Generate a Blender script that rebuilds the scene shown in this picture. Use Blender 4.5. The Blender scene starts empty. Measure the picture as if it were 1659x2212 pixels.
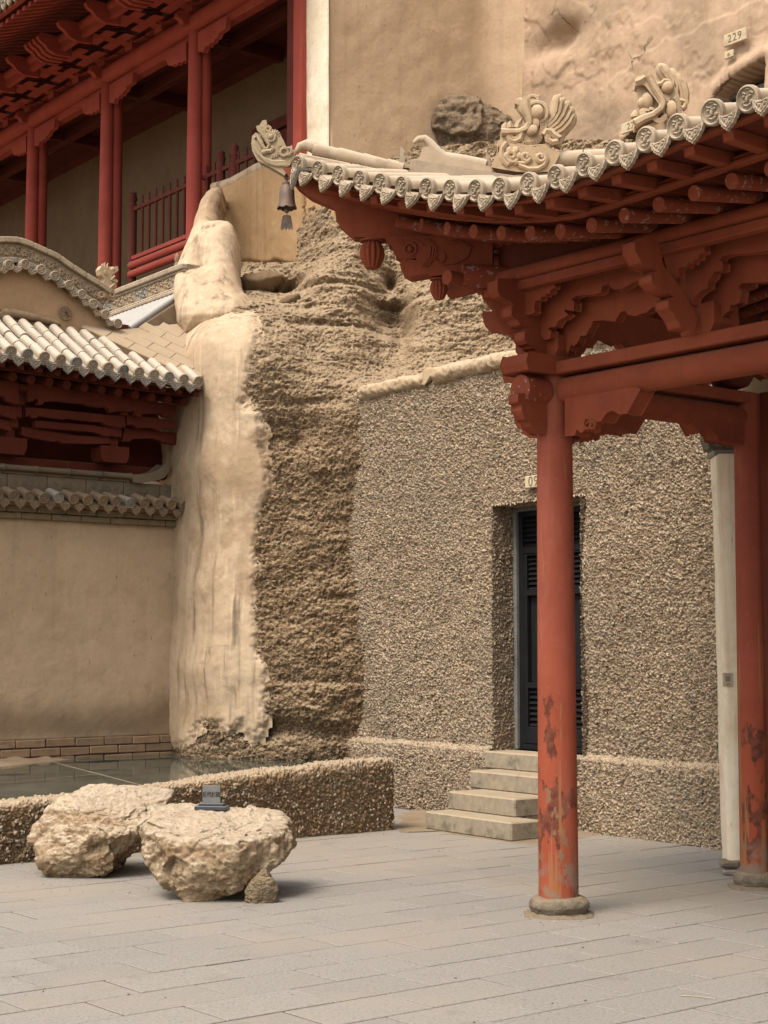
import bpy, math, random
import numpy as np
from mathutils import Vector, Matrix
random.seed(7); np.random.seed(7)
R = math.radians
C = bpy.context.scene
COL = C.collection

# ------------------------------------------------------------------ camera, sky, sun, exposure
PITCH = math.atan(294 / 3500.0)
cam_d = bpy.data.cameras.new('camera'); cam = bpy.data.objects.new('camera', cam_d); COL.objects.link(cam)
cam.location = (0, 0, 1.5); cam.rotation_euler = (R(90) + PITCH, 0, 0)
cam_d.sensor_fit = 'AUTO'; cam_d.sensor_width = 36.0; cam_d.lens = 3500 / 2212 * 36
cam_d.clip_start = 0.05; cam_d.clip_end = 500
C.camera = cam
W = bpy.data.worlds.new('World'); C.world = W; W.use_nodes = True
wn = W.node_tree; wn.nodes.clear()
wo = wn.nodes.new('ShaderNodeOutputWorld'); wb = wn.nodes.new('ShaderNodeBackground')
ws = wn.nodes.new('ShaderNodeTexSky'); ws.sky_type = 'NISHITA'; ws.sun_disc = False
SUN_EL, SUN_AZ = 58, 220            # degrees; azimuth clockwise from +Y (behind the camera and to its left)
ws.sun_elevation = R(SUN_EL); ws.sun_rotation = R(SUN_AZ)
ws.air_density = 1.0; ws.dust_density = 3.0
wh = wn.nodes.new('ShaderNodeHueSaturation'); wh.inputs['Saturation'].default_value = 0.15   # an overcast, greyed sky
wn.links.new(ws.outputs[0], wh.inputs['Color']); wn.links.new(wh.outputs[0], wb.inputs[0])
wb.inputs[1].default_value = 0.112
wn.links.new(wb.outputs[0], wo.inputs[0])
sd = bpy.data.lights.new('sun', 'SUN'); sun = bpy.data.objects.new('sun', sd); COL.objects.link(sun)
sd.energy = 1.4; sd.angle = R(24); sd.color = (1.0, 0.92, 0.81)
sv = Vector((math.sin(R(SUN_AZ)) * math.cos(R(SUN_EL)), math.cos(R(SUN_AZ)) * math.cos(R(SUN_EL)), math.sin(R(SUN_EL))))
sun.rotation_euler = sv.to_track_quat('Z', 'Y').to_euler(); sun.location = (0, 0, 40)
C.view_settings.view_transform = 'Standard'; C.view_settings.look = 'None'
C.view_settings.exposure = 1.5; C.view_settings.gamma = 1.0; C.view_settings.use_curve_mapping = False
C.render.engine = 'CYCLES'
C.cycles.max_bounces = 6; C.cycles.diffuse_bounces = 2

# ------------------------------------------------------------------ survey: sight lines of the photograph onto real planes
EYE = np.array([0, 0, 1.5])
def ray(px, py):
    x = (px - 829.5) / 3500; u = -(py - 1106) / 3500
    return np.array([x, math.cos(PITCH) - math.sin(PITCH) * u, math.sin(PITCH) + math.cos(PITCH) * u])
def Gd(px, py, z=0.0):
    d = ray(px, py); return EYE + d * ((z - 1.5) / d[2])
def Dp(px, py, Y):
    d = ray(px, py); return EYE + d * (Y / d[1])
class Frame:
    """origin and heading of a facade: x along it, y into it, z up"""
    def __init__(s, o, deg):
        s.o = np.array(o, float); s.deg = deg; a = math.radians(deg)
        s.M = np.array([[math.cos(a), math.sin(a), 0], [-math.sin(a), math.cos(a), 0], [0, 0, 1]])
    def l(s, p): return s.M @ (np.array(p, float) - s.o)
    def w(s, p): return s.M.T @ np.array(p, float) + s.o
    def at(s, px, py, ax='y', v=0.0):
        o = s.l(EYE); d = s.M @ ray(px, py); i = 'xyz'.index(ax)
        return o + d * ((v - o[i]) / d[i])
    def tr(s, pts, ax='y', v=0.0): return [s.at(a, b, ax, v) for a, b in pts]

# ------------------------------------------------------------------ noise (numpy)
def _h(ix, iy, iz, k=0):
    n = (ix.astype(np.int64) * 374761393 + iy.astype(np.int64) * 668265263 + iz.astype(np.int64) * 2147483647 + k * 974634777) & 0xFFFFFFFF
    n = ((n ^ (n >> 13)) * 1274126177) & 0xFFFFFFFF
    n = ((n ^ (n >> 16)) * 2246822519) & 0xFFFFFFFF
    return ((n ^ (n >> 15)) & 0xFFFFFF) / float(0xFFFFFF)
def vnoise(p, k=0):
    i = np.floor(p).astype(np.int64); f = p - i; f = f * f * (3 - 2 * f); r = 0
    for a in (0, 1):
        for b in (0, 1):
            for c in (0, 1):
                w = (f[:, 0] if a else 1 - f[:, 0]) * (f[:, 1] if b else 1 - f[:, 1]) * (f[:, 2] if c else 1 - f[:, 2])
                r = r + w * _h(i[:, 0] + a, i[:, 1] + b, i[:, 2] + c, k)
    return r * 2 - 1
def fbm(p, o=4, k=0, g=0.5):
    r = 0; a = 1.0
    for j in range(o): r = r + a * vnoise(p * 2 ** j + 17.3 * j, k + j); a *= g
    return r
def ridge(p, o=4, k=0, g=0.55):
    r = 0; a = 1.0
    for j in range(o): r = r + a * (1 - 2 * np.abs(vnoise(p * 2 ** j + 9.1 * j, k + j))); a *= g
    return r
def worley(p, k=0):
    i = np.floor(p).astype(np.int64); n = len(p); f1 = np.full(n, 9.0); f2 = np.full(n, 9.0); cid = np.zeros(n)
    for a in (-1, 0, 1):
        for b in (-1, 0, 1):
            for c in (-1, 0, 1):
                jx, jy, jz = i[:, 0] + a, i[:, 1] + b, i[:, 2] + c
                d = np.sqrt((jx + _h(jx, jy, jz, k) - p[:, 0]) ** 2 + (jy + _h(jx, jy, jz, k + 1) - p[:, 1]) ** 2 + (jz + _h(jx, jy, jz, k + 2) - p[:, 2]) ** 2)
                m = d < f1; f2 = np.where(m, f1, np.minimum(f2, d)); cid = np.where(m, _h(jx, jy, jz, k + 3), cid); f1 = np.where(m, d, f1)
    return f1, f2, cid
def sdist(x, z, poly):
    """signed distance to a polygon, positive inside"""
    poly = np.array(poly, float); n = len(poly); d = np.full(len(x), 1e9); ins = np.zeros(len(x), bool)
    for i in range(n):
        a, b = poly[i], poly[(i + 1) % n]; e = b - a
        t = np.clip(((x - a[0]) * e[0] + (z - a[1]) * e[1]) / max(1e-12, e @ e), 0, 1)
        d = np.minimum(d, np.hypot(x - a[0] - t * e[0], z - a[1] - t * e[1]))
        if a[1] != b[1]:
            c = ((a[1] > z) != (b[1] > z)) & (x < e[0] * (z - a[1]) / e[1] + a[0]); ins ^= c
    return np.where(ins, d, -d)
def sstep(a, b, x):
    t = np.clip((x - a) / (b - a), 0, 1); return t * t * (3 - 2 * t)
class TPS:
    """smooth surface through survey points (x, z) -> depth"""
    def __init__(s, pts, lam=1e-3):
        p = np.array(pts, float); s.c = p[:, :2]; n = len(p)
        K = s.k(s.c) + lam * np.eye(n); Q = np.hstack([np.ones((n, 1)), s.c])
        A = np.block([[K, Q], [Q.T, np.zeros((3, 3))]])
        s.w = np.linalg.solve(A, np.concatenate([p[:, 2], np.zeros(3)]))
    def k(s, q):
        r = np.sqrt(((q[:, None, :] - s.c[None]) ** 2).sum(2) + 0.01); return -r
    def __call__(s, x, z):
        q = np.stack([x, z], 1); out = np.empty(len(q))
        for i in range(0, len(q), 40000):
            b = q[i:i + 40000]; out[i:i + 40000] = s.k(b) @ s.w[:-3] + s.w[-3] + b @ s.w[-2:]
        return out

# ------------------------------------------------------------------ mesh helpers
class MB:
    def __init__(s): s.v = []; s.f = []
    def add(s, v, f):
        o = len(s.v); s.v += [tuple(map(float, q)) for q in v]; s.f += [tuple(i + o for i in q) for q in f]; return s
    def box(s, c, d, ax=None):
        c = np.array(c, float); h = np.array(d, float) / 2
        A = np.eye(3) if ax is None else np.array(ax, float)
        vs = [c + A[0] * (h[0] * i) + A[1] * (h[1] * j) + A[2] * (h[2] * k) for i in (-1, 1) for j in (-1, 1) for k in (-1, 1)]
        return s.add(vs, [(0, 1, 3, 2), (4, 6, 7, 5), (0, 4, 5, 1), (2, 3, 7, 6), (0, 2, 6, 4), (1, 5, 7, 3)])
    def bar(s, a, b, w, h, up=(0, 0, 1)):
        a = np.array(a, float); b = np.array(b, float); e = b - a; L = np.linalg.norm(e); e /= L
        y = np.cross(np.array(up, float), e); y /= np.linalg.norm(y); z = np.cross(e, y)
        return s.box((a + b) / 2, (L, w, h), (e, y, z))
    def prism(s, pts, ext):
        p = [np.array(q, float) for q in pts]; e = np.array(ext, float); n = len(p)
        nn = sum((np.cross(p[i] - p[0], p[(i + 1) % n] - p[0]) for i in range(n)), np.zeros(3))
        if nn @ e > 0: p = p[::-1]
        vs = p + [q + e for q in p]
        return s.add(vs, [tuple(range(n)), tuple(range(2 * n - 1, n - 1, -1))] + [(i, i + n, (i + 1) % n + n, (i + 1) % n)[::-1] for i in range(n)])
    def tube(s, pts, r, n=8, cap=True, flat=1.0, up=None):
        p = np.array(pts, float); m = len(p); r = np.full(m, r) if np.isscalar(r) else np.interp(np.linspace(0, 1, m), np.linspace(0, 1, len(r)), r)
        t = np.gradient(p, axis=0); t /= np.maximum(np.linalg.norm(t, axis=1)[:, None], 1e-9)
        ref = np.array(up if up is not None else ((0, 0, 1) if abs(t[0][2]) < 0.9 else (1, 0, 0)), float)
        vs = []
        for i in range(m):
            a = np.cross(ref, t[i]); 
            if np.linalg.norm(a) < 1e-6: a = np.cross(np.array([0, 1, 0.1]), t[i])
            a /= np.linalg.norm(a); b = np.cross(t[i], a)
            if up is None: ref = b
            for j in range(n):
                q = 2 * math.pi * j / n; vs.append(p[i] + r[i] * (a * math.cos(q) + b * math.sin(q) * flat))
        fs = [(i * n + j, i * n + (j + 1) % n, (i + 1) * n + (j + 1) % n, (i + 1) * n + j) for i in range(m - 1) for j in range(n)]
        if cap: fs += [tuple(range(n - 1, -1, -1)), tuple(range((m - 1) * n, m * n))]
        return s.add(vs, fs)
    def lathe(s, prof, c=(0, 0, 0), n=16, A=None, cap=True):
        """profile of (radius, height) about axis A[2]"""
        A = np.eye(3) if A is None else np.array(A, float); c = np.array(c, float); m = len(prof); vs = []
        for r, z in prof:
            for j in range(n):
                q = 2 * math.pi * j / n; vs.append(c + A[0] * (r * math.cos(q)) + A[1] * (r * math.sin(q)) + A[2] * z)
        fs = [(i * n + j, i * n + (j + 1) % n, (i + 1) * n + (j + 1) % n, (i + 1) * n + j) for i in range(m - 1) for j in range(n)]
        if cap: fs += [tuple(range(n - 1, -1, -1)), tuple(range((m - 1) * n, m * n))]
        return s.add(vs, fs)
    def ell(s, c, r, A=None, n=8, m=6):
        r = (r, r, r) if np.isscalar(r) else r
        A = np.eye(3) if A is None else np.array(A, float); c = np.array(c, float)
        vs = [c - A[2] * r[2]]
        for i in range(1, m):
            q = math.pi * i / m
            for j in range(n):
                w = 2 * math.pi * j / n
                vs.append(c + A[0] * (r[0] * math.sin(q) * math.cos(w)) + A[1] * (r[1] * math.sin(q) * math.sin(w)) - A[2] * (r[2] * math.cos(q)))
        vs.append(c + A[2] * r[2]); fs = []
        for j in range(n):
            k = (j + 1) % n; fs.append((0, 1 + k, 1 + j)); fs.append((len(vs) - 1, 1 + (m - 2) * n + j, 1 + (m - 2) * n + k))
            for i in range(m - 2): fs.append((1 + i * n + j, 1 + i * n + k, 1 + (i + 1) * n + k, 1 + (i + 1) * n + j))
        return s.add(vs, fs)
    def ring(s, c, R_, r, u, v, n=14, m=6):
        """torus in the plane of u and v"""
        c = np.array(c, float); u = np.array(u, float); v = np.array(v, float)
        pts = [c + u * R_ * math.cos(2 * math.pi * i / n) + v * R_ * math.sin(2 * math.pi * i / n) for i in range(n)]
        nn = np.cross(u, v); vs = []
        for i in range(n):
            o = (pts[i] - c) / R_
            for j in range(m):
                q = 2 * math.pi * j / m; vs.append(pts[i] + r * (o * math.cos(q) + nn * math.sin(q)))
        return s.add(vs, [(i * m + j, i * m + (j + 1) % m, ((i + 1) % n) * m + (j + 1) % m, ((i + 1) % n) * m + j) for i in range(n) for j in range(m)])
    def swap(s):
        """mirror about the corner diagonal: x and y change places"""
        s.v = [(y, x, z) for x, y, z in s.v]; s.f = [q[::-1] for q in s.f]; return s

def finish(me, smooth):
    if smooth:
        me.shade_smooth()
        if smooth is not True: me.set_sharp_from_angle(angle=R(smooth))
def part(name, mb, mat, parent=None, smooth=35, bevel=0.0, loc=None, label=None):
    me = bpy.data.meshes.new(name); me.from_pydata(mb.v, [], mb.f); me.update()
    finish(me, smooth)
    if mat is not None: me.materials.append(mat)
    o = bpy.data.objects.new(name, me); COL.objects.link(o)
    if parent is not None: o.parent = parent
    if loc is not None: o.location = loc
    if bevel:
        b = o.modifiers.new('edge', 'BEVEL'); b.width = bevel; b.segments = 1; b.limit_method = 'ANGLE'; b.angle_limit = R(40)
    if label: o['label'] = label
    return o
def npmesh(name, V, Q, mat, parent=None, attrs=None, smooth=True):
    """fast mesh from numpy arrays of vertices and quads"""
    me = bpy.data.meshes.new(name); V = np.asarray(V, np.float32); Q = np.asarray(Q, np.int32)
    used = np.zeros(len(V), bool); used[Q.ravel()] = True; idx = np.cumsum(used) - 1
    V = V[used]; Q = idx[Q].astype(np.int32)
    me.vertices.add(len(V)); me.vertices.foreach_set('co', V.ravel())
    me.loops.add(Q.size); me.loops.foreach_set('vertex_index', Q.ravel())
    me.polygons.add(len(Q)); me.polygons.foreach_set('loop_start', np.arange(0, Q.size, 4, dtype=np.int32))
    me.update(calc_edges=True); me.validate()
    if smooth: me.shade_smooth()
    for k, a in (attrs or {}).items():
        at = me.attributes.new(k, 'FLOAT', 'POINT'); at.data.foreach_set('value', np.asarray(a, np.float32)[used])
    me.materials.append(mat)
    o = bpy.data.objects.new(name, me); COL.objects.link(o)
    if parent is not None: o.parent = parent
    return o
def gridq(nu, nv, mask=None):
    i = np.arange(nu * nv).reshape(nu, nv)
    q = np.stack([i[:-1, :-1], i[1:, :-1], i[1:, 1:], i[:-1, 1:]], -1).reshape(-1, 4)
    if mask is not None: q = q[mask.ravel()[q].all(1)]
    return q
def copy_of(o, parent=None, loc=None, rot=None):
    c = o.copy(); COL.objects.link(c)
    if parent is not None: c.parent = parent
    if loc is not None: c.location = loc
    if rot is not None: c.rotation_euler = rot
    return c
def copy_tree(o, parent=None, loc=None, rot=None):
    c = copy_of(o, parent, loc, rot)
    for ch in list(o.children): copy_tree(ch, c)
    return c
def thing(name, label, cat, fr=None, group=None, loc=None, rotz=0.0):
    o = bpy.data.objects.new(name, None); COL.objects.link(o); o.empty_display_size = 0.2
    if fr is not None: o.location = fr.o; o.rotation_euler = (0, 0, R(fr.deg))
    if loc is not None: o.location = loc; o.rotation_euler = (0, 0, rotz)
    return tag(o, label, cat, group)
def tag(o, label, cat, group=None):
    o['label'] = label; o['category'] = cat
    if group: o['group'] = group
    return o
def kind(o, k): o['kind'] = k; return o

# ------------------------------------------------------------------ materials
EARTH = (0.80, 0.735, 0.645, 1)
class NT:
    def __init__(s, name):
        s.m = bpy.data.materials.new(name); s.m.use_nodes = True; s.t = s.m.node_tree; s.t.nodes.clear()
        s.out = s.t.nodes.new('ShaderNodeOutputMaterial'); s.b = s.t.nodes.new('ShaderNodeBsdfPrincipled')
        s.t.links.new(s.b.outputs[0], s.out.inputs[0]); s.b.inputs['Specular IOR Level'].default_value = 0.3
        s.pos = s.t.nodes.new('ShaderNodeNewGeometry').outputs['Position']
    def n(s, ty, **k):
        o = s.t.nodes.new('ShaderNode' + ty)
        for a, v in k.items(): setattr(o, a, v)
        return o
    def set(s, sock, v):
        if hasattr(v, 'is_output'): s.t.links.new(v, sock)
        elif isinstance(v, (tuple, list)) and len(v) == 3 and sock.type == 'RGBA': sock.default_value = (*v, 1)
        else: sock.default_value = v
    def noise(s, sc, det=4, rough=0.55, vec=None, dist=0.0):
        o = s.n('TexNoise'); s.set(o.inputs['Vector'], vec or s.pos); o.inputs['Scale'].default_value = sc
        o.inputs['Detail'].default_value = det; o.inputs['Roughness'].default_value = rough; o.inputs['Distortion'].default_value = dist
        return o.outputs['Fac']
    def vor(s, sc, vec=None, out='Distance', feat='F1', rnd=1.0):
        o = s.n('TexVoronoi', feature=feat); s.set(o.inputs['Vector'], vec or s.pos); o.inputs['Scale'].default_value = sc; o.inputs['Randomness'].default_value = rnd
        return o.outputs[out]
    def scale(s, sc, vec=None, loc=(0, 0, 0), rot=(0, 0, 0)):
        o = s.n('Mapping'); s.set(o.inputs['Vector'], vec or s.pos); o.inputs['Scale'].default_value = sc; o.inputs['Location'].default_value = loc; o.inputs['Rotation'].default_value = rot
        return o.outputs[0]
    def ramp(s, f, a, b):
        o = s.n('MapRange', interpolation_type='SMOOTHSTEP'); s.set(o.inputs[0], f); o.inputs[1].default_value = a; o.inputs[2].default_value = b
        return o.outputs[0]
    def mix(s, f, a, b, mode='MIX'):
        o = s.n('Mix', data_type='RGBA', blend_type=mode); s.set(o.inputs[0], f); s.set(o.inputs[6], a); s.set(o.inputs[7], b)
        return o.outputs[2]
    def math(s, op, a, b=0.0, clamp=False):
        o = s.n('Math', operation=op, use_clamp=clamp); s.set(o.inputs[0], a); s.set(o.inputs[1], b); return o.outputs[0]
    def sep(s, v=None):
        o = s.n('SeparateXYZ'); s.set(o.inputs[0], v or s.pos); return o.outputs
    def attr(s, name): return s.n('Attribute', attribute_name=name).outputs['Fac']
    def rnd(s): return s.n('ObjectInfo').outputs['Random']
    def up(s): return s.sep(s.n('NewGeometry').outputs['Normal'])[2]
    def bump(s, h, st=0.5, d=0.01):
        o = s.n('Bump'); o.inputs['Strength'].default_value = st; o.inputs['Distance'].default_value = d; s.set(o.inputs['Height'], h)
        if s.b.inputs['Normal'].is_linked: s.t.links.new(s.b.inputs['Normal'].links[0].from_socket, o.inputs['Normal'])
        s.t.links.new(o.outputs[0], s.b.inputs['Normal'])
    def done(s, col, rough=0.85, spec=None, metal=None):
        m_ = s.n('Mix', data_type='RGBA', blend_type='MULTIPLY'); m_.inputs[0].default_value = 1.0; s.set(m_.inputs[6], col); m_.inputs[7].default_value = EARTH if any(k in s.m.name for k in ('plaster', 'pebble', 'rock', 'boulder', 'tile', 'brick', 'mortar', 'carved', 'dragon', 'stone', 'terrace', 'plaque', 'concrete', 'dirt')) else (0.68, 0.68, 0.68, 1)
        s.set(s.b.inputs['Base Color'], m_.outputs[2]); s.set(s.b.inputs['Roughness'], rough)
        if spec is not None: s.b.inputs['Specular IOR Level'].default_value = spec
        if metal is not None: s.b.inputs['Metallic'].default_value = metal
        return s.m

def m_plaster(name, a, b, c, streak=0.3, stain=(0.1, 0.075, 0.05), fleck=0.6, crack=0.0, damp=None, patch=None):
    t = NT(name)
    col = t.mix(t.ramp(t.noise(1.1, 5, 0.6), 0.35, 0.65), a, b)
    col = t.mix(t.math('MULTIPLY', t.ramp(t.noise(3.7, 6, 0.65), 0.48, 0.7), 0.7), col, c)
    st = t.ramp(t.noise(1.0, 5, 0.6, t.scale((7, 7, 0.35))), 0.5, 0.72)
    col = t.mix(t.math('MULTIPLY', st, streak), col, stain)
    st2 = t.ramp(t.noise(1.0, 4, 0.6, t.scale((16, 16, 0.9), loc=(3, 1, 2))), 0.56, 0.72)
    col = t.mix(t.math('MULTIPLY', st2, streak * 0.6), col, tuple(min(1, x * 1.35) for x in a))
    if patch is not None:
        col = t.mix(t.math('MULTIPLY', t.ramp(t.noise(0.8, 6, 0.65, t.scale((1, 1, 1), loc=(7, 3, 9))), 0.52, 0.6), 0.75), col, patch)
    if damp is not None:                       # tide mark of rising damp above the footing
        z = t.sep()[2]
        zz = t.math('ADD', z, t.math('MULTIPLY', t.noise(0.9, 4), 0.9))
        d1 = t.math('MULTIPLY', t.ramp(zz, damp + 0.25, damp - 0.1), t.ramp(zz, damp - 0.45, damp - 0.15))
        col = t.mix(t.math('MULTIPLY', d1, 0.75), col, (0.17, 0.118, 0.076))
    col = t.mix(t.math('MULTIPLY', t.ramp(t.noise(17, 5, 0.7), 0.4, 0.7), 0.22), col, tuple(x * 0.62 for x in a))
    fl = t.ramp(t.noise(1.0, 2, 0.5, t.scale((38, 38, 11))), 0.70, 0.76)
    col = t.mix(t.math('MULTIPLY', fl, fleck), col, (0.07, 0.05, 0.035))
    fl2 = t.ramp(t.noise(1.0, 2, 0.5, t.scale((60, 60, 40), loc=(5, 5, 5))), 0.70, 0.76)
    col = t.mix(t.math('MULTIPLY', fl2, fleck * 0.6), col, tuple(min(1, x * 1.5) for x in a))
    if crack:
        nz = t.n('TexNoise'); nz.inputs['Scale'].default_value = 2.2; nz.inputs['Detail'].default_value = 6; t.set(nz.inputs['Vector'], t.pos)
        ad = t.n('VectorMath', operation='MULTIPLY_ADD'); t.set(ad.inputs[0], nz.outputs['Color']); ad.inputs[1].default_value = (0.7, 0.7, 0.7); t.set(ad.inputs[2], t.pos)
        e = t.vor(0.62, ad.outputs[0], feat='DISTANCE_TO_EDGE')
        ln = t.math('MULTIPLY', t.ramp(e, 0.016, 0.004), t.ramp(t.noise(0.9, 3), 0.5, 0.62))
        col = t.mix(t.math('MULTIPLY', ln, crack), col, (0.09, 0.06, 0.04)); t.bump(ln, -0.5, 0.02)
    t.bump(t.noise(5, 6, 0.62), 0.45, 0.035); t.bump(t.noise(55, 4, 0.6), 0.35, 0.006)
    return t.done(col, 0.92, 0.2)

def m_pebble(name, mud, pale, dark, grey, bumpy=0.6):
    """rendered pebbledash: each stone's own colour comes with the mesh"""
    t = NT(name); k = t.attr('stone'); s = t.attr('proud')
    c = t.mix(t.ramp(k, 0.0, 0.3), grey, mud)
    c = t.mix(t.ramp(k, 0.4, 0.6), c, pale); c = t.mix(t.ramp(k, 0.80, 0.84), c, dark); c = t.mix(t.ramp(k, 0.92, 0.96), c, tuple(min(1, x * 1.3) for x in pale))
    c = t.mix(t.ramp(s, 0.42, 0.25), c, mud)
    c = t.mix(t.math('MULTIPLY', t.ramp(t.noise(1.3, 5, 0.6), 0.45, 0.7), 0.35), c, mud)
    c = t.mix(t.math('MULTIPLY', t.ramp(t.noise(90, 2), 0.55, 0.75), 0.35), c, dark)
    c = t.mix(t.math('MULTIPLY', t.ramp(t.noise(0.8, 5, 0.6, t.scale((1, 1, 1), loc=(6, 2, 9))), 0.45, 0.65), 0.3), c, grey)
    c = t.mix(t.math('MULTIPLY', t.ramp(t.up(), 0.45, 0.95), 0.75), c, (0.47, 0.39, 0.30))      # pale dust lying on top
    t.bump(t.noise(70, 4, 0.65), bumpy, 0.008)
    return t.done(c, 0.9, 0.2)

def m_rock(name, a, b, dark, pale, strata=1.0, gravel=1.0):
    t = NT(name)
    c = t.mix(t.ramp(t.noise(1.6, 6, 0.6), 0.35, 0.65), a, b)
    st = t.ramp(t.noise(1.0, 5, 0.6, t.scale((0.5, 0.5, 5.5))), 0.46, 0.68)
    c = t.mix(t.math('MULTIPLY', st, 0.55 * strata), c, dark)
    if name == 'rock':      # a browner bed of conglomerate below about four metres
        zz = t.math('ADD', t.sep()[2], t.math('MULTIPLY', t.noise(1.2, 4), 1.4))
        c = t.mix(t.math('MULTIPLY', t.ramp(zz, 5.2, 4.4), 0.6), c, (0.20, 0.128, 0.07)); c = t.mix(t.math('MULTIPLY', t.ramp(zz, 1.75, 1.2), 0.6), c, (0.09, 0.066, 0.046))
    k = t.vor(42, t.scale((1, 1, 1.4)), out='Color'); kk = t.sep(k)[0]
    c = t.mix(t.math('MULTIPLY', t.ramp(kk, 0.72, 0.8), 0.55 * gravel), c, pale)
    kk2 = t.sep(t.vor(75, t.scale((1, 1, 1.3), loc=(2, 2, 2)), out='Color'))[1]
    c = t.mix(t.math('MULTIPLY', t.ramp(kk2, 0.74, 0.82), 0.6 * gravel), c, dark)
    c = t.mix(t.math('MULTIPLY', t.ramp(kk2, 0.2, 0.12), 0.5 * gravel), c, pale)
    c = t.mix(t.math('MULTIPLY', t.ramp(t.up(), 0.35, 0.8), 0.6), c, pale)          # dust lying on ledges
    t.bump(t.noise(11, 8, 0.72), 0.7, 0.05); t.bump(t.vor(46, t.scale((1, 1, 1.5))), 0.8, 0.014); t.bump(t.noise(120, 3, 0.6), 0.4, 0.004)
    return t.done(c, 0.93, 0.15)

def m_paint(name, a, b, wear=0.1, dust=0.0, worn=None):
    """old red distemper on timber; worn = frame base for columns that have lost paint near the foot"""
    t = NT(name)
    c = t.mix(t.ramp(t.noise(2.3, 5, 0.6), 0.35, 0.65), a, b)
    c = t.mix(t.math('MULTIPLY', t.ramp(t.noise(1.0, 4, 0.6, t.scale((22, 22, 2.0))), 0.5, 0.75), 0.35), c, tuple(x * 0.6 for x in a))
    c = t.mix(t.math('MULTIPLY', t.ramp(t.noise(30, 3), 0.66 if wear < .3 else 0.60, 0.72 if wear < .3 else 0.63), wear), c, (0.42, 0.34, 0.28))
    if dust: c = t.mix(t.math('MULTIPLY', t.ramp(t.up(), 0.3, 0.9), dust), c, (0.34, 0.25, 0.19))
    if worn is not None:
        z = t.sep()[2]
        p = t.noise(4.5, 6, 0.6, t.scale((1.6, 1.6, 0.8), loc=worn))
        low = t.ramp(z, 1.85, 0.5)
        m = t.ramp(t.math('ADD', p, t.math('MULTIPLY', low, 0.16)), 0.69, 0.72)
        c = t.mix(t.math('MULTIPLY', low, 0.55), c, (0.36, 0.075, 0.028))
        c = t.mix(m, c, t.mix(t.ramp(t.noise(18, 4, 0.65), 0.4, 0.6), (0.12, 0.034, 0.022), (0.20, 0.065, 0.036)))
        q = t.noise(6, 5, 0.6, t.scale((1.2, 1.2, 0.7), loc=(4, 8, 1)))
        m2 = t.ramp(t.math('ADD', q, t.math('MULTIPLY', low, 0.1)), 0.725, 0.74)
        c = t.mix(t.math('MULTIPLY', m2, low), c, (0.24, 0.14, 0.085))
        f = t.ramp(t.math('ADD', t.noise(1.0, 4, 0.6, t.scale((16, 16, 0.9), loc=(1, 2, 3))), t.math('MULTIPLY', t.ramp(z, 1.5, 0.1), 0.12)), 0.63, 0.68)
        c = t.mix(t.math('MULTIPLY', f, 0.85), c, (0.33, 0.15, 0.06))
        cr = t.math('MULTIPLY', t.ramp(t.vor(5.5, t.scale((2.4, 2.4, 0.55)), feat='DISTANCE_TO_EDGE'), 0.03, 0.006), t.ramp(t.noise(1.7, 4), 0.56, 0.64))
        cr = t.math('MULTIPLY', t.ramp(t.noise(1.0, 4, 0.6, t.scale((34, 34, 0.55), loc=(2, 5, 1))), 0.665, 0.69), t.ramp(t.noise(1.4, 3), 0.45, 0.55))
        c = t.mix(t.math('MULTIPLY', cr, 0.8), c, (0.06, 0.02, 0.014)); t.bump(cr, -0.8, 0.015)
        c = t.mix(t.math('MULTIPLY', t.ramp(t.noise(1.0, 5, 0.65, t.scale((5, 5, 1.1), loc=(8, 3, 2))), 0.48, 0.7), 0.4), c, (0.42, 0.145, 0.095))      # sun-faded paint
        t.bump(m, -0.7, 0.012)
        ft = t.ramp(z, 0.34, 0.16)
        c = t.mix(t.math('MULTIPLY', ft, t.ramp(t.noise(9, 4), 0.42, 0.6)), c, (0.26, 0.17, 0.12))
    t.bump(t.noise(1.0, 4, 0.6, t.scale((28, 28, 2.5))), 0.3, 0.006); t.bump(t.noise(60, 3), 0.15, 0.003)
    return t.done(c, 0.8, 0.12)

def m_simple(name, a, b, dark=None, sc=8, rough=0.88, bump=0.4, bd=0.006, rnd=0.0, dustc=None, spec=0.25, metal=None, dust=0.6):
    t = NT(name)
    c = t.mix(t.ramp(t.noise(sc, 5, 0.6), 0.35, 0.65), a, b)
    if rnd: c = t.mix(t.math('MULTIPLY', t.rnd(), rnd), c, dark or tuple(x * 0.5 for x in a))
    if dark: c = t.mix(t.math('MULTIPLY', t.ramp(t.noise(sc * 0.45, 6, 0.65, t.scale((1, 1, 1), loc=(9, 4, 2))), 0.52, 0.66), 0.65), c, dark)
    if dustc: c = t.mix(t.math('MULTIPLY', t.ramp(t.up(), 0.25, 0.8), dust), c, dustc)
    t.bump(t.noise(sc * 4, 5, 0.65), bump, bd)
    return t.done(c, rough, spec, metal)

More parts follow.
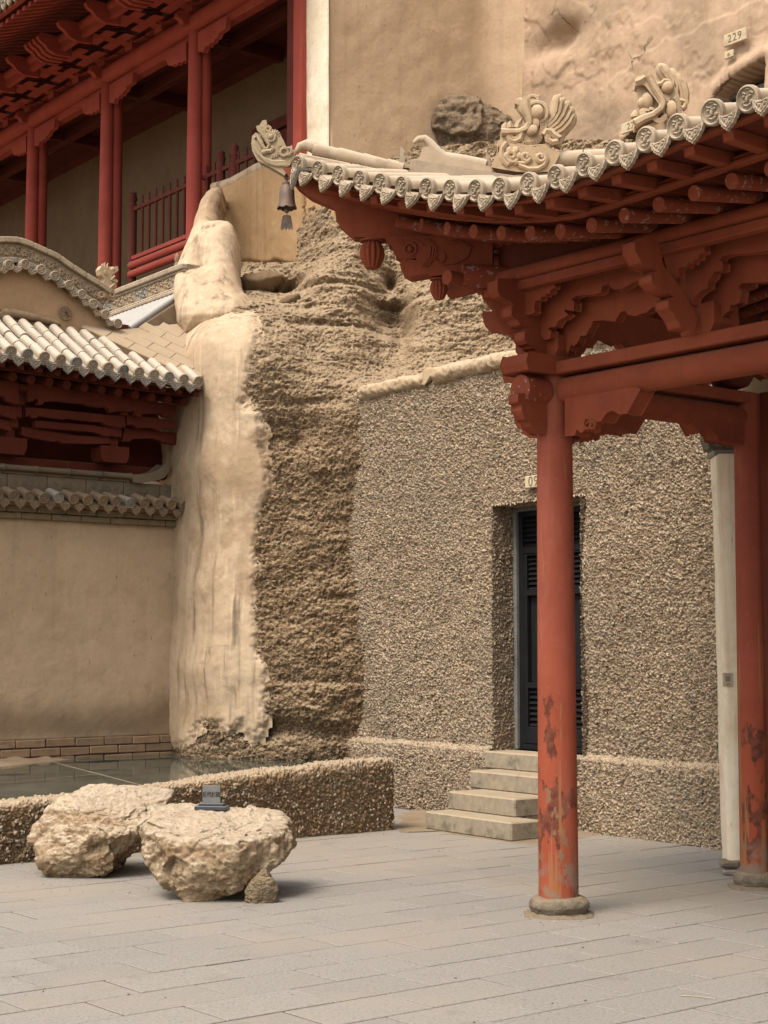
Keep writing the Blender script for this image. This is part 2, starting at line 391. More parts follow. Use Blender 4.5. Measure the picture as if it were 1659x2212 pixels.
M = {}
M['plaster_tan'] = m_plaster('plaster_tan', (0.52, 0.40, 0.288), (0.48, 0.366, 0.26), (0.42, 0.312, 0.215), 0.16, (0.2, 0.138, 0.088), 0.55, damp=1.35)
M['plaster_pier'] = m_plaster('plaster_pier', (0.55, 0.445, 0.335), (0.50, 0.395, 0.288), (0.41, 0.305, 0.21), 0.95, (0.17, 0.13, 0.095), 0.3, crack=0.35, patch=(0.37, 0.27, 0.18))
M['plaster_ochre'] = m_plaster('plaster_ochre', (0.44, 0.30, 0.17), (0.40, 0.26, 0.14), (0.47, 0.345, 0.22), 0.6, (0.30, 0.17, 0.07), 0.3)
M['plaster_upper'] = m_plaster('plaster_upper', (0.53, 0.402, 0.285), (0.495, 0.37, 0.258), (0.56, 0.43, 0.31), 0.15, (0.22, 0.15, 0.095), 0.55)
M['plaster_pink'] = m_plaster('plaster_pink', (0.50, 0.378, 0.282), (0.45, 0.335, 0.247), (0.39, 0.28, 0.2), 0.3, (0.24, 0.155, 0.1), 0.4, crack=0.8, patch=(0.35, 0.27, 0.2))
M['plaster_white'] = m_plaster('plaster_white', (0.88, 0.82, 0.70), (0.82, 0.74, 0.61), (0.66, 0.54, 0.39), 0.5, (0.42, 0.31, 0.19), 0.4)
M['plaster_dim'] = m_plaster('plaster_dim', (0.17, 0.12, 0.072), (0.15, 0.105, 0.062), (0.125, 0.088, 0.052), 0.2, (0.15, 0.1, 0.07), 0.3)  # kept dark so the gallery back wall carries its interior shade in the colour
M['pebbledash'] = m_pebble('pebbledash', (0.275, 0.21, 0.148), (0.485, 0.40, 0.305), (0.10, 0.088, 0.078), (0.26, 0.23, 0.195))
M['pebble_low'] = m_pebble('pebble_low', (0.23, 0.15, 0.085), (0.31, 0.235, 0.155), (0.09, 0.075, 0.06), (0.19, 0.17, 0.14))
M['rock'] = m_rock('rock', (0.35, 0.26, 0.172), (0.285, 0.206, 0.132), (0.14, 0.105, 0.072), (0.44, 0.35, 0.25), 0.7)
M['rock_dark'] = m_rock('rock_dark', (0.2, 0.148, 0.1), (0.165, 0.125, 0.09), (0.08, 0.065, 0.05), (0.30, 0.235, 0.17), 0.3)
def m_boulder():
    t = NT('boulder')
    c = t.mix(t.ramp(t.noise(3.2, 7, 0.65), 0.38, 0.62), (0.41, 0.325, 0.225), (0.275, 0.198, 0.125))
    c = t.mix(t.math('MULTIPLY', t.ramp(t.noise(5.5, 6, 0.7, t.scale((1, 1, 1), loc=(4, 4, 4))), 0.52, 0.68), 0.7), c, (0.17, 0.125, 0.085))
    c = t.mix(t.math('MULTIPLY', t.ramp(t.noise(13, 6, 0.7, t.scale((1, 1, 1), loc=(1, 7, 4))), 0.54, 0.66), 0.65), c, (0.60, 0.52, 0.41))
    c = t.mix(t.math('MULTIPLY', t.ramp(t.up(), 0.25, 0.85), 0.72), c, t.mix(t.ramp(t.noise(20, 5, 0.7), 0.4, 0.65), (0.62, 0.55, 0.46), (0.48, 0.40, 0.31)))
    c = t.mix(t.math('MULTIPLY', t.ramp(t.noise(28, 5, 0.75), 0.54, 0.66), 0.6), c, (0.13, 0.1, 0.075))
    c = t.mix(t.math('MULTIPLY', t.ramp(t.noise(2.2, 5, 0.6, t.scale((1, 1, 2.5), loc=(3, 8, 5))), 0.55, 0.7), 0.5), c, (0.34, 0.2, 0.11))
    t.bump(t.noise(14, 8, 0.75), 0.9, 0.03); t.bump(t.vor(34, feat='F1'), 0.6, 0.008); t.bump(t.noise(130, 3), 0.3, 0.003)
    return t.done(c, 0.9, 0.2)
M['boulder'] = m_boulder()
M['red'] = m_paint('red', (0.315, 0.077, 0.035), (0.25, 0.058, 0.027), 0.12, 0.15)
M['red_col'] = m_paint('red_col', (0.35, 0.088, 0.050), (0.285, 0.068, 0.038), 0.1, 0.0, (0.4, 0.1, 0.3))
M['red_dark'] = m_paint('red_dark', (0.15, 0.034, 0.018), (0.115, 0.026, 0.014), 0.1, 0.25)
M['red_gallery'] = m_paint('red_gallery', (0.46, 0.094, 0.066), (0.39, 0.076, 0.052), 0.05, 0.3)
M['red_gallery_shade'] = m_paint('red_gallery_shade', (0.15, 0.036, 0.025), (0.12, 0.028, 0.02), 0.05, 0.2)  # darker copy of the gallery red: shade of railing and interior timbers painted in
M['red_end'] = m_paint('red_end', (0.31, 0.076, 0.037), (0.26, 0.06, 0.03), 0.6)
M['tile'] = m_simple('tile', (0.46, 0.385, 0.30), (0.40, 0.32, 0.24), (0.27, 0.205, 0.15), 9, rnd=0.25, dustc=(0.53, 0.47, 0.39))
M['tile_cream'] = m_simple('tile_cream', (0.40, 0.335, 0.26), (0.335, 0.275, 0.21), (0.22, 0.18, 0.14), 12, rnd=0.3, dustc=(0.52, 0.46, 0.38))
M['tile_grey'] = m_simple('tile_grey', (0.33, 0.3, 0.26), (0.25, 0.235, 0.215), (0.12, 0.12, 0.125), 14, rnd=0.3, dustc=(0.5, 0.45, 0.38))
M['tile_brown'] = m_simple('tile_brown', (0.27, 0.19, 0.125), (0.23, 0.165, 0.11), (0.13, 0.105, 0.08), 10, rnd=0.3, dustc=(0.32, 0.25, 0.18))
M['tile_roof'] = m_simple('tile_roof', (0.46, 0.41, 0.36), (0.40, 0.35, 0.30), (0.27, 0.23, 0.2), 8, rnd=0.3, dustc=(0.53, 0.485, 0.43))
M['tile_blue'] = m_simple('tile_blue', (0.34, 0.36, 0.40), (0.40, 0.39, 0.38), (0.24, 0.26, 0.31), 7, rnd=0.35, dustc=(0.46, 0.45, 0.43), dust=0.4)
M['brick_old'] = m_simple('brick_old', (0.29, 0.2, 0.13), (0.25, 0.17, 0.11), (0.18, 0.125, 0.085), 12, rnd=0.35, bd=0.01)
M['brick_cap'] = m_simple('brick_cap', (0.25, 0.2, 0.13), (0.21, 0.165, 0.1), (0.09, 0.085, 0.065), 9, rnd=0.3, bd=0.01)
M['mortar'] = m_simple('mortar', (0.28, 0.2, 0.135), (0.24, 0.17, 0.11), None, 20)
M['carved'] = m_simple('carved', (0.34, 0.27, 0.19), (0.28, 0.215, 0.15), (0.16, 0.135, 0.11), 8, rnd=0.2, dustc=(0.44, 0.37, 0.28))
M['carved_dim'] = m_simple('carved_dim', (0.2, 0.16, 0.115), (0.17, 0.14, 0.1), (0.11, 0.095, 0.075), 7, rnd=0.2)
M['dragon'] = m_simple('dragon', (0.46, 0.36, 0.25), (0.40, 0.30, 0.205), (0.27, 0.2, 0.135), 14, bump=0.3, dustc=(0.53, 0.44, 0.33))
M['dragon_tip'] = m_simple('dragon_tip', (0.38, 0.31, 0.215), (0.31, 0.25, 0.17), (0.13, 0.105, 0.078), 24, bump=0.7, dustc=(0.46, 0.385, 0.28))
M['concrete'] = m_simple('concrete', (0.33, 0.285, 0.22), (0.26, 0.23, 0.18), (0.10, 0.094, 0.082), 15, bump=0.5, dustc=(0.42, 0.345, 0.25))
M['stone_base'] = m_simple('stone_base', (0.22, 0.19, 0.15), (0.17, 0.145, 0.115), (0.1, 0.085, 0.07), 16, bump=0.9, bd=0.02, dustc=(0.30, 0.24, 0.17))
M['dirt'] = m_simple('dirt', (0.29, 0.23, 0.17), (0.25, 0.195, 0.14), (0.21, 0.16, 0.115), 5, bump=0.5)
M['joint'] = m_simple('joint', (0.135, 0.095, 0.066), (0.09, 0.064, 0.045), None, 6)
M['black_steel'] = m_simple('black_steel', (0.012, 0.012, 0.0125), (0.016, 0.016, 0.0165), None, 10, rough=0.55, bump=0.05, spec=0.12)
M['black_base'] = m_simple('black_base', (0.04, 0.042, 0.05), (0.05, 0.052, 0.06), None, 10, rough=0.35, bump=0.05, spec=0.5, dustc=(0.12, 0.12, 0.125))
M['grey_plate'] = m_simple('grey_plate', (0.19, 0.185, 0.165), (0.16, 0.155, 0.14), None, 20, rough=0.45, bump=0.05, spec=0.4)
M['ink'] = m_simple('ink', (0.03, 0.028, 0.025), (0.04, 0.036, 0.03), None, 10, bump=0.0)
M['frame_grey'] = m_simple('frame_grey', (0.22, 0.215, 0.185), (0.18, 0.175, 0.15), (0.12, 0.115, 0.1), 9)
M['bell'] = m_simple('bell', (0.2, 0.125, 0.085), (0.13, 0.088, 0.065), (0.05, 0.035, 0.03), 22, rough=0.6, bump=0.4, dustc=(0.24, 0.165, 0.11), spec=0.4, metal=0.3)
M['plaque'] = m_simple('plaque', (0.56, 0.49, 0.36), (0.5, 0.43, 0.31), (0.36, 0.28, 0.19), 14, bump=0.3)
M['plaque_ink'] = m_simple('plaque_ink', (0.2, 0.155, 0.105), (0.17, 0.13, 0.09), None, 14)
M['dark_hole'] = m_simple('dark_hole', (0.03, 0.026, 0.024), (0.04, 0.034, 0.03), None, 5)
M['timber'] = m_simple('timber', (0.36, 0.25, 0.15), (0.27, 0.18, 0.1), (0.15, 0.1, 0.06), 14, bump=0.6)
M['straw'] = m_simple('straw', (0.5, 0.42, 0.28), (0.45, 0.37, 0.24), None, 20)
def m_granite():
    t = NT('granite')
    r = t.rnd()
    c = t.mix(t.ramp(r, 0.0, 1.0), (0.305, 0.272, 0.236), (0.334, 0.298, 0.258))
    r2 = t.math('FRACT', t.math('MULTIPLY', r, 13.7))
    c = t.mix(t.math('MULTIPLY', r2, 0.2), c, (0.30, 0.268, 0.23))
    c = t.mix(t.math('MULTIPLY', t.ramp(t.noise(62, 3, 0.75), 0.5, 0.64), 0.7), c, (0.16, 0.15, 0.143))
    c = t.mix(t.math('MULTIPLY', t.ramp(t.noise(60, 3, 0.7, t.scale((1, 1, 1), loc=(3, 3, 3))), 0.56, 0.7), 0.5), c, (0.46, 0.44, 0.415))
    y = t.sep()[1]
    du = t.math('MULTIPLY', t.ramp(t.math('ADD', t.noise(0.55, 6, 0.62), t.math('MULTIPLY', y, 0.022)), 0.62, 0.85), 0.62)   # blown sand lies thicker towards the walls
    c = t.mix(du, c, (0.36, 0.295, 0.22))
    c = t.mix(t.math('MULTIPLY', t.ramp(t.noise(1.4, 5, 0.65, t.scale((1, 1, 1), loc=(8, 1, 0))), 0.58, 0.75), 0.4), c, (0.30, 0.24, 0.172))
    c = t.mix(t.math('MULTIPLY', t.ramp(t.noise(7, 4, 0.6, t.scale((1, 1, 1), loc=(1, 9, 0))), 0.66, 0.75), 0.35), c, (0.18, 0.16, 0.14))
    c = t.mix(t.math('MULTIPLY', t.ramp(t.noise(2.6, 6, 0.7, t.scale((1, 1, 1), loc=(3, 6, 0))), 0.56, 0.68), 0.35), c, (0.2, 0.17, 0.14))
    c = t.mix(t.math('MULTIPLY', t.ramp(t.noise(26, 2, 0.5, t.scale((1, 1, 1), loc=(2, 2, 0))), 0.735, 0.76), 0.7), c, (0.1, 0.085, 0.075))
    t.bump(t.noise(120, 3), 0.25, 0.003); t.bump(t.noise(9, 4), 0.15, 0.004)
    return t.done(c, 0.8, 0.3)
M['granite'] = m_granite()
def m_glass():
    t = NT('cover_glass')
    d = t.ramp(t.noise(2.2, 5, 0.65), 0.35, 0.7)
    c = t.mix(d, (0.035, 0.052, 0.042), (0.10, 0.11, 0.088))
    t.set(t.b.inputs['IOR'], 1.45); t.b.inputs['Specular IOR Level'].default_value = 0.2
    return t.done(c, t.math('ADD', 0.03, t.math('MULTIPLY', d, 0.08)), 0.2)
M['glass'] = m_glass()
M['plaster_gable'] = m_plaster('plaster_gable', (0.44, 0.31, 0.2), (0.40, 0.28, 0.175), (0.36, 0.24, 0.145), 0.15, (0.26, 0.17, 0.1), 0.3, crack=0.7)

M['terrace'] = m_simple('terrace', (0.38, 0.3, 0.215), (0.33, 0.255, 0.175), (0.25, 0.19, 0.13), 6, rnd=0.3, dustc=(0.42, 0.34, 0.25))
# ------------------------------------------------------------------ frames of the place
PF = Frame(Gd(1207, 1975), -51.5)                      # pavilion: x along its lit front, y into it
WF = Frame(Gd(1562, 1832), -54)                        # pebbledash cave front
LWF = Frame(Gd(0, 1868), 38.4)                         # low pebble wall
LF = Frame(Dp(385, 1612, 17.3), 38.5); LF.o[2] = 0     # plastered courtyard wall
GF = Frame(Dp(420, 500, 22.0), -53); GF.o[2] = 0       # timber gallery on the cliff
UWF = Frame(GF.w(np.array([GF.at(706, 300)[0], 0, 0])), 37)
CWF = Frame(UWF.w(np.array([UWF.at(1095, 150)[0], 0, 0])), -53)
def lpx(P):
    """where points fall on the picture (survey check while trimming sheets)"""
    d = P - EYE; f = d[:, 1] * math.cos(PITCH) + d[:, 2] * math.sin(PITCH); u = -d[:, 1] * math.sin(PITCH) + d[:, 2] * math.cos(PITCH)
    return 829.5 + 3500 * d[:, 0] / f, 1106 - 3500 * u / f

def worley_o(p, k=0):
    i = np.floor(p).astype(np.int64); n = len(p); f1 = np.full(n, 9.0); f2 = np.full(n, 9.0); cid = np.zeros(n); off = np.zeros((n, 3))
    for a in (-1, 0, 1):
        for b in (-1, 0, 1):
            for c in (-1, 0, 1):
                jx, jy, jz = i[:, 0] + a, i[:, 1] + b, i[:, 2] + c
                o = np.stack([p[:, 0] - jx - _h(jx, jy, jz, k), p[:, 1] - jy - _h(jx, jy, jz, k + 1), p[:, 2] - jz - _h(jx, jy, jz, k + 2)], 1)
                d = np.sqrt((o * o).sum(1)); m = d < f1; f2 = np.where(m, f1, np.minimum(f2, d)); cid = np.where(m, _h(jx, jy, jz, k + 3), cid); off[m] = o[m]; f1 = np.where(m, d, f1)
    return f1, f2, cid, off
def resample(P, n):
    P = np.array(P); s = np.concatenate([[0], np.cumsum(np.linalg.norm(np.diff(P, axis=0), axis=1))]); t = np.linspace(0, s[-1], n)
    k = np.stack([np.interp(t, s, P[:, i]) for i in range(P.shape[1])], 1)
    for _ in range(2): k[1:-1] = (k[:-2] + 2 * k[1:-1] + k[2:]) / 4
    return k
def skirted(V, Q, vec):
    E = np.concatenate([Q[:, [0, 1]], Q[:, [1, 2]], Q[:, [2, 3]], Q[:, [3, 0]]])
    k = np.sort(E, 1); key = k[:, 0].astype(np.int64) * len(V) + k[:, 1]
    u, inv, cnt = np.unique(key, return_inverse=True, return_counts=True)
    B = E[cnt[inv] == 1]
    vs = np.unique(B); mp = {}; V2 = V[vs] + np.array(vec)
    remap = np.zeros(len(V), np.int64); remap[vs] = np.arange(len(vs)) + len(V)
    q2 = np.stack([B[:, 1], B[:, 0], remap[B[:, 0]], remap[B[:, 1]]], 1)
    return np.concatenate([V, V2]), np.concatenate([Q, q2]), vs
def sheet(name, poly, step, yfn, mat, parent=None, fr=None, thick=0.2, hole=None, edge=0.0, rag=0.0, attr=None):
    """a wall face over an (x, z) outline in the parent's frame, with relief yfn(x, z) and real thickness behind"""
    p = np.array(poly, float); x0, z0 = p.min(0) - rag; x1, z1 = p.max(0) + rag
    nx, nz = int((x1 - x0) / step) + 2, int((z1 - z0) / step) + 2
    X, Z = np.meshgrid(np.linspace(x0, x1, nx), np.linspace(z0, z1, nz), indexing='ij'); X = X.ravel(); Z = Z.ravel()
    s = sdist(X, Z, poly)
    if rag: s = s + rag * fbm(np.stack([X * 6, Z * 6, X * 0 + 3.3], 1), 4)
    m = s > -step * 0.3
    if hole is not None: m &= sdist(X, Z, hole) < step * 0.3
    y = yfn(X, Z)
    if edge: y = y + edge * (1 - np.sqrt(np.clip(1 - (1 - np.clip(s / edge, 0, 1)) ** 2, 0, 1)))
    V = np.stack([X, y, Z], 1); Q = gridq(nx, nz, m.reshape(nx, nz))
    at = attr(X, y, Z) if attr else {}
    if thick:
        V, Q, vs = skirted(V, Q, (0, thick, 0)); at = {k: np.concatenate([a, a[vs]]) for k, a in at.items()}
    return npmesh(name, V, Q, mat, parent, at)

def stones(P, cell, amp, k=0):
    """flaky stones set in mud: height above the mud, a number per stone, how far it stands proud"""
    return flakes(P, cell, amp, k)
def flakes(P, cell, amp, k=0):
    def layer(Q, c, kk):
        Q = Q / c + 0.22 * np.stack([vnoise(Q / c * 1.7 + o, 71 + o + kk) for o in (5, 50, 90)], 1)
        f1, f2, cid, off = worley_o(Q, kk)
        t = np.stack([np.modf(cid * v)[0] - .5 for v in (57.3, 91.7, 33.1)], 1)
        tilt = (off * t).sum(1) * 1.9
        edge = sstep(0.0, 0.16, f2 - f1)
        top = 0.25 + 0.75 * np.modf(cid * 31.7)[0]
        return np.clip((top + tilt) * edge, 0, 1.5) - 1.0 * (1 - edge), cid
    h1, c1 = layer(P, cell, k); h2, c2 = layer(P + 3.7, cell * 0.55, k + 20)
    big = np.modf(c1 * 17.9)[0] > 0.45
    h = np.where(big, h1, 0.55 * h2 + 0.05); cc = np.where(big, c1, c2)
    return amp * h, cc, np.clip(h, 0, 1)
def stones_round(P, cell, amp, k=0):
    P = P + 0.35 * cell * np.stack([vnoise(P / cell * 1.3 + 5, 71), vnoise(P / cell * 1.3 + 50, 72), vnoise(P / cell * 1.3 + 90, 73)], 1)
    ang = 2.2 * vnoise(P / cell * .45, 74); c_, s_ = np.cos(ang), np.sin(ang)
    P = np.stack([P[:, 0], P[:, 1], P[:, 2]], 1)
    f1, f2, c = worley(P / cell * np.array([0.85, 1, 1.2]), k)
    sz = 0.42 + 0.3 * np.modf(c * 7.3)[0]
    dome = np.sqrt(np.clip(1 - (f1 / sz) ** 2, 0, 1)) * (0.15 + 0.85 * np.modf(c * 31.7)[0] ** 1.3) + 0.35 * (np.modf(c * 91.3)[0] - .5) * np.clip(1 - f1 / sz, 0, 1)
    f1b, f2b, cb = worley(P / (cell * 0.45) + 11.3, k + 9)
    d2 = np.sqrt(np.clip(1 - (f1b / 0.5) ** 2, 0, 1)) * (0.2 + 0.3 * np.modf(cb * 3.7)[0])
    h = np.maximum(dome, d2); cc = np.where(dome >= d2, c, cb)
    return amp * h, cc, h

# ------------------------------------------------------------------ ground and paving
g = MB(); S = 160; g.add([(-S, -S, -0.02), (S, -S, -0.02), (S, S, -0.02), (-S, S, -0.02)], [(0, 1, 2, 3)])
kind(part('ground', g, M['dirt'], smooth=None), 'structure')
PAV = Frame(Gd(109.1, 2134.7), 38.8)
pav = bpy.data.objects.new('pavement', None)
bed = MB(); q = [(-13, -13), (13, -13), (13, 7.1), (-13, 7.1)]
bed.add([(a, b, -0.0042) for a, b in q], [(0, 1, 2, 3)])
pav = part('pavement', bed, M['joint'], smooth=None); pav.location = PAV.o; pav.rotation_euler = (0, 0, R(PAV.deg)); kind(pav, 'structure')
PW, PH, GAP = 0.546, 0.340, 0.011
def paver_mb(seed):
    r = random.Random(seed); a, b = (PW - GAP) / 2, (PH - GAP) / 2; c = 0.0022; t = [0.0] * 4
    j = [(r.uniform(-.0022, .0022), r.uniform(-.0022, .0022)) for _ in range(4)]
    co = [(-a, -b), (a, -b), (a, b), (-a, b)]
    lo = [(x + u, y + v, -0.03) for (x, y), (u, v) in zip(co, j)]
    mi = [(x + u, y + v, -c) for (x, y), (u, v) in zip(co, j)]
    to = [(x * (1 - c / a) + u, y * (1 - c / b) + v, 0) for (x, y), (u, v) in zip(co, j)]
    m = MB(); m.add(lo + mi + to, [(8, 9, 10, 11)] + [(i, (i + 1) % 4, (i + 1) % 4 + 4, i + 4) for i in range(4)] + [(i + 4, (i + 1) % 4 + 4, (i + 1) % 4 + 8, i + 8) for i in range(4)])
    return m
protos = []
for i in range(6):
    me = bpy.data.meshes.new('paver'); mb = paver_mb(i); me.from_pydata(mb.v, [], mb.f); me.update(); me.materials.append(M['granite']); protos.append(me)
far = MB(); npav = 0
for iy in range(-34, 20):
    off = (0.5 if iy % 2 else 0.0) + random.uniform(-.05, .05)
    for ix in range(-22, 22):
        cx = (ix + off + 0.5) * PW; cy = (iy + 0.5) * PH
        wp = PAV.w((cx, cy, 0)); lw = LWF.l(wp); wl = WF.l(wp)
        if lw[1] > 0.15 and lw[0] < 3.5: continue
        if wl[1] > 0.05 or wp[1] < -6: continue
        if wp[1] > 1:
            px, py = lpx(np.array([wp])); vis = -110 < px[0] < 1770 and 1700 < py[0] < 2270
        else: vis = False
        z = max(-.0012, min(.003, random.gauss(0, 0.0012))); tl = (random.gauss(0, .0012), random.gauss(0, .0012), random.gauss(0, .0015))
        if vis and npav < 300:
            o = bpy.data.objects.new('paver', random.choice(protos)); COL.objects.link(o); o.parent = pav; o.location = (cx, cy, z); o.rotation_euler = tl; npav += 1
        else:
            mb = paver_mb(random.randrange(6)); far.add([(a + cx, b + cy, c + z) for a, b, c in mb.v], mb.f)
kind(part('outer_paving', far, M['granite'], pav, smooth=None), 'stuff')
# packed earth left along the foot of the cave front and round the steps
da = MB(); pts = [(862, 1800), (866, 1760), (905, 1742), (1090, 1760), (1280, 1785), (1330, 1800), (1268, 1806), (1252, 1812), (1180, 1829), (1105, 1820), (1000, 1806), (915, 1793)]
N = 90; ring = []
P2 = np.array([Gd(a, b)[:2] for a, b in pts]); cen = P2.mean(0)
for i in range(N):
    t = i / N * len(P2); a, b = P2[int(t)], P2[(int(t) + 1) % len(P2)]; p = a + (b - a) * (t - int(t))
    n_ = 1 + 0.03 * math.sin(i * 2.3) + random.uniform(-.02, .02); ring.append(cen + (p - cen) * n_)
rings = [[(*(cen + (p - cen) * k), z) for p in ring] for k, z in ((1.0, 0.0002), (0.9, 0.003), (0.6, 0.006), (0.05, 0.008))]
da.add([p for r in rings for p in r], [(a * N + i, a * N + (i + 1) % N, (a + 1) * N + (i + 1) % N, (a + 1) * N + i) for a in range(3) for i in range(N)])
kind(part('earth_apron', da, M['dirt'], smooth=True), 'structure')

# ------------------------------------------------------------------ the conglomerate cliff
LOW_COAT = [(352, 700), (384, 690), (415, 694), (440, 689), (470, 687), (495, 683), (520, 679), (548, 683), (556, 740), (546, 790), (536, 830), (531, 870), (560, 897), (569, 940), (579, 1000), (580, 1040), (566, 1110), (556, 1180), (554, 1250), (556, 1330), (553, 1380), (571, 1440),
       (576, 1500), (572, 1560), (560, 1592), (546, 1602), (531, 1580), (520, 1562), (505, 1578), (490, 1590), (478, 1562), (462, 1552), (448, 1556), (430, 1574), (408, 1600), (352, 1620)]
RC = [(400, 1640, 16.75), (480, 1640, 16.5), (560, 1650, 16.42), (660, 1660, 16.25), (775, 1680, 16.22), (360, 1640, 17.6), (360, 1300, 17.75), (360, 1000, 17.75), (360, 820, 17.7),
      (392, 1480, 17.05), (378, 1300, 17.3), (470, 1300, 16.62), (560, 1300, 16.48), (670, 1300, 16.32), (775, 1300, 16.24), (420, 1450, 16.78), (420, 1250, 16.85), (420, 1000, 16.85), (640, 1480, 16.25), (690, 1520, 16.15),
      (378, 1000, 17.25), (470, 1000, 16.6), (560, 1000, 16.47), (670, 1000, 16.38), (775, 1000, 16.26), (640, 1080, 16.45), (720, 1120, 16.36),
      (385, 820, 17.2), (430, 820, 16.85), (470, 800, 16.65), (560, 850, 16.45), (680, 880, 16.38), (780, 880, 16.25), (640, 930, 16.52), (720, 850, 16.42),
      (440, 730, 16.85), (500, 694, 17.0), (550, 700, 16.9), (620, 760, 16.65), (720, 830, 16.5), (800, 845, 16.35), (640, 720, 17.0), (560, 760, 16.6),
      (520, 664, 17.6), (600, 680, 17.4), (680, 750, 17.0), (760, 800, 16.85),
      (520, 575, 20.4), (640, 572, 19.7), (560, 640, 18.3), (615, 622, 19.2), (640, 655, 18.0), (560, 600, 19.2), (700, 660, 17.75), (700, 600, 18.1), (660, 610, 18.5), (740, 570, 18.5), (700, 545, 19.1),
      (760, 520, 18.8), (720, 440, 19.5), (800, 430, 19.3), (750, 335, 20.0), (850, 330, 20.2), (950, 335, 20.2), (690, 345, 20.4), (1000, 400, 19.7), (760, 700, 17.4), (780, 640, 17.9), (790, 740, 17.2),
      (830, 790, 17.2), (845, 700, 18.5), (850, 620, 18.8), (835, 560, 19.0), (880, 740, 17.25), (900, 650, 17.7), (950, 760, 17.1), (1050, 780, 16.9), (1100, 740, 16.95), (1050, 650, 17.4), (1000, 600, 18.0),
      (930, 570, 18.6), (880, 520, 19.1), (1150, 790, 16.5), (1250, 770, 15.9), (1350, 748, 15.5), (1550, 700, 14.6), (1659, 690, 14.0), (1659, 480, 17.2), (1400, 480, 18.0), (1200, 560, 17.9), (1800, 690, 13.4), (1800, 480, 16.8),
      (850, 1100, 16.35), (850, 1640, 16.3), (850, 870, 16.4), (1000, 1200, 16.1), (1000, 840, 16.2), (1200, 1000, 15.4), (1659, 1000, 13.8)]
rc3 = [Dp(*q) for q in RC]; ROCK = TPS([(p[0], p[2], p[1]) for p in rc3])
def rock_y(X, Z, rough=1.0):
    y = ROCK(X, Z)
    P = np.stack([X, y, Z], 1)
    hang = sstep(0.4, 1.4, Z) * 0 + 1
    low = 1 - sstep(4.3, 5.2, Z)
    d = (0.085 - 0.03 * low) * fbm(P * np.array([0.9, 0.9, 1.7]), 4, 3) + (0.018 + 0.004 * low) * fbm(P * np.array([1.9, 1.9, 5.5]), 5, 21, 0.6) + (0.05 - 0.032 * low) * ridge(P * np.array([2.2, 2.2, 3.4]), 4, 31)
    f1, f2, c = worley(P * np.array([9, 9, 12]), 5); d += (0.03 - .018 * low) * (np.clip(f2 - f1, 0, 0.5) - 0.2) * 2
    fl_, _c, _p = flakes(P * np.array([.8, 1, 1.25]), 0.036, 0.018, 6); d += fl_
    d += 0.014 * fbm(P * 20, 4, 41, 0.65)
    f1, f2, c = worley(P / 0.03, 16); d += 0.010 * np.sqrt(np.clip(1 - (f1 / 0.55) ** 2, 0, 1)) * np.modf(c * 17.1)[0]
    for cx, cz, rx, rz, dp in CAVES: d -= dp * np.exp(-((X - cx) / rx) ** 2 - ((Z - cz) / rz) ** 2)
    return y - d * rough
def cave(px, py, Y, rx, rz, dp): p = Dp(px, py, Y); return (p[0], p[2], rx, rz, dp)
CAVES = [cave(618, 612, 18.9, 0.16, 0.13, 0.55), cave(843, 615, 18.8, 0.07, 0.12, 0.35), cave(868, 720, 17.8, 0.10, 0.42, 0.35), cave(975, 630, 17.9, 0.12, 0.08, 0.35), cave(600, 1580, 16.3, 0.5, 0.12, 0.14),
         cave(660, 870, 16.4, 0.55, 0.05, 0.07), cave(700, 1470, 16.2, 0.3, 0.04, 0.05), cave(740, 1290, 16.2, 0.2, 0.04, 0.05), cave(640, 960, 16.4, 0.08, 0.18, 0.1), cave(860, 660, 18.3, 0.3, 0.05, 0.15), cave(740, 620, 18.2, 0.5, 0.045, 0.14),
         cave(720, 700, 17.4, 0.6, 0.05, 0.14), cave(590, 700, 17.0, 0.3, 0.06, 0.14)]
st = 0.0125; x0, x1, z0, z1 = -3.0, 3.4, 0.1, 7.9
nx, nz = int((x1 - x0) / st), int((z1 - z0) / st)
X, Z = np.meshgrid(np.linspace(x0, x1, nx), np.linspace(z0, z1, nz), indexing='ij'); X = X.ravel(); Z = Z.ravel()
Y0 = rock_y(X, Z); V = np.stack([X, Y0, Z], 1)
_px, _py = lpx(V); _s = sdist(_px, _py, LOW_COAT); Y0 = Y0 + 0.09 * sstep(6, 24, _s); V[:, 1] = Y0
wl = (WF.M @ (V - WF.o).T).T; px, py = lpx(V)
behind_wall = (wl[:, 0] > -4.3) & (Z < 3.6)
mask = ~behind_wall & (py > 300) & (px > 352) & ~((px < 480) & (py < 640)) & ~((px < 640) & (py < 565))
Q = gridq(nx, nz, mask.reshape(nx, nz))
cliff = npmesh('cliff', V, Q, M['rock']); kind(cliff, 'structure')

# body of the hill behind everything (only its outline beyond the roofs could ever be seen)
hb = MB(); B = [(-30, 58), (-24, 44), (-11, 34.5), (-5, 29), (-1.5, 25.5), (1.5, 24.8), (3.0, 23.5), (7, 19), (14, 12), (30, 0)]
n = len(B)
for zz, sh in ((-1, 0), (8, 0.6), (14, 1.6), (22, 4), (30, 14)): hb.v += [(a + sh * 0.8, b + sh * 0.6, zz + (0.7 * math.sin(a * 1.3) if zz > 10 else 0)) for a, b in B]
hb.f = [(r * n + i, r * n + i + 1, (r + 1) * n + i + 1, (r + 1) * n + i) for r in range(4) for i in range(n - 1)]
kind(part('hill', hb, M['rock'], smooth=True), 'structure')

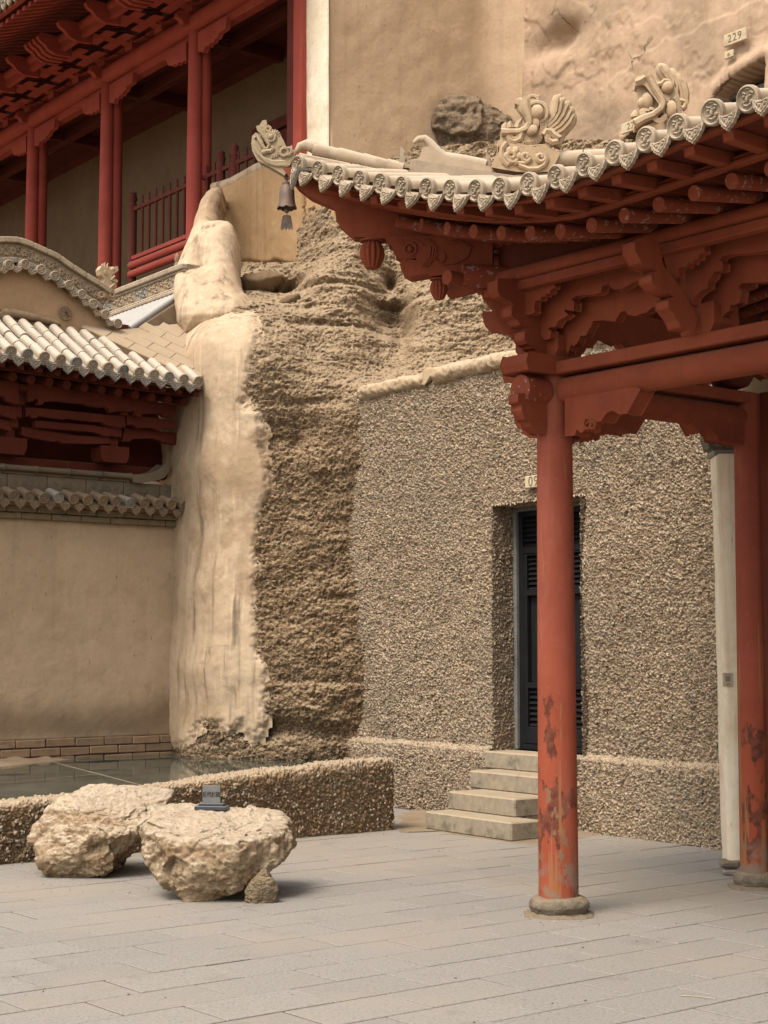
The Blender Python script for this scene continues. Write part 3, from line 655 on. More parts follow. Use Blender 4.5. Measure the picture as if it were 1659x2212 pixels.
# dark outcrop standing out of the upper wall, the shelf lump and the flap of fallen render below it
def lump(name, outline, Y, thick, mat, amp, seed, label, cat, group=None):
    pts = [Dp(a, b, Y) for a, b in outline]; xs = [p[0] for p in pts]; zs = [p[2] for p in pts]
    o = np.array([np.mean(xs), Y, min(zs)]); poly = [(p[0] - o[0], p[2] - o[2]) for p in pts]
    def yf(X, Z):
        s = np.clip(sdist(X, Z, poly), 0, None); P = np.stack([X + seed, Z * 0 + seed, Z], 1)
        k = worley(P * np.array([2.4, 1, 1.9]), seed)
        d = thick * (1 - np.exp(-s / (thick * 0.42))) + amp * fbm(P * 2.2, 4, seed) + amp * 1.1 * (k[2] - 0.5) + amp * 0.35 * fbm(P * 14, 3, seed + 5)
        f1, f2, c = worley(P / 0.06, 6); d += 0.02 * np.sqrt(np.clip(1 - (f1 / 0.55) ** 2, 0, 1)) * np.modf(c * 13.1)[0]
        return thick - d
    r = thing(name, label, cat, loc=o, group=group)
    sheet('rock_body', poly, 0.018, yf, mat, r, thick=0.35, rag=0.035); return r
lump('rock_outcrop', [(908, 280), (912, 230), (926, 198), (955, 182), (990, 178), (1035, 182), (1068, 200), (1106, 212), (1130, 245), (1160, 300), (1180, 390), (925, 390), (912, 320)], 20.3, 0.55, M['rock_dark'], 0.11, 4,
     'dark gravelly rock outcrop breaking through the plastered wall behind the roof dragon', 'rock')
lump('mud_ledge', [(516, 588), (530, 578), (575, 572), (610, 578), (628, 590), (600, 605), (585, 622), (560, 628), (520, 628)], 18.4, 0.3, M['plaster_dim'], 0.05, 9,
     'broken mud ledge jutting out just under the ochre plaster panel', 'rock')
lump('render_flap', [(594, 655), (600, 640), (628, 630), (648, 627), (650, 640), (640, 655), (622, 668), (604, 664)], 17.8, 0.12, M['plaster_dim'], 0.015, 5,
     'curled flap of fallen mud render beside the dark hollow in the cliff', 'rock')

# ------------------------------------------------------------------ plastered buttress against the cliff
PC = [(400, 735, 17.05), (440, 730, 16.97), (480, 725, 17.0), (540, 710, 17.15), (580, 700, 17.25), (366, 660, 17.9), (372, 600, 18.3), (385, 540, 18.9), (410, 480, 19.6), (425, 430, 20.4), (445, 405, 20.9), (360, 700, 17.8), (360, 560, 19.2), (395, 455, 20.6), (410, 690, 17.05), (430, 650, 17.3), (440, 692, 16.95), (470, 640, 17.5), (520, 650, 17.55), (590, 665, 17.4), (500, 690, 17.05),
      (450, 560, 18.1), (490, 560, 18.6), (500, 600, 18.2), (420, 600, 17.7), (455, 500, 18.9), (485, 480, 19.3), (450, 440, 20.0), (462, 410, 20.7), (520, 500, 19.9), (520, 560, 19.4), (400, 560, 18.3), (540, 620, 18.0)]
LOBE = TPS([(p[0], p[2], p[1]) for p in [Dp(*q) for q in PC]])
but = thing('plaster_buttress', 'tall cream plastered buttress with ragged edge swelling out of the cliff beside the tiled eave', 'buttress', loc=(-1.6, 16.6, 0))
bo = np.array([-1.6, 16.6, 0])
low = LOW_COAT
up = [(352, 730), (352, 600), (364, 555), (380, 528), (398, 500), (411, 468), (425, 430), (440, 408), (462, 402), (463, 462), (482, 464), (500, 475), (507, 500), (505, 560), (512, 600), (522, 626), (560, 640), (588, 655), (584, 668), (560, 682), (530, 698), (500, 712), (440, 728), (352, 730)]
def coat(name, outl, depth, mat, grid, proud, seed, smooth_left):
    x0, x1, z0, z1 = grid; st = 0.0135; nx, nz = int((x1 - x0) / st), int((z1 - z0) / st)
    X, Z = np.meshgrid(np.linspace(x0, x1, nx), np.linspace(z0, z1, nz), indexing='ij'); X = X.ravel(); Z = Z.ravel()
    y = depth(X, Z); V = np.stack([X, y, Z], 1); px, py = lpx(V); s = sdist(px, py, outl)
    s = s + (7 if smooth_left else 2) * fbm(V * 4, 4, seed) + (4.5 if smooth_left else .6) * fbm(V * 24, 4, seed + 3, .6)
    P = V * np.array([1, 0.6, 0.8])
    y = y - proud * ((2 * sstep(-8, 16, s) - 1) if smooth_left else np.clip((s + 2) / 5, -1, 1)) - (0.05 if smooth_left else .025) * fbm(P * 1.3, 4, seed, .4) - 0.012 * fbm(P * 6, 4, seed + 7)
    if smooth_left: y = y - 0.008 * np.exp(-((s - 3) / 4) ** 2) * (px > 480)
    V[:, 1] = y; m = s > (-14 if smooth_left else -9)
    return npmesh(name, V - bo, gridq(nx, nz, m.reshape(nx, nz)), mat, but)
coat('lower_coat', low, lambda X, Z: ROCK(X, Z) - 0.025, M['plaster_pier'], (-2.5, -1.05, 0.3, 5.3), 0.035, 51, True)
def lobe(name, outl, knots, Rr, lean, seed, grid):
    """a rounded swelling of mud render: traced outline, its face leaning back with height, edges turned round to the cliff"""
    zz = [Dp(440, py, Y)[2] for py, Y in knots]; yy = [Y for _, Y in knots]; o = np.argsort(zz); zz = np.array(zz)[o]; yy = np.array(yy)[o]
    x0, x1, z0, z1 = grid; st = 0.0125; nx, nz = int((x1 - x0) / st), int((z1 - z0) / st)
    X, Z = np.meshgrid(np.linspace(x0, x1, nx), np.linspace(z0, z1, nz), indexing='ij'); X = X.ravel(); Z = Z.ravel()
    y = np.interp(Z, zz, yy); y = sum(np.interp(Z + d, zz, yy) for d in (-.16, -.08, 0, .08, .16)) / 5
    V = np.stack([X, y, Z], 1); px, py = lpx(V); y = y + lean(px, py)
    s = (sdist(px, py, outl) + 2.0 * fbm(V * 4, 3, seed)) * y / 3500
    e = np.clip(s / Rr, 0, 1); y = y + Rr * 1.15 * (1 - np.sqrt(np.clip(1 - (1 - e) ** 2, 0, 1)))
    V[:, 1] = y - 0.035 * fbm(V * np.array([1.6, .5, 1.6]), 4, seed, .45) - 0.008 * fbm(V * 9, 4, seed + 7)
    V, Q, _v = skirted(V, gridq(nx, nz, (s > -.002).reshape(nx, nz)), (0, 0.7, 0))
    return npmesh(name, V - bo, Q, M['plaster_pier'], but)
lobe('upper_lobe', [(392, 722), (376, 690), (369, 650), (368, 600), (375, 560), (388, 535), (400, 508), (411, 482), (424, 468), (445, 462), (470, 462), (490, 467), (502, 478), (507, 500), (506, 560), (511, 595), (520, 618), (545, 630), (575, 642), (592, 655), (594, 672), (572, 690), (530, 712), (480, 722), (430, 724)],
     ((724, 17.42), (690, 17.25), (650, 17.42), (600, 17.7), (540, 17.95), (460, 18.3)), 0.27, lambda a, b: 0.25 * sstep(500, 560, a) + .12 * np.exp(-((a - 430) / 26) ** 2 - ((b - 560) / 30) ** 2), 61, (-2.7, -1.05, 4.55, 6.7))
lobe('top_lobe', [(398, 540), (404, 505), (412, 474), (420, 446), (430, 423), (442, 406), (456, 399), (474, 397), (478, 410), (468, 440), (466, 540)],
     ((540, 19.3), (470, 19.8), (390, 20.6)), 0.22, lambda a, b: 0.0, 71, (-2.8, -1.7, 6.0, 7.7))

# ------------------------------------------------------------------ ochre parapet, white wall end and the upper plastered walls
G0 = lambda pts: [tuple(GF.at(a, b)[[0, 2]]) for a, b in pts]
par = thing('parapet_wall', 'ochre plastered parapet with a sloping rounded top below the gallery end', 'wall', GF)
flat = lambda amp, sc, seed: (lambda X, Z: -amp * fbm(np.stack([X * sc, Z * 0 + seed, Z * sc], 1), 5, seed))
sheet('plaster_face', G0([(455, 420), (455, 400), (500, 394), (530, 377), (560, 360), (600, 352), (654, 347), (654, 572), (620, 571), (600, 563), (560, 567), (530, 561), (505, 563), (480, 563), (455, 520)]), 0.02, flat(0.03, 1.2, 5), M['plaster_ochre'], par, thick=0.4, edge=0.05, rag=0.012)
part('rounded_cap', MB().tube(resample([GF.at(a, b, 'y', .08) for a, b in ((462, 404), (480, 402), (500, 398), (530, 381), (560, 364), (600, 356), (650, 351))], 40), [.06, .085, .08, .085, .075, .08], 14, flat=1.0), M['plaster_pier'], par, 60)
we = thing('white_wall_end', 'narrow whitewashed wall end beside the red gallery post', 'wall', GF)
xa, xb = GF.at(661, 200)[0], 0.0; xb = GF.at(706, 200)[0]
zt = GF.at(680, -160)[2]; zb = GF.at(680, 345)[2]
sheet('plaster_face', [(xa, zb), (xb, zb), (xb, zt), (xa, zt)], 0.03, flat(0.012, 1.0, 8), M['plaster_white'], we, thick=0.03)
sheet('lower_plaster', G0([(656, 340), (708, 340), (712, 400), (722, 445), (722, 480), (711, 520), (690, 555), (656, 573)]), 0.02, lambda X, Z: 0.02 - 0.03 * fbm(np.stack([X * 1.5, Z * 0, Z * 1.5], 1), 5, 3), M['plaster_ochre'], we, thick=0.4, rag=0.03)
uw = thing('upper_wall', 'smooth tan plastered wall rising beside the white wall end', 'wall', UWF)
xe = UWF.at(1095, 150)[0]
def uwy(X, Z): return 0.03 - 0.05 * fbm(np.stack([X * .7, Z * 0 + 2, Z * .7], 1), 4, 11) - 0.6 * sstep(xe - 0.6, xe + 0.25, X) ** 2
sheet('plaster_face', [(0.06, 5.8), (xe + 0.3, 5.8), (xe + 0.3, 13.0), (0.06, 13.0)], 0.035, uwy, M['plaster_upper'], uw, thick=0.4)
cw = thing('cave_wall', 'pinkish plastered cliff wall carrying the number plaques above the pavilion roof', 'wall', CWF)
nich = CWF.at(1600, 240)
CVX = CWF.at(1640, 200)[0]
hA = [tuple(CWF.at(a, b)[[0, 2]]) for a, b in [(1546, 230), (1556, 202), (1585, 178), (1620, 154), (1664, 128), (1664, 420), (1546, 440)]]
hB = [tuple(CWF.at(a, b)[[0, 2]]) for a, b in [(1342, 322), (1352, 300), (1372, 285), (1398, 283), (1420, 290), (1440, 420), (1335, 440)]]
def cwy(X, Z):
    P = np.stack([X, Z * 0 + 4, Z], 1); y = -0.06 * fbm(P * 0.7, 4, 15, 0.4) - 0.012 * fbm(P * 4, 5, 16)
    for a, b, rx, rz, d in ((1215, 78, 0.34, 0.2, 0.22), (1180, 105, 0.3, 0.14, 0.1)):
        c = CWF.at(a, b); y = y + d * np.exp(-((X - c[0]) / rx) ** 2 - ((Z - c[2]) / rz) ** 2)
    # raised skins of later render
    w = fbm(P * 0.55 + 3.7, 5, 19); y = y - 0.014 * sstep(-0.01, 0.01, w) - 0.012 * sstep(0.2, 0.215, fbm(P * 0.9 + 8, 6, 23, 0.6))
    # moulded surround of the cave door
    s = -sdist(X, Z, hA); y = y - 0.10 * np.exp(-((s - 0.06) / 0.12) ** 2)
    s = -sdist(X, Z, hB); y = y - 0.05 * np.exp(-((s - 0.03) / 0.08) ** 2)
    return y
both = lambda: None
X1 = CWF.at(1900, 200)[0]
p = [(-0.3, 5.6), (X1, 5.6), (X1, 13.0), (-0.3, 13.0)]
# one sheet with two openings: cut the second opening by a notch in the outline's signed distance
_s0 = sdist
def cave_sheet():
    st = 0.022; nx, nz = int((X1 + 0.3) / st), int(7.4 / st)
    X, Z = np.meshgrid(np.linspace(-0.3, X1, nx), np.linspace(5.6, 13.0, nz), indexing='ij'); X = X.ravel(); Z = Z.ravel()
    m = (sdist(X, Z, hA) < 0.01) & (sdist(X, Z, hB) < 0.01); V = np.stack([X, cwy(X, Z), Z], 1)
    V, Q, vs = skirted(V, gridq(nx, nz, m.reshape(nx, nz)), (0, 0.45, 0)); return npmesh('plaster_face', V, Q, M['plaster_pink'], cw)
cave_sheet()
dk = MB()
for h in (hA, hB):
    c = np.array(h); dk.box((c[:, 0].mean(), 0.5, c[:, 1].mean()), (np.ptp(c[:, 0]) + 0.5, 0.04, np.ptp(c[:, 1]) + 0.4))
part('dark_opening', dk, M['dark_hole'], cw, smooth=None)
dr = MB(); c = np.array(hA); a0, a1, b1 = c[:, 0].min(), c[:, 0].max(), c[:, 1].max()
door = MB().box(((a0 + a1) / 2 + 0.05, 0.26, b1 - 0.62), (a1 - a0 + 0.2, 0.04, 1.0)); dp = part('door', door, M['black_steel'], cw, smooth=None)
for i in range(9): part('slat', MB().bar((a0, 0.225, b1 - 0.34 - i * 0.07), (a1, 0.225, b1 - 0.34 - i * 0.07), 0.02, 0.045), M['black_steel'], dp, smooth=None)
part('door_head', MB().box(((a0 + a1) / 2, 0.215, b1 - 0.19), (a1 - a0 + 0.1, 0.07, 0.06)), M['frame_grey'], cw, smooth=None, bevel=0.006)
# ------------------------------------------------------------------ pebbledash cave front with its door
def swept(name, prof, x0, x1, step, parent, mat, cell, amp, cut=None, fr=None, jx=0.0, topf=None):
    """a wall skin: profile (y, z) swept along x, studded with stones"""
    pr = np.array(prof, float); seg = np.linalg.norm(np.diff(pr, axis=0), axis=1); L = np.concatenate([[0], np.cumsum(seg)])
    nt = int(L[-1] / step) + 1; tt = np.linspace(0, L[-1], nt)
    yy, zz = np.interp(tt, L, pr[:, 0]), np.interp(tt, L, pr[:, 1])
    ty, tz = np.gradient(yy), np.gradient(zz); l = np.hypot(ty, tz); ny, nz_ = -tz / l, ty / l
    k = np.ones(5) / 5; ny = np.convolve(np.pad(ny, 2, 'edge'), k, 'valid'); nz_ = np.convolve(np.pad(nz_, 2, 'edge'), k, 'valid')
    nx = int((x1 - x0) / step) + 1
    X, T = np.meshgrid(np.linspace(x0, x1, nx), np.arange(nt), indexing='ij'); X = X.ravel(); T = T.ravel()
    Yv, Zv = yy[T], zz[T]
    if topf is not None: Zv = Zv * topf(X)
    P = np.stack([X, Yv, Zv], 1)
    h, c, pr_ = stones(P, cell, amp)
    h = h + amp * 0.5 * fbm(P * 5, 3, 2) + amp * 0.35 * fbm(P * 38, 3, 12, 0.6) + 0.02 * fbm(P * 1.4, 3, 8)
    V = np.stack([X + jx * fbm(P * 9, 2, 5), Yv + ny[T] * h, Zv + nz_[T] * h], 1)
    m = np.ones(len(X), bool) if cut is None else ~cut(X, Zv)
    return npmesh(name, V, gridq(nx, nt, m.reshape(nx, nt)), mat, parent, {'stone': c, 'proud': pr_})
cf = thing('cave_front', 'pebbledash cave front wall with a recessed black louvred door above concrete steps', 'wall', WF)
dl, drr = WF.at(1073, 1612)[0], WF.at(1266, 1640)[0]
dtop = WF.at(1073, 1093)[2]; dbot = 0.60; RD = 0.24
wtop = WF.at(778, 852)[2]; xl = WF.at(778, 1700)[0]
def cutdoor(X, Z): return (X > dl) & (X < drr) & (Z < dtop) & (Z > dbot - .12)
swept('pebbledash_face', [(-0.10, -0.02), (-0.085, 0.52), (-0.07, 0.585), (0.0, 0.625), (0.0, wtop), (0.06, wtop + 0.02)], xl - 0.3, 0.3, 0.0066, cf, M['pebbledash'], 0.0185, 0.018, cutdoor)
def jamb(name, x, y0, y1, z0, z1, nrm, axis='x'):
    st = 0.0075
    if axis == 'x':
        a, b = np.meshgrid(np.arange(y0, y1, st), np.arange(z0, z1, st), indexing='ij'); sh = a.shape; a = a.ravel(); b = b.ravel(); P = np.stack([a * 0 + x, a, b], 1)
    else:
        a, b = np.meshgrid(np.arange(y0, y1, st), np.arange(z0, z1, st), indexing='ij'); sh = a.shape; a = a.ravel(); b = b.ravel(); P = np.stack([b, a, a * 0 + x], 1)
    h, c, pr_ = stones(P, 0.0185, 0.016); h = h + 0.01 * fbm(P * 5, 3, 2) - 0.006
    npmesh(name, P + np.outer(h, nrm), gridq(*sh), M['pebbledash'], cf, {'stone': c, 'proud': pr_})
jamb('reveal', dl, -0.045, RD + 0.02, dbot - 0.6, dtop + 0.01, (1, 0, 0)); jamb('reveal', drr, -0.045, RD + 0.02, dbot - 0.6, dtop + 0.01, (-1, 0, 0))
jamb('lintel', dtop, -0.045, RD + 0.02, dl - 0.01, drr + 0.01, (0, 0, -1), 'z')
part('wall_end', MB().box((0.95, 0.2, wtop / 2), (1.35, 0.4, wtop)), M['plaster_dim'], cf, smooth=None)
part('wall_core', MB().box(((xl + dl) / 2 - 0.2, 0.75, wtop / 2), (dl - xl - 0.4 + 0.36, 1.3, wtop - 0.04)).box((drr / 2 + 0.02, 0.75, wtop / 2), (-drr - 0.06 + 0.0, 1.3, wtop - 0.05)).box(((dl + drr) / 2, 0.75, (wtop + dtop) / 2 + 0.03), (drr - dl + 0.1, 1.3, wtop - dtop - 0.1)), M['rock'], cf, smooth=None)
# coping roll of mud render, one stretch broken
def coping(x0, x1, zc, r0, seed):
    nx, nt = int((x1 - x0) / 0.018), 34
    X, T = np.meshgrid(np.linspace(x0, x1, nx), np.linspace(0, 2 * math.pi, nt), indexing='ij'); X = X.ravel(); T = T.ravel()
    P = np.stack([X * 3, np.cos(T) * .6 + seed, np.sin(T) * .6], 1)
    e = 1 - np.clip((np.maximum(x0 + 0.05 - X, X - x1 + 0.05)) / 0.05, 0, 1) ** 2
    r = r0 * (1 + 0.16 * fbm(P, 4, seed) + 0.07 * fbm(P * 6, 3, seed)) * np.sqrt(np.clip(e, 0.02, 1))
    h, c, pr_ = stones(np.stack([X, r0 * np.cos(T), r0 * np.sin(T)], 1), 0.04, 0.008)
    V = np.stack([X, 0.06 + 1.5 * (r + h) * np.cos(T), zc + 0.03 * fbm(np.stack([X * 1.2, X * 0, X * 0], 1), 2, 4) + (r + h) * np.sin(T)], 1)
    return npmesh('coping', V, gridq(nx, nt), M['pebble_cope'], cf, {'stone': c, 'proud': pr_})
M['pebble_cope'] = m_pebble('pebble_cope', (0.42, 0.325, 0.225), (0.46, 0.37, 0.27), (0.24, 0.19, 0.14), (0.35, 0.28, 0.2), 0.4)
xb = WF.at(930, 830)[0]
coping(xl - 0.02, xb - 0.03, wtop + 0.03, 0.082, 3); coping(xb + 0.05, 1.3, wtop + 0.035, 0.085, 7)
part('coping_break', MB().prism([(xb - 0.10, -0.04, wtop - 0.015), (xb - 0.02, -0.05, wtop - 0.04), (xb + 0.04, -0.03, wtop + 0.0), (xb + 0.09, -0.04, wtop + 0.07), (xb + 0.02, -0.03, wtop + 0.10), (xb - 0.05, -0.04, wtop + 0.07)], (0.03, 0.16, 0.02)), M['pebble_cope'], cf, smooth=None, bevel=0.02)
# the door
d = part('door', MB().box(((dl + drr) / 2 + 0.04, RD + 0.075, (dbot + dtop) / 2), (drr - dl + 0.1, 0.03, dtop - dbot + 0.1)), M['black_steel'], cf, smooth=None)
jx = WF.at(1122, 1400, 'y', RD)[0]
part('frame_post', MB().box((dl + (jx - dl) / 2 - 0.02, RD + 0.01, (dbot + dtop) / 2), (jx - dl + 0.04, 0.09, dtop - dbot)), M['frame_grey'], cf, smooth=None, bevel=0.006)
part('frame_head', MB().box(((dl + drr) / 2, RD + 0.014, dtop - 0.02), (drr - dl, 0.09, 0.05)), M['frame_grey'], cf, smooth=None, bevel=0.006)
zt = dtop - 0.045; zm = WF.at(1125, 1190, 'y', RD)[2]; jr = drr + 0.02; mid = (jx + jr) / 2
def bar(nm, x0, x1, z0, z1, yy=RD, th=0.05): part(nm, MB().box(((x0 + x1) / 2, yy + 0.02, (z0 + z1) / 2), (abs(x1 - x0), th, abs(z1 - z0))), M['black_steel'], d, smooth=None, bevel=0.005)
bar('jamb', jx, jx + 0.05, dbot, zt); bar('jamb', jr - 0.05, jr, dbot, zt); bar('head', jx + 0.05, jr - 0.05, zt - 0.05, zt); bar('transom', jx + 0.05, jr - 0.05, zm - 0.03, zm + 0.03); bar('sill', jx + 0.05, jr - 0.05, dbot, dbot + 0.05)
bar('mullion', mid - 0.02, mid + 0.02, zm + 0.03, zt - 0.05)
slat_me = None
def louvre(x0, x1, z0, z1):
    global slat_me
    n_ = max(3, int(round((z1 - z0) / 0.047))); dz = (z1 - z0) / n_
    if slat_me is None:
        m = MB(); c = math.cos(0.75); s_ = math.sin(0.75)
        m.box((0, 0, 0), (1, 0.052, 0.011), ((1, 0, 0), (0, c, s_), (0, -s_, c))); o = part('slat', m, M['black_steel'], d, smooth=None, bevel=0.004); slat_me = o
    else: o = copy_of(slat_me)
    for i in range(n_):
        if i: o = copy_of(slat_me)
        o.parent = d; o.location = ((x0 + x1) / 2, RD + 0.035, z0 + dz * (i + 0.5)); o.scale = (x1 - x0, 1, 1)
louvre(jx + 0.05, mid - 0.02, zm + 0.03, zt - 0.05); louvre(mid + 0.02, jr - 0.05, zm + 0.03, zt - 0.05)
zz = [WF.at(1125, v, 'y', RD)[2] for v in (1202, 1276, 1295, 1474, 1494, 1569)]
for a, b in ((jx + 0.055, mid - 0.004), (mid + 0.004, jr - 0.055)):
    bar('stile', a, a + 0.055, dbot + 0.055, zm - 0.034); bar('stile', b - 0.055, b, dbot + 0.055, zm - 0.034)
    bar('rail', a + 0.055, b - 0.055, zz[1] - 0.05, zz[1] - 0.0); bar('rail', a + 0.055, b - 0.055, zz[3] - 0.05, zz[3]); bar('rail', a + 0.055, b - 0.055, dbot + 0.055, zz[5]); bar('rail', a + 0.055, b - 0.055, zz[0], zm - 0.034)
    louvre(a + 0.055, b - 0.055, zz[1], zz[0]); louvre(a + 0.055, b - 0.055, zz[5], zz[3] - 0.05)
    for i in range(3):
        w = (b - a - 0.11) / 3; bar('panel_board', a + 0.055 + w * i + 0.002, a + 0.055 + w * (i + 1) - 0.002, zz[3], zz[1] - 0.05, RD + 0.03, 0.02)

# concrete steps up to the door
stp = thing('concrete_steps', 'four worn concrete steps rising to the black louvred door', 'steps', WF)
def front(px, py, z):                           # where a tread's front edge lies
    return WF.at(px, py, 'z', z)
H4 = dbot - 0.005
heights = [H4 * 0.25, H4 * 0.5, H4 * 0.75, H4]
lefts = [(918, 1752), (967, 1709), (1014, 1664), (1069, 1622)]
fy = [front(px, py, h)[1] for (px, py), h in zip(lefts, heights)]; fx = [front(px, py, h)[0] for (px, py), h in zip(lefts, heights)]
fy[3] = -0.12; fx[3] = dl - 0.03
xr = [WF.at(1113.6, 1776, 'z', heights[0])[0], drr + 0.0, drr + 0.0, drr + 0.0]
xr[0] = max(xr[0], fx[0] + 1.0)
for i in range(4):
    x0 = fx[i]; x1 = xr[i] if i == 0 else drr - 0.005; y0 = fy[i]; y1 = RD - 0.04 if i == 3 else min(fy[i + 1] + 0.05, 0)
    z0 = 0.0 if i == 0 else heights[i - 1] + 0.002 - (0.004 if i else 0)
    nxs, nys = 60, 14
    m = MB(); m.box(((x0 + x1) / 2, (y0 + y1) / 2, (z0 + heights[i]) / 2), (x1 - x0, y1 - y0, heights[i] - z0))
    o = part('step', m, M['concrete'], stp, smooth=None, bevel=0.012)
    if i < 3 and y1 < -0.14: pass
    # filling under the flight
    if i: part('step_core', MB().box(((x0 + x1) / 2, (y0 + 0.12 - 0.09) / 2, (z0) / 2), (x1 - x0 - 0.02, -0.09 - y0 - 0.12, z0)), M['concrete'], stp, smooth=None)

# ------------------------------------------------------------------ low pebble wall round the glazed pit
lw = thing('low_pebble_wall', 'low rounded pebble wall behind the two boulders, edging the glass cover', 'wall', LWF)
lx1 = LWF.at(856, 1780)[0]; zL = LWF.at(0, 1746)[2]; zR = LWF.at(845, 1636)[2]
_tp = [LWF.at(a, b) for a, b in ((0, 1742), (238, 1715), (436, 1687), (658, 1664), (845, 1639))]
def topf(X): return np.interp(X, [-2.5] + [q[0] for q in _tp], [_tp[0][2] / .5] + [q[2] / 0.5 for q in _tp])
rr = [(0.055 - 0.055 * math.cos(a), 0.445 + 0.055 * math.sin(a)) for a in np.linspace(0, math.pi / 2, 6)]
swept('pebble_skin', [(0.0, -0.03), (0.0, 0.445)] + rr[1:] + [(0.26, 0.5), (0.30, 0.47), (0.305, 0.2)], -2.3, lx1 - 0.02, 0.0075, lw, M['pebble_low'], 0.024, 0.018, topf=topf)
def end_cap():
    a, b = np.meshgrid(np.linspace(0.0, 0.305, 36), np.linspace(-0.02, 1, 70), indexing='ij'); sh = a.shape; a = a.ravel(); b = b.ravel()
    z = b * zR * (1 - 0.10 * (np.abs(a - 0.15) / 0.15) ** 4); P = np.stack([a * 0 + lx1, a, z], 1); h, c, p_ = stones(P, 0.026, 0.018)
    npmesh('pebble_end', P + np.stack([h + 0.0 - 0.04 * (np.abs(a - 0.15) / 0.15) ** 3 - 0.04 * np.clip(b - 0.85, 0, 1) / 0.15, h * 0, h * 0], 1), gridq(*sh), M['pebble_low'], lw, {'stone': c, 'proud': p_})
end_cap()
part('wall_core', MB().add([(-2.3, 0.03, -0.02), (lx1 - 0.05, 0.03, -0.02), (lx1 - 0.05, 0.29, -0.02), (-2.3, 0.29, -0.02), (-2.3, 0.03, zL - 0.12), (lx1 - 0.05, 0.03, zR - 0.14), (lx1 - 0.05, 0.29, zR - 0.14), (-2.3, 0.29, zL - 0.12)],
     [(0, 3, 2, 1), (4, 5, 6, 7), (0, 1, 5, 4), (1, 2, 6, 5), (2, 3, 7, 6), (3, 0, 4, 7)]), M['pebble_cope'], lw, smooth=None)
# glass sheets over the excavated pit, earth bank along the back
ZG = 0.385
def gl(px, py): return Gd(px, py, ZG)
bank = MB(); A = LF.w((-3.6, 0.0, 0)); Bc = LF.w((0.4, 0.0, 0)); 
bk = [Gd(-160, 1690, ZG), Gd(0, 1656, ZG), Gd(180, 1637, ZG), Gd(350, 1622, ZG), Gd(520, 1632, ZG), Gd(705, 1644, ZG), Gd(800, 1655, ZG)]
bb = [LF.w((-3.6, 0.25, 0)), LF.w((-2.2, 0.25, 0)), LF.w((-1.1, 0.25, 0)), LF.w((0.1, 0.25, 0)), np.array([-1.3, 17.1, 0]), np.array([-0.6, 16.9, 0]), np.array([0.2, 16.5, 0])]
rows = 7; n = len(bk)
def interp_line(P, m):
    P = np.array(P); t = np.linspace(0, len(P) - 1, m); return np.stack([np.interp(t, np.arange(len(P)), P[:, i]) for i in range(3)], 1)
mcols = 90; f_, b_ = interp_line(bk, mcols), interp_line(bb, mcols)
Vb = []
for i in range(16):
    t = i / 15; q = f_ * (1 - t) + b_ * t; q[:, 2] = ZG - 0.004 + 0.05 * t + 0.025 * fbm(q * 3 + i, 3, 6) * min(1, t * 4) + 0.05 * t * t
    Vb.append(q)
V0 = Vb[0].copy(); V0[:, 2] = -0.6; Vb = [V0] + Vb
Vb = np.array(Vb).transpose(1, 0, 2).reshape(-1, 3)
kind(npmesh('earth_bank', Vb, gridq(mcols, 17), M['dirt']), 'structure')
gc = thing('glass_cover', 'dusty dark green glass sheets laid over the pit behind the low pebble wall', 'glass cover', loc=(-2.0, 13.5, ZG))
go = np.array([-2.0, 13.5, ZG])
fr_line = [LWF.w((x, 0.27, ZG)) for x in (-2.2, 0.0, 1.1, 2.35, 3.45)]
def pane(pts): 
    m = MB(); m.prism([np.array((p[0], p[1], ZG - 0.012)) - go for p in pts], (0, 0, 0.012)); return part('glass_pane', m, M['glass'], gc, smooth=None)
s1, s2 = gl(385, 1694), gl(0, 1704)
def lerp(a, b, t): return np.array(a) * (1 - t) + np.array(b) * t
seamL = [gl(120, 1661 - 14), gl(450, 1699)]      # the two visible butt joints
# four panes split by one lengthwise and one cross joint
bl, bm, br = gl(-160, 1690), gl(110, 1645), gl(700, 1643.5)
fl, fm, fr2 = LWF.w((-2.2, 0.27, ZG)), LWF.w((1.55, 0.27, ZG)), LWF.w((3.5, 0.27, ZG))
apex = gl(350, 1622)
gap = 0.004
mL, mM = lerp(bl, fl, 0.5), lerp(bm, fm, 0.45)
sh = lambda p, q: lerp(p, q, 0.003)
pane([bl, lerp(bm, bl, .002), lerp(mM, mL, .002), lerp(mL, bl, .003)]); pane([lerp(mL, fl, .004), lerp(mM, mL, .002) + np.array([0, -0.006, 0]), lerp(fm, fl, .002), fl]); pane([lerp(bm, apex, .004), apex, br, fr2, lerp(fm, fr2, .004)])
part('seam_strip', MB().bar(mL - go + [0, 0, -0.002], mM - go + [0, 0, -0.002], 0.008, 0.008).bar(bm - go + [0, 0, -0.0015], fm - go + [0, 0, -0.0015], 0.008, 0.0085), M['dirt'], gc, smooth=None)
pit = MB().box((-1.5, 14.2, -0.75), (6.5, 5.5, 0.1)); kind(part('pit_floor', pit, M['dark_hole'], smooth=None), 'structure')

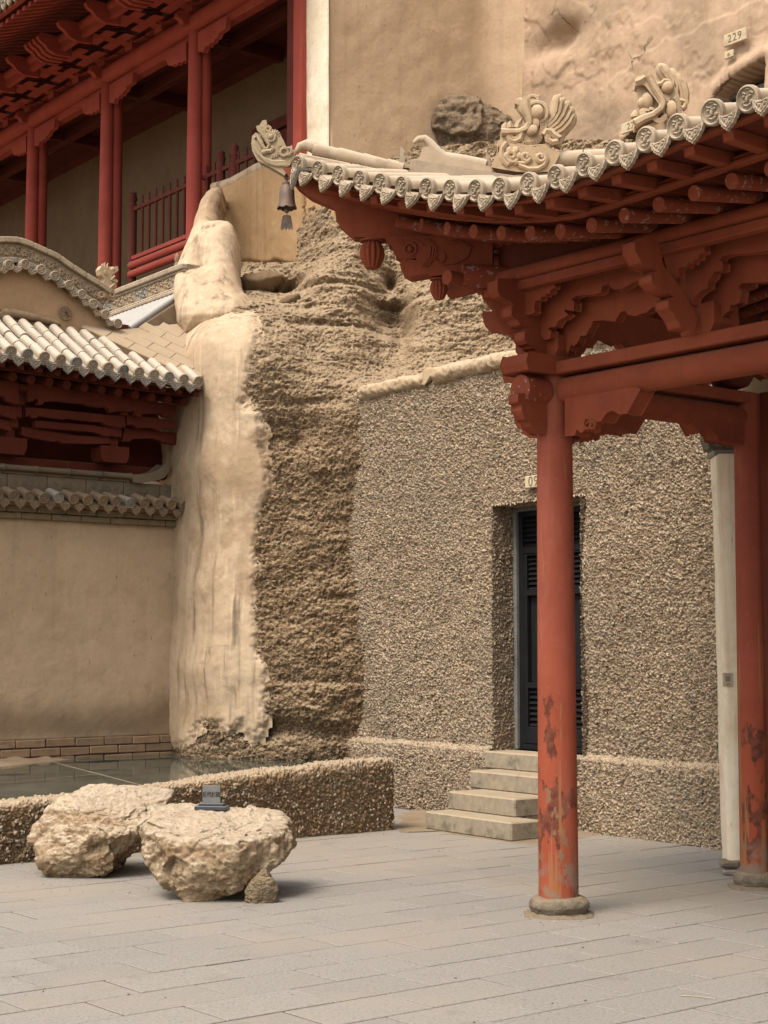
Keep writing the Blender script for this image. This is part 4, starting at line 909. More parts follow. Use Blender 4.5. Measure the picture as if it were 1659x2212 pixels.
# ------------------------------------------------------------------ plastered courtyard wall with tile cap
wl_ = thing('courtyard_wall', 'tan plastered courtyard wall on brick footing with a tiled and carved cap', 'wall', LF)
L0 = lambda px, py, y=0.0: LF.at(px, py, 'y', y)
zb0 = L0(150, 1120 + 8)[2]                     # underside of the cap bricks
zbr = L0(200, 1592)[2]                         # top of the brick footing
XL = -4.2; XR = 0.30
sheet('plaster_face', [(XL, zbr - 0.01), (XR, zbr - 0.01), (XR, zb0 + 0.02), (XL, zb0 + 0.02)], 0.025, flat(0.022, 0.9, 3), M['plaster_tan'], wl_, thick=0.35)
part('mortar_core', MB().box(((XL + XR) / 2, 0.2, (zbr - 0.3) / 2 + 0.0), (XR - XL, 0.36, zbr + 0.3)), M['mortar'], wl_, smooth=None)
def rough_box(dx, dy, dz, seed, k=0.004):
    r = random.Random(seed); m = MB(); m.box((0, 0, 0), (dx, dy, dz)); m.v = [(x + r.uniform(-k, k), y + r.uniform(-k, k), z + r.uniform(-k, k)) for x, y, z in m.v]; return m
brk = [part('brick', rough_box(0.315, 0.12, 0.078, i), M['brick_old'], wl_, smooth=None, bevel=0.008) for i in range(4)]
k = 0
for row in range(4):
    off = 0.16 if row % 2 else 0.0; j = 0
    while True:
        x = XL + 0.2 + off + j * 0.327; j += 1
        if x > XR: break
        o = brk[k] if k < 4 else copy_of(brk[k % 4]); k += 1
        o.location = (x, 0.028 + random.uniform(-.005, .005), zbr - 0.045 - row * 0.088 + random.uniform(-.003, .003)); o.rotation_euler = (0, random.gauss(0, .008), random.gauss(0, .008))
cbk = [part('cap_brick', rough_box(0.325, 0.13, 0.062, 20 + i), M['brick_cap'], wl_, smooth=None, bevel=0.007) for i in range(4)]
k = 0
for row, yy in ((0, -0.005), (1, -0.045)):
    off = 0.15 * row; j = 0
    while True:
        x = XL + 0.17 + off + j * 0.331; j += 1
        if x > XR - 0.1: break
        o = cbk[k] if k < 4 else copy_of(cbk[k % 4]); k += 1
        o.location = (x, yy + random.uniform(-.004, .004), zb0 + 0.034 + row * 0.066); o.rotation_euler = (0, random.gauss(0, .006), random.gauss(0, .006))
# tile end disc with its moulded face, and leaf-shaped drip tile (shared meshes)
def disc_mb(r, L=0.0, n=16, face=True, slope=0.0):
    """barrel tile pointing along -y with a moulded end disc at the origin; body runs back (and up) by L"""
    m = MB(); c, s = math.cos(slope), math.sin(slope); A = ((1, 0, 0), (0, -s, c), (0, -c, -s))     # A[2] = outward along the tile
    m.lathe([(r * 0.96, -0.024), (r * 1.06, -0.018), (r * 1.06, 0.006), (r * 0.92, 0.012), (r * 0.84, 0.006), (r * 0.8, 0.002), (0.001, 0.004)], (0, 0, 0), n, A)
    U, Vv, N_ = np.array(A[0], float), np.array((0, -s, c)), np.array(A[2], float)
    if face:
        q = lambda a, b, h: U * (a * r) + Vv * (b * r) + N_ * h
        m.ell(q(0, -0.05, 0.006), (r * .17, r * .26, r * .2), (U, Vv, N_), 6, 4)
        for sg in (-1, 1):
            m.ell(q(.3 * sg, .2, 0.006), (r * .17, r * .13, r * .17), (U, Vv, N_), 6, 4); m.ell(q(.36 * sg, -.22, 0.004), (r * .2, r * .17, r * .14), (U, Vv, N_), 6, 4)
            m.tube([q(.1 * sg, .36, .007), q(.34 * sg, .5, .009), q(.58 * sg, .34, .007)], r * .07, 4)
        m.tube([q(-.36, -.4, .006), q(0, -.55, .01), q(.36, -.4, .006)], r * .08, 4)
        m.tube([q(-.25, .68, .004), q(0, .74, .007), q(.25, .68, .004)], r * .06, 4)
    if L:
        back = -N_ * L; nn = 10; vs = []; segs = max(1, int(round(L / 0.3)))
        for i in range(segs):
            for e, rr_ in ((0.0, 1.0), (0.97, 0.95)):
                t = (i + e) / segs; ce = -N_ * 0.015 + (back) * t
                for j in range(nn + 1):
                    a = math.pi * j / nn; a = -0.35 + (math.pi + 0.7) * j / nn
                    vs.append(ce + (U * math.cos(a) + Vv * math.sin(a)) * r * rr_)
        f = [(i * (nn + 1) + j, i * (nn + 1) + j + 1, (i + 1) * (nn + 1) + j + 1, (i + 1) * (nn + 1) + j) for i in range(2 * segs - 1) for j in range(nn)]
        m.add(vs, f)
    return m
def drip_mb(w, h, slope=0.0, lean=0.0):
    """leaf-shaped drip tile hanging at the eave: scalloped outline, raised rib and curls"""
    m = MB(); pts = []
    half = [(0.0, -1.0), (0.12, -0.86), (0.28, -0.84), (0.42, -0.7), (0.58, -0.66), (0.68, -0.48), (0.84, -0.4), (0.9, -0.2), (1.0, -0.08), (1.0, 0.1), (0.75, 0.02), (0.4, -0.06), (0.0, -0.1)]
    full = half + [(-a, b) for a, b in half[-2:0:-1]]
    P = lambda a, b, y: (a * w / 2, y + lean * b * h, b * h)
    m.prism([P(a, b, -0.011) for a, b in full], (0, 0.02, 0))
    inn = [(a * 0.72, (b + 0.42) * 0.7 - 0.42) for a, b in full]; m.tube([P(a, b, -0.014) for a, b in inn + inn[:1]], 0.0042, 4, cap=False)
    m.ell(P(0, -0.5, -0.012), (w * .07, .009, h * .14), n=6, m=4)
    for sg in (-1, 1): m.ell(P(.27 * sg, -.34, -.012), (w * .09, .009, h * .1), n=6, m=4); m.ell(P(.5 * sg, -.2, -.012), (w * .07, .008, h * .08), n=6, m=4)
    # the pan tile behind it
    m.prism([(-w / 2, 0.005, 0.0), (-w * .25, 0.005, -h * .12), (0, 0.005, -h * .16), (w * .25, 0.005, -h * .12), (w / 2, 0.005, 0), (w / 2, 0.005, 0.014), (0, 0.005, -h * .05), (-w / 2, 0.005, 0.014)], (0, 0.14 * math.cos(slope), 0.14 * math.sin(slope)))
    return m
zd = L0(180, 1080, -0.2)[2]; SP = 0.163; xd0 = L0(350 * .2645, 740.5 + 1270 * .2645, -0.22)[0] % SP - SP * 27
caps = part('cap_tile', disc_mb(0.054, 0.21, slope=0.3), M['tile_brown'], wl_, 40); capg = caps.copy(); capg.data = caps.data.copy(); capg.data.materials[0] = M['tile_grey']; COL.objects.link(capg)
drips = part('drip_tile', drip_mb(0.125, 0.09, 0.3), M['tile_brown'], wl_, 40)
first = True; usedg = False; seen_d = False
for i in range(30):
    x = xd0 + i * SP
    if x < XL + .1 or x > XR - 0.22: continue
    src = capg if i % 5 == 2 else caps
    o = src if (src is capg and not usedg) else (caps if first and src is caps else copy_of(src))
    if src is capg: usedg = True
    else: first = False
    o.parent = wl_; o.location = (x + random.gauss(0, .004), -0.24 + random.gauss(0, .006), zd + random.gauss(0, .004)); o.rotation_euler = (random.gauss(0, .03), random.gauss(0, .05), random.gauss(0, .03))
    e = copy_of(drips) if seen_d else drips; seen_d = True
    e.parent = wl_; e.location = (x + SP / 2, -0.215 + random.gauss(0, .005), zd - 0.04); e.rotation_euler = (random.gauss(0, .04), random.gauss(0, .05), 0)
part('cap_bed', MB().prism([(XL, -0.21, zd - 0.05), (XL, 0.12, zd + 0.11), (XL, 0.12, zd - 0.1), (XL, -0.06, zd - 0.1)], (XR - XL - 0.1, 0, 0)), M['mortar'], wl_, smooth=None)
# carved lotus frieze and its rolled ridge
zf0 = L0(200, 1060, 0.0)[2] - 0.01; zf1 = L0(200, 1014, 0.0)[2] + 0.0
zf1 = L0(200, 1036, 0.05)[2]; zf0 = zd + 0.055; FW = 0.44
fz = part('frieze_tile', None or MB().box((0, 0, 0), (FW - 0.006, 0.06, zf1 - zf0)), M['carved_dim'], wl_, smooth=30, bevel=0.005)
def lotus(w, h):
    m = MB()
    for a in np.linspace(-1.15, 1.15, 7):
        L_ = h * 0.42 * (1 - 0.12 * abs(a)); c = np.array((math.sin(a) * L_ * .62, -0.032, -h * 0.12 + math.cos(a) * L_ * .62)); t = np.array((math.sin(a), 0, math.cos(a)))
        m.ell(c, (h * 0.05, 0.010, L_ * .5), (np.cross(t, (0, 1, 0)) * -1, (0, 1, 0), t), 6, 5)
    m.tube([(-h * .35, -.032, -h * .1), (-h * .15, -.034, -h * .3), (0, -.034, -h * .2), (h * .15, -.034, -h * .3), (h * .35, -.032, -h * .1)], h * .035, 5)
    for sg in (-1, 1):
        pts = [(sg * (h * .42 + 0.02 + h * .5 * t), -.031, -h * .1 + h * .22 * math.sin(t * 7)) for t in np.linspace(0, 1, 12)]; m.tube(pts, h * .03, 5)
        m.ring((sg * (h * .75), -.03, h * .12), h * .1, h * .03, (1, 0, 0), (0, 0, 1), 10, 4); m.ring((sg * (h * .95), -.03, -h * .2), h * .08, h * .03, (1, 0, 0), (0, 0, 1), 10, 4)
    return m
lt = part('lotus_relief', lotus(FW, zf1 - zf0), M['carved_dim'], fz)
j = 0
while XL + 0.25 + j * FW < XR - 0.1:
    x = XR - 0.30 - j * FW
    if x < XL: break
    o = fz if j == 0 else copy_tree(fz, wl_)
    o.location = (x, 0.09, (zf0 + zf1) / 2); j += 1
prf = [(0.03, 0.0), (0.03, 0.02), (-0.03, 0.035), (-0.045, 0.06), (-0.02, 0.085), (0.08, 0.095), (0.2, 0.08), (0.2, 0)]
xc = L0(285, 1010, 0)[0]
nseg = int((xc - XL) / 0.34); 
for i in range(nseg):
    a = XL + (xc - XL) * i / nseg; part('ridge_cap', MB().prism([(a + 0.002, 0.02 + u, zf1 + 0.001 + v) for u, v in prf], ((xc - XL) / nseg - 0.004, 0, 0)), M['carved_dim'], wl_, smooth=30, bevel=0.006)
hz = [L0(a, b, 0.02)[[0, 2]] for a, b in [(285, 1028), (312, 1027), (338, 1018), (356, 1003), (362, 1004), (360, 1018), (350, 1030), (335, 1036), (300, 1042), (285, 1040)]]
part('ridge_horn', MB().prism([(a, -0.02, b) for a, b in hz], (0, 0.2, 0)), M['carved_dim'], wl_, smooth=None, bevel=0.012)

# larger pebbles showing in the render of both walls, too many to count
def studs(name, fr_pts, par, mat, seed):
    r = random.Random(seed); m = MB()
    for x, y, z in fr_pts:
        a = r.uniform(.008, .019); q = r.uniform(0, 3.1); A = ((math.cos(q), 0, math.sin(q)), (-math.sin(q), 0, math.cos(q)), (0, -1, 0))
        m.ell((x, y, z), (a, a * r.uniform(.5, .85), a * .55), A, 6, 4)
    kind(part(name, m, mat, par, 60), 'stuff')
r = random.Random(5)
def wallpts(n):
    out = []
    while len(out) < n:
        x, z = r.uniform(xl, 0.0), abs(r.random() ** 1.5) * 3.9
        if dl - .03 < x < drr + .03 and z < dtop + .03: continue
        out.append((x, (-.015 if z > .64 else -.10), z))
    return out
def lowpts(n): return [(x, -.014, r.uniform(0.02, float(topf(x)) * .5 - .05)) for x in (r.uniform(-1.2, lx1 - .03) for _ in range(n))]
M['stud_pale'] = m_simple('stone_pale', (0.42, 0.36, 0.285), (0.36, 0.30, 0.235), None, 30, bump=.2)
M['stud_grey'] = m_simple('stone_grey', (0.2, 0.185, 0.165), (0.14, 0.13, 0.12), None, 30, bump=.2)
M['stud_brown'] = m_simple('stone_brown', (0.27, 0.18, 0.115), (0.22, 0.145, 0.095), None, 30, bump=.2)
for nm_, n_ in (('stud_pale', 900), ('stud_grey', 420), ('stud_brown', 500)):
    studs('pebbles', wallpts(n_), cf, M[nm_], n_); studs('pebbles', lowpts(n_ // 2), lw, M[nm_], n_ + 1)
# ------------------------------------------------------------------ gate building behind the courtyard wall: eave, brackets, tiled roof
gt = thing('gate_roof', 'low tiled roof with dark red brackets projecting over the tan courtyard wall', 'roof', LF)
YE = -0.75
zq = lambda a, b: (.2645 * a, 740.5 + .2645 * b)
zr = lambda a, b: (.3307 * a, 493.7 + .3307 * b)
dp_ = [zr(*q) for q in [(-150, 760), (-43, 780), (65, 798), (175, 832), (283, 850), (393, 868), (497, 880), (597, 888), (690, 905), (800, 920), (897, 932), (1000, 952), (1112, 978), (1205, 992), (1285, 1003)]]
dd = np.array([LF.at(a, b, 'y', YE) for a, b in dp_])
kx = np.polyfit(np.arange(len(dd)), dd[:, 0], 1); dxs = np.polyval(kx, np.arange(-8, len(dd))); kz = np.polyfit(dd[:, 0], dd[:, 2], 2); _xl = dd[0, 0]; ze = lambda x: np.polyval(kz, np.maximum(x, _xl))
SL = 0.60
VERGE = np.array([zr(*q) for q in [(540, 640), (700, 738), (820, 820), (1085, 905), (1300, 945)]])
def edge_top(x, want):                         # how far up the slope a row runs before it meets the picture line y = want
    for a in np.arange(0.05, 3, 0.01):
        w = LF.w((x, YE + a, ze(x) + SL * a)); q = lpx(np.array([w]))
        if q[1][0] < max(want, np.interp(q[0][0], VERGE[:, 0], VERGE[:, 1], left=0)): return a
    return 3.0
AT = edge_top(dxs[13], 698); YG = YE + AT
rows = []
verge = [zr(*q) for q in [(540, 640), (700, 738), (820, 820), (1085, 905), (1300, 945)]]
vv = np.array([LF.l(Dp(a, b, 17.2)) for a, b in verge])
rt0 = {}
for i, x in enumerate(dxs):
    full = AT
    # the verge line cuts the last rows short
    full = AT if i < 12 else max(0.14, min(AT, edge_top(x, 690)))
    ns = max(1, int(round(full / 0.21)))
    for j in range(ns):
        a0 = full * j / ns; L_ = full / ns
        key = (j == 0, i % 4 == 3 and j == 0)
        if j == 0:
            o = part('eave_tile', disc_mb(0.057, 0.0, slope=math.atan(SL) * 0.55), M['tile_grey'] if i % 3 == 2 else M['tile_cream'], gt, 40) if ('d', i % 3 == 2) not in rt0 else copy_of(rt0[('d', i % 3 == 2)])
            rt0.setdefault(('d', i % 3 == 2), o); o.location = (x, YE - 0.012, ze(x)); o.rotation_euler = (random.gauss(0, .03), 0, random.gauss(0, .04))
        if 'r' not in rt0:
            m = MB(); nn = 10; vs = []
            for e, rr_ in ((0.0, 1.04), (0.02, 1.06), (0.06, 1.0), (0.97, 0.96), (1.04, 0.9)):
                for q in range(nn + 1):
                    a = -0.3 + (math.pi + 0.6) * q / nn; vs.append((0.051 * rr_ * math.cos(a), e, 0.051 * rr_ * math.sin(a)))
            m.add(vs, [(p_ * (nn + 1) + q, p_ * (nn + 1) + q + 1, (p_ + 1) * (nn + 1) + q + 1, (p_ + 1) * (nn + 1) + q) for p_ in range(4) for q in range(nn)]); m.add(vs[:nn + 1], [tuple(range(nn + 1))])
            o = part('roof_tile', m, M['tile_roof'], gt, 50); rt0['r'] = o
        else: o = copy_of(rt0['r'])
        al = math.atan(SL); o.location = (x + random.gauss(0, .003), YE + a0, ze(x) + SL * a0 + random.gauss(0, .003)); o.scale = (1, L_ / math.cos(al), 1); o.rotation_euler = (al + random.gauss(0, .015), 0, random.gauss(0, .012))
    dm = rt0.get('p')
    dm = part('drip_tile', drip_mb(0.15, 0.10, 0.5), M['tile_grey'], gt, 40) if dm is None else copy_of(dm); rt0.setdefault('p', dm)
    xm = x + kx[0] / 2
    if i < len(dxs) - 1: dm.location = (xm, YE + 0.0, ze(xm) - 0.03); dm.rotation_euler = (random.gauss(0, .05), 0, random.gauss(0, .05))
    else: dm.location = (dxs[0] - kx[0] / 2, YE, ze(dxs[0]) - .03)
pb = MB(); xa, xb = dxs[0] - 0.1, dxs[-1] + 0.04
N = 14
top, bot = [], []
for i in range(N):
    x = xa + (xb - xa) * i / (N - 1)
    top += [(x, YE - 0.0, ze(x) - 0.035), (x, YG + 0.05, ze(x) + SL * AT - 0.02)]; bot += [(x, YE - 0.0, ze(x) - 0.075), (x, YG + 0.05, ze(x) + SL * AT - 0.09)]
n2 = len(top); pb.v = top + bot
pb.f = [(2 * i, 2 * i + 2, 2 * i + 3, 2 * i + 1) for i in range(N - 1)] + [(n2 + 2 * i, n2 + 2 * i + 1, n2 + 2 * i + 3, n2 + 2 * i + 2) for i in range(N - 1)] + [(2 * i, n2 + 2 * i, n2 + 2 * i + 2, 2 * i + 2) for i in range(N - 1)] + [(0, 1, n2 + 1, n2), (2 * N - 2, n2 + 2 * N - 2, n2 + 2 * N - 1, 2 * N - 1)]
part('roof_bed', pb, M['tile_brown'], gt, smooth=None)
# eave timbers
def strip(pts, w, h, y): return [(p[0], y, p[2]) for p in pts]
rp = np.array([LF.at(*zq(*q), 'y', YE + 0.36) for q in [(80, 265), (240, 295), (410, 325), (560, 350), (710, 370), (855, 395), (990, 410), (1105, 425), (1240, 445), (1350, 460), (1500, 475)]])
fp = np.array([LF.at(*zq(*q), 'y', YE + 0.09) for q in [(150, 190), (320, 210), (480, 240), (640, 275), (790, 300), (935, 325), (1080, 350), (1210, 355), (1320, 375), (1460, 390), (1590, 410)]])
pr1 = np.polyfit(rp[:, 0], rp[:, 2], 1); pf1 = np.polyfit(fp[:, 0], fp[:, 2], 1)
rs = np.polyval(np.polyfit(np.arange(11), rp[:, 0], 1), np.arange(-11, 11)); fs = np.polyval(np.polyfit(np.arange(11), fp[:, 0], 1), np.arange(-11, 11))
ra = None
for x in rs:
    z = np.polyval(pr1, x)
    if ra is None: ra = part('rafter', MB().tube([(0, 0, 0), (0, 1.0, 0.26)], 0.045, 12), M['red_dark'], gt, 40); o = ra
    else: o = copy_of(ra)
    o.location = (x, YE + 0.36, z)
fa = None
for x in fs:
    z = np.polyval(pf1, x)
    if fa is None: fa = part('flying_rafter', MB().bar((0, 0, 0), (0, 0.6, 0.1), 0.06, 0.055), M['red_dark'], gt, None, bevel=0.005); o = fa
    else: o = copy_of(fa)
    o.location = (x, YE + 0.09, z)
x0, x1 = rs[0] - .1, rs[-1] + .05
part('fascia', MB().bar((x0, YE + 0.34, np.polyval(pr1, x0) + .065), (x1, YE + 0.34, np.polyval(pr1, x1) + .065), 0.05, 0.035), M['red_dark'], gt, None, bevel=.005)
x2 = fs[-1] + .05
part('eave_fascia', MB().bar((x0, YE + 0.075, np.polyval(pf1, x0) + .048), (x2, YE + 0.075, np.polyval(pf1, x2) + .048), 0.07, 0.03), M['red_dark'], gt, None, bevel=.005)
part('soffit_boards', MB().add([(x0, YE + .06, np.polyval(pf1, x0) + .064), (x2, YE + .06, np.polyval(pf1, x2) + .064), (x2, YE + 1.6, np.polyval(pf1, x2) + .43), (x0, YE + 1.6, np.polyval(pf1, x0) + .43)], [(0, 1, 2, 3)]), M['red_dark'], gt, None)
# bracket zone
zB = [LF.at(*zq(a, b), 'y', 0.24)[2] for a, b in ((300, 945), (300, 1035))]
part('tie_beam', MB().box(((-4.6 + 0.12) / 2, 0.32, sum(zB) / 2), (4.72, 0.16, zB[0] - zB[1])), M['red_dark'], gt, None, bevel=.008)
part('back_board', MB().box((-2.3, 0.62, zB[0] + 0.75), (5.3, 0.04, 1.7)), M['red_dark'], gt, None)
def zt_(pts, y): return [LF.at(*zq(a, b), 'y', y) for a, b in pts]
boards = [([(230, 330), (1440, 510), (1440, 600), (1340, 600), (1310, 570), (1160, 575), (1150, 600), (1110, 590), (1095, 545), (1060, 560), (980, 550), (900, 565), (880, 530), (845, 510), (830, 525), (730, 510), (700, 495), (440, 470), (360, 475), (345, 500), (310, 500), (320, 465), (290, 445), (270, 470), (230, 480)], -0.22),
          ([(215, 530), (340, 540), (600, 565), (850, 590), (990, 600), (990, 690), (860, 665), (830, 640), (760, 640), (600, 620), (545, 612), (520, 622), (310, 592), (300, 610), (260, 610), (245, 580), (215, 600)], -0.12),
          ([(290, 640), (780, 680), (800, 690), (870, 690), (960, 700), (960, 760), (850, 755), (780, 725), (290, 685)], -0.05),
          ([(180, 690), (600, 760), (740, 770), (900, 770), (900, 820), (740, 820), (500, 815), (470, 795), (440, 805), (230, 765), (180, 750)], 0.02),
          ([(1040, 590), (1440, 640), (1440, 700), (1330, 695), (1300, 715), (1250, 690), (1120, 690), (1090, 665), (1040, 670)], -0.12),
          ([(1020, 700), (1440, 740), (1440, 830), (1370, 820), (1300, 790), (1250, 775), (1080, 780), (1060, 800), (1000, 800)], 0.0),
          ([(-500, 230), (150, 330), (150, 500), (60, 470), (40, 440), (-10, 420), (-500, 380)], -0.22), ([(-500, 440), (130, 530), (130, 620), (20, 590), (-20, 560), (-500, 500)], -0.12), ([(-500, 560), (90, 640), (90, 720), (0, 690), (-500, 630)], -0.03)]
for pts, y in boards:
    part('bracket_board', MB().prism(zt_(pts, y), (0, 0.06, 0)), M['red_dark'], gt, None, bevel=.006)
arm = [(1068, 435), (1072, 470), (1032, 510), (1046, 560), (1046, 592), (1020, 600), (1022, 690), (992, 700), (992, 770), (962, 790), (960, 850), (935, 885), (900, 880), (905, 790), (925, 690), (945, 590), (965, 500), (985, 430)]
xp = LF.at(*zq(930, 900), 'y', 0.05)[0]
P1_ = [LF.at(*zq(a, b), 'x', xp + 0.04) for a, b in arm]
ar = part('bracket_arm', MB().prism(P1_, (-0.09, 0, 0)), M['red_dark'], gt, None, bevel=.006)
xl2 = LF.at(*zq(85, 830), 'y', 0.05)[0]; o = copy_of(ar); o.location = (xl2 - xp, 0, 0); o = copy_of(ar); o.location = (2 * (xl2 - xp), 0, 0)
for xx in (xp, xl2, 2 * xl2 - xp): part('bracket_block', MB().prism([(xx - .13, 0.02, zB[0] + .002), (xx + .13, 0.02, zB[0] + .002), (xx + .16, 0.02, zB[0] + .06), (xx + .16, 0.02, zB[0] + .16), (xx - .16, 0.02, zB[0] + .16), (xx - .16, 0.02, zB[0] + .06)], (0, 0.22, 0)), M['red_dark'], gt, None, bevel=.006)

# ------------------------------------------------------------------ gable screen wall with its curved ridge
gb = thing('gable_wall', 'plastered gable wall with a curved carved ridge rising above the tile roof', 'wall', LF)
zs = lambda a, b: (.2381 * a, 493.7 + .2381 * b)
Yg = YG + 0.06
LG = lambda pts: [LF.at(*zs(a, b), 'y', Yg)[[0, 2]] for a, b in pts]
topc = np.array(LG([(-960, 500), (-840, 420), (-700, 335), (-560, 250), (-420, 190), (-280, 130), (-140, 95), (0, 80), (150, 85), (260, 122), (370, 172), (510, 235), (630, 322), (760, 405), (900, 488), (1000, 560)]))
cur = resample(topc, 161); tn = np.gradient(cur, axis=0); tn /= np.linalg.norm(tn, axis=1)[:, None]; nm = np.stack([-tn[:, 1], tn[:, 0]], 1)
def ribbon(name, i0, i1, d0, d1, y0, y1, mat, parent, bev=0.0, step=2, label=None):
    """a curved band following the ridge line, between depths d0 and d1 below its top"""
    ii = list(range(i0, i1 + 1, step)); m = MB(); vs = []
    for i in ii:
        for d in (d0, d1):
            for y in (y0, y1): p = cur[i] - nm[i] * d; vs.append((p[0], y, p[1]))
    n = len(ii); f = []
    for i in range(n - 1):
        a = 4 * i; b = a + 4; f += [(a, b, b + 1, a + 1), (a + 2, a + 3, b + 3, b + 2), (a, a + 2, b + 2, b), (a + 1, b + 1, b + 3, a + 3)]
    f += [(0, 1, 3, 2), (4 * n - 4, 4 * n - 2, 4 * n - 1, 4 * n - 3)]
    m.add(vs, f); return part(name, m, mat, parent, 40, bev)
T0, T1, T2, T3 = 0.0, 0.055, 0.21, 0.26
for i in range(0, 160, 10):
    ribbon('ridge_cap', i, i + 10, T0, T1, Yg - 0.06, Yg + 0.2, M['tile_cream'], gb, 0.006)
fr0 = []
for i in range(0, 160, 10):
    f_ = ribbon('frieze_tile', i, i + 10, T1 + .002, T2 - .002, Yg - 0.012, Yg + 0.15, M['carved'], gb, 0.004)
    m = MB(); c = cur[i + 5] - nm[i + 5] * 0.135; t, nn_ = tn[i + 5], nm[i + 5]
    P = lambda a, b, y=-0.018: (c[0] + t[0] * a + nn_[0] * b, Yg + y, c[1] + t[1] * a + nn_[1] * b)
    U, Vv = np.array((t[0], 0, t[1])), np.array((nn_[0], 0, nn_[1]))
    for a in range(6):
        q = a * math.pi / 3 + .3; m.ell(P(.027 * math.cos(q), .027 * math.sin(q), -.02), (.02, .02, .014), (U, Vv, (0, 1, 0)), 6, 4)
    m.ring(P(0, 0, -.03), .014, .005, U, Vv, 10, 4)
    for sg in (-1, 1):
        m.tube([P(sg * .05, 0), P(sg * .07, .035), P(sg * .1, .02), P(sg * .095, -.02), P(sg * .075, -.045)], .009, 5); m.ell(P(sg * .085, .045), (.022, .012, .01), (U, Vv, (0, 1, 0)), 6, 4); m.ell(P(sg * .06, -.04), (.022, .011, .01), (U, Vv, (0, 1, 0)), 6, 4); m.tube([P(sg * .105, -.05), P(sg * .12, .0), P(sg * .105, .05)], .007, 4)
    part('flower_relief', m, M['carved'], f_)
for i in range(0, 160, 8): ribbon('moulding', i, i + 8, T2, T3, Yg - 0.045, Yg + 0.15, M['tile_grey'], gb, 0.006)
face = [tuple(p) for p in (cur - nm * (T3 + 0.002))] + [tuple(LF.at(*zs(1060, 900), 'y', Yg)[[0, 2]]), tuple(LF.at(*zs(1060, 1250), 'y', Yg)[[0, 2]]), tuple(LF.at(*zs(-960, 1250), 'y', Yg)[[0, 2]])]
sheet('plaster_face', face, 0.022, lambda X, Z: Yg + 0.02 - 0.02 * fbm(np.stack([X * 1.4, Z * 0, Z * 1.4], 1), 5, 5), M['plaster_gable'], gb, thick=0.16)
gd = [zr(*q) for q in [(-50, 262), (-10, 247), (60, 237), (165, 233), (270, 268), (360, 310), (453, 370), (537, 430), (610, 492), (690, 562), (770, 620)]]
gd3 = [LF.at(a, b, 'y', Yg - 0.10) for a, b in gd]; e0 = None; e1 = None
for i, p in enumerate(gd3):
    q = gd3[min(i + 1, len(gd3) - 1)]; p0 = gd3[max(i - 1, 0)]; an = math.atan2(q[2] - p0[2], q[0] - p0[0])
    o = part('eave_tile', disc_mb(0.05, 0.13), M['tile_grey'] if False else M['tile_cream'], gb, 40) if e0 is None else copy_of(e0); e0 = e0 or o
    o.location = p; o.rotation_euler = (0, -an * 0.5, random.gauss(0, .05))
    if i < len(gd3):
        o = part('drip_tile', drip_mb(0.14, 0.075), M['tile_cream'], gb, 40) if e1 is None else copy_of(e1); e1 = e1 or o
        mid_ = (np.array(p0) + np.array(p)) / 2 if i else np.array(p) - (np.array(q) - np.array(p)) / 2
        o.location = (mid_[0], Yg - 0.085, mid_[2] - 0.012); o.rotation_euler = (0, -an, 0)
lg = [LF.at(*zs(a, b), 'y', Yg) for a, b in [(10, 772), (70, 762), (300, 805), (540, 868)]]
part('embedded_log', MB().tube(lg, [0.052, 0.05, 0.045, 0.035], 10), M['timber'], gb, 50)
c = LF.at(*zs(50, 782), 'y', Yg - 0.03); part('log_end', MB().lathe([(0.03, 0.02), (0.058, 0.0), (0.055, -0.02)], c, 12, ((1, 0, 0), (0, 0, 1), (0, -1, 0))), M['timber'], gb, 40)
c = LF.at(*zs(590, 770), 'y', Yg); m = MB()
for k in range(9):
    a0, a1 = -.5 + k * .48, -.5 + (k + .86) * .48
    m.prism([c + (0.012 * math.cos((a0 + a1) / 2), -0.005, .012 * math.sin((a0 + a1) / 2)), c + (.058 * math.cos(a0), -.005, .058 * math.sin(a0)), c + (.061 * math.cos((a0 + a1) / 2), -.005, .061 * math.sin((a0 + a1) / 2)), c + (.058 * math.cos(a1), -.005, .058 * math.sin(a1))], (0, -.012, 0))
m.ring(c + (0, -0.006, 0), 0.068, 0.008, (1, 0, 0), (0, 0, 1), 18, 5)
part('fan_vent', m, M['tile_brown'], gb, 30)
# little ridge beast at its low end
cz = lambda a, b, y=0.0: LF.at(*zs(a, b), 'y', Yg + y)
m = MB()
m.prism([cz(a, b, -.02) for a, b in [(940, 515), (950, 450), (915, 420), (903, 370), (925, 335), (960, 345), (985, 370), (1020, 375), (1040, 345), (1068, 340), (1075, 380), (1050, 400), (1020, 420), (1018, 440), (1055, 460), (1072, 470), (1055, 510), (1060, 525), (1040, 545), (1045, 620), (1040, 660), (900, 610), (935, 560)]], (0, .09, 0))
for a, b in ((930, 320), (950, 312), (975, 318), (995, 350)): m.tube([cz(a, b + 40, .02), cz(a - 6, b + 15, .02), cz(a + 5, b - 4, .02)], [.016, .012, .004], 5)
m.ring(cz(920, 600, -.03), .028, .011, (1, 0, 0), (0, 0, 1), 12, 5); m.ring(cz(1015, 600, -.03), .026, .011, (1, 0, 0), (0, 0, 1), 12, 5); m.ring(cz(960, 400, -.03), .018, .007, (1, 0, 0), (0, 0, 1), 10, 5); m.ell(cz(960, 400, -.03), .01)
m.tube([cz(930, 500, -.03), cz(985, 550, -.035), cz(1040, 500, -.03)], .013, 5); m.ell(cz(1020, 372, .0), .03); m.tube([cz(1040, 430, -.03), cz(1010, 460, -.03), cz(1060, 490, -.03)], .012, 5)
part('ridge_beast', m, M['dragon'], gb, 40)

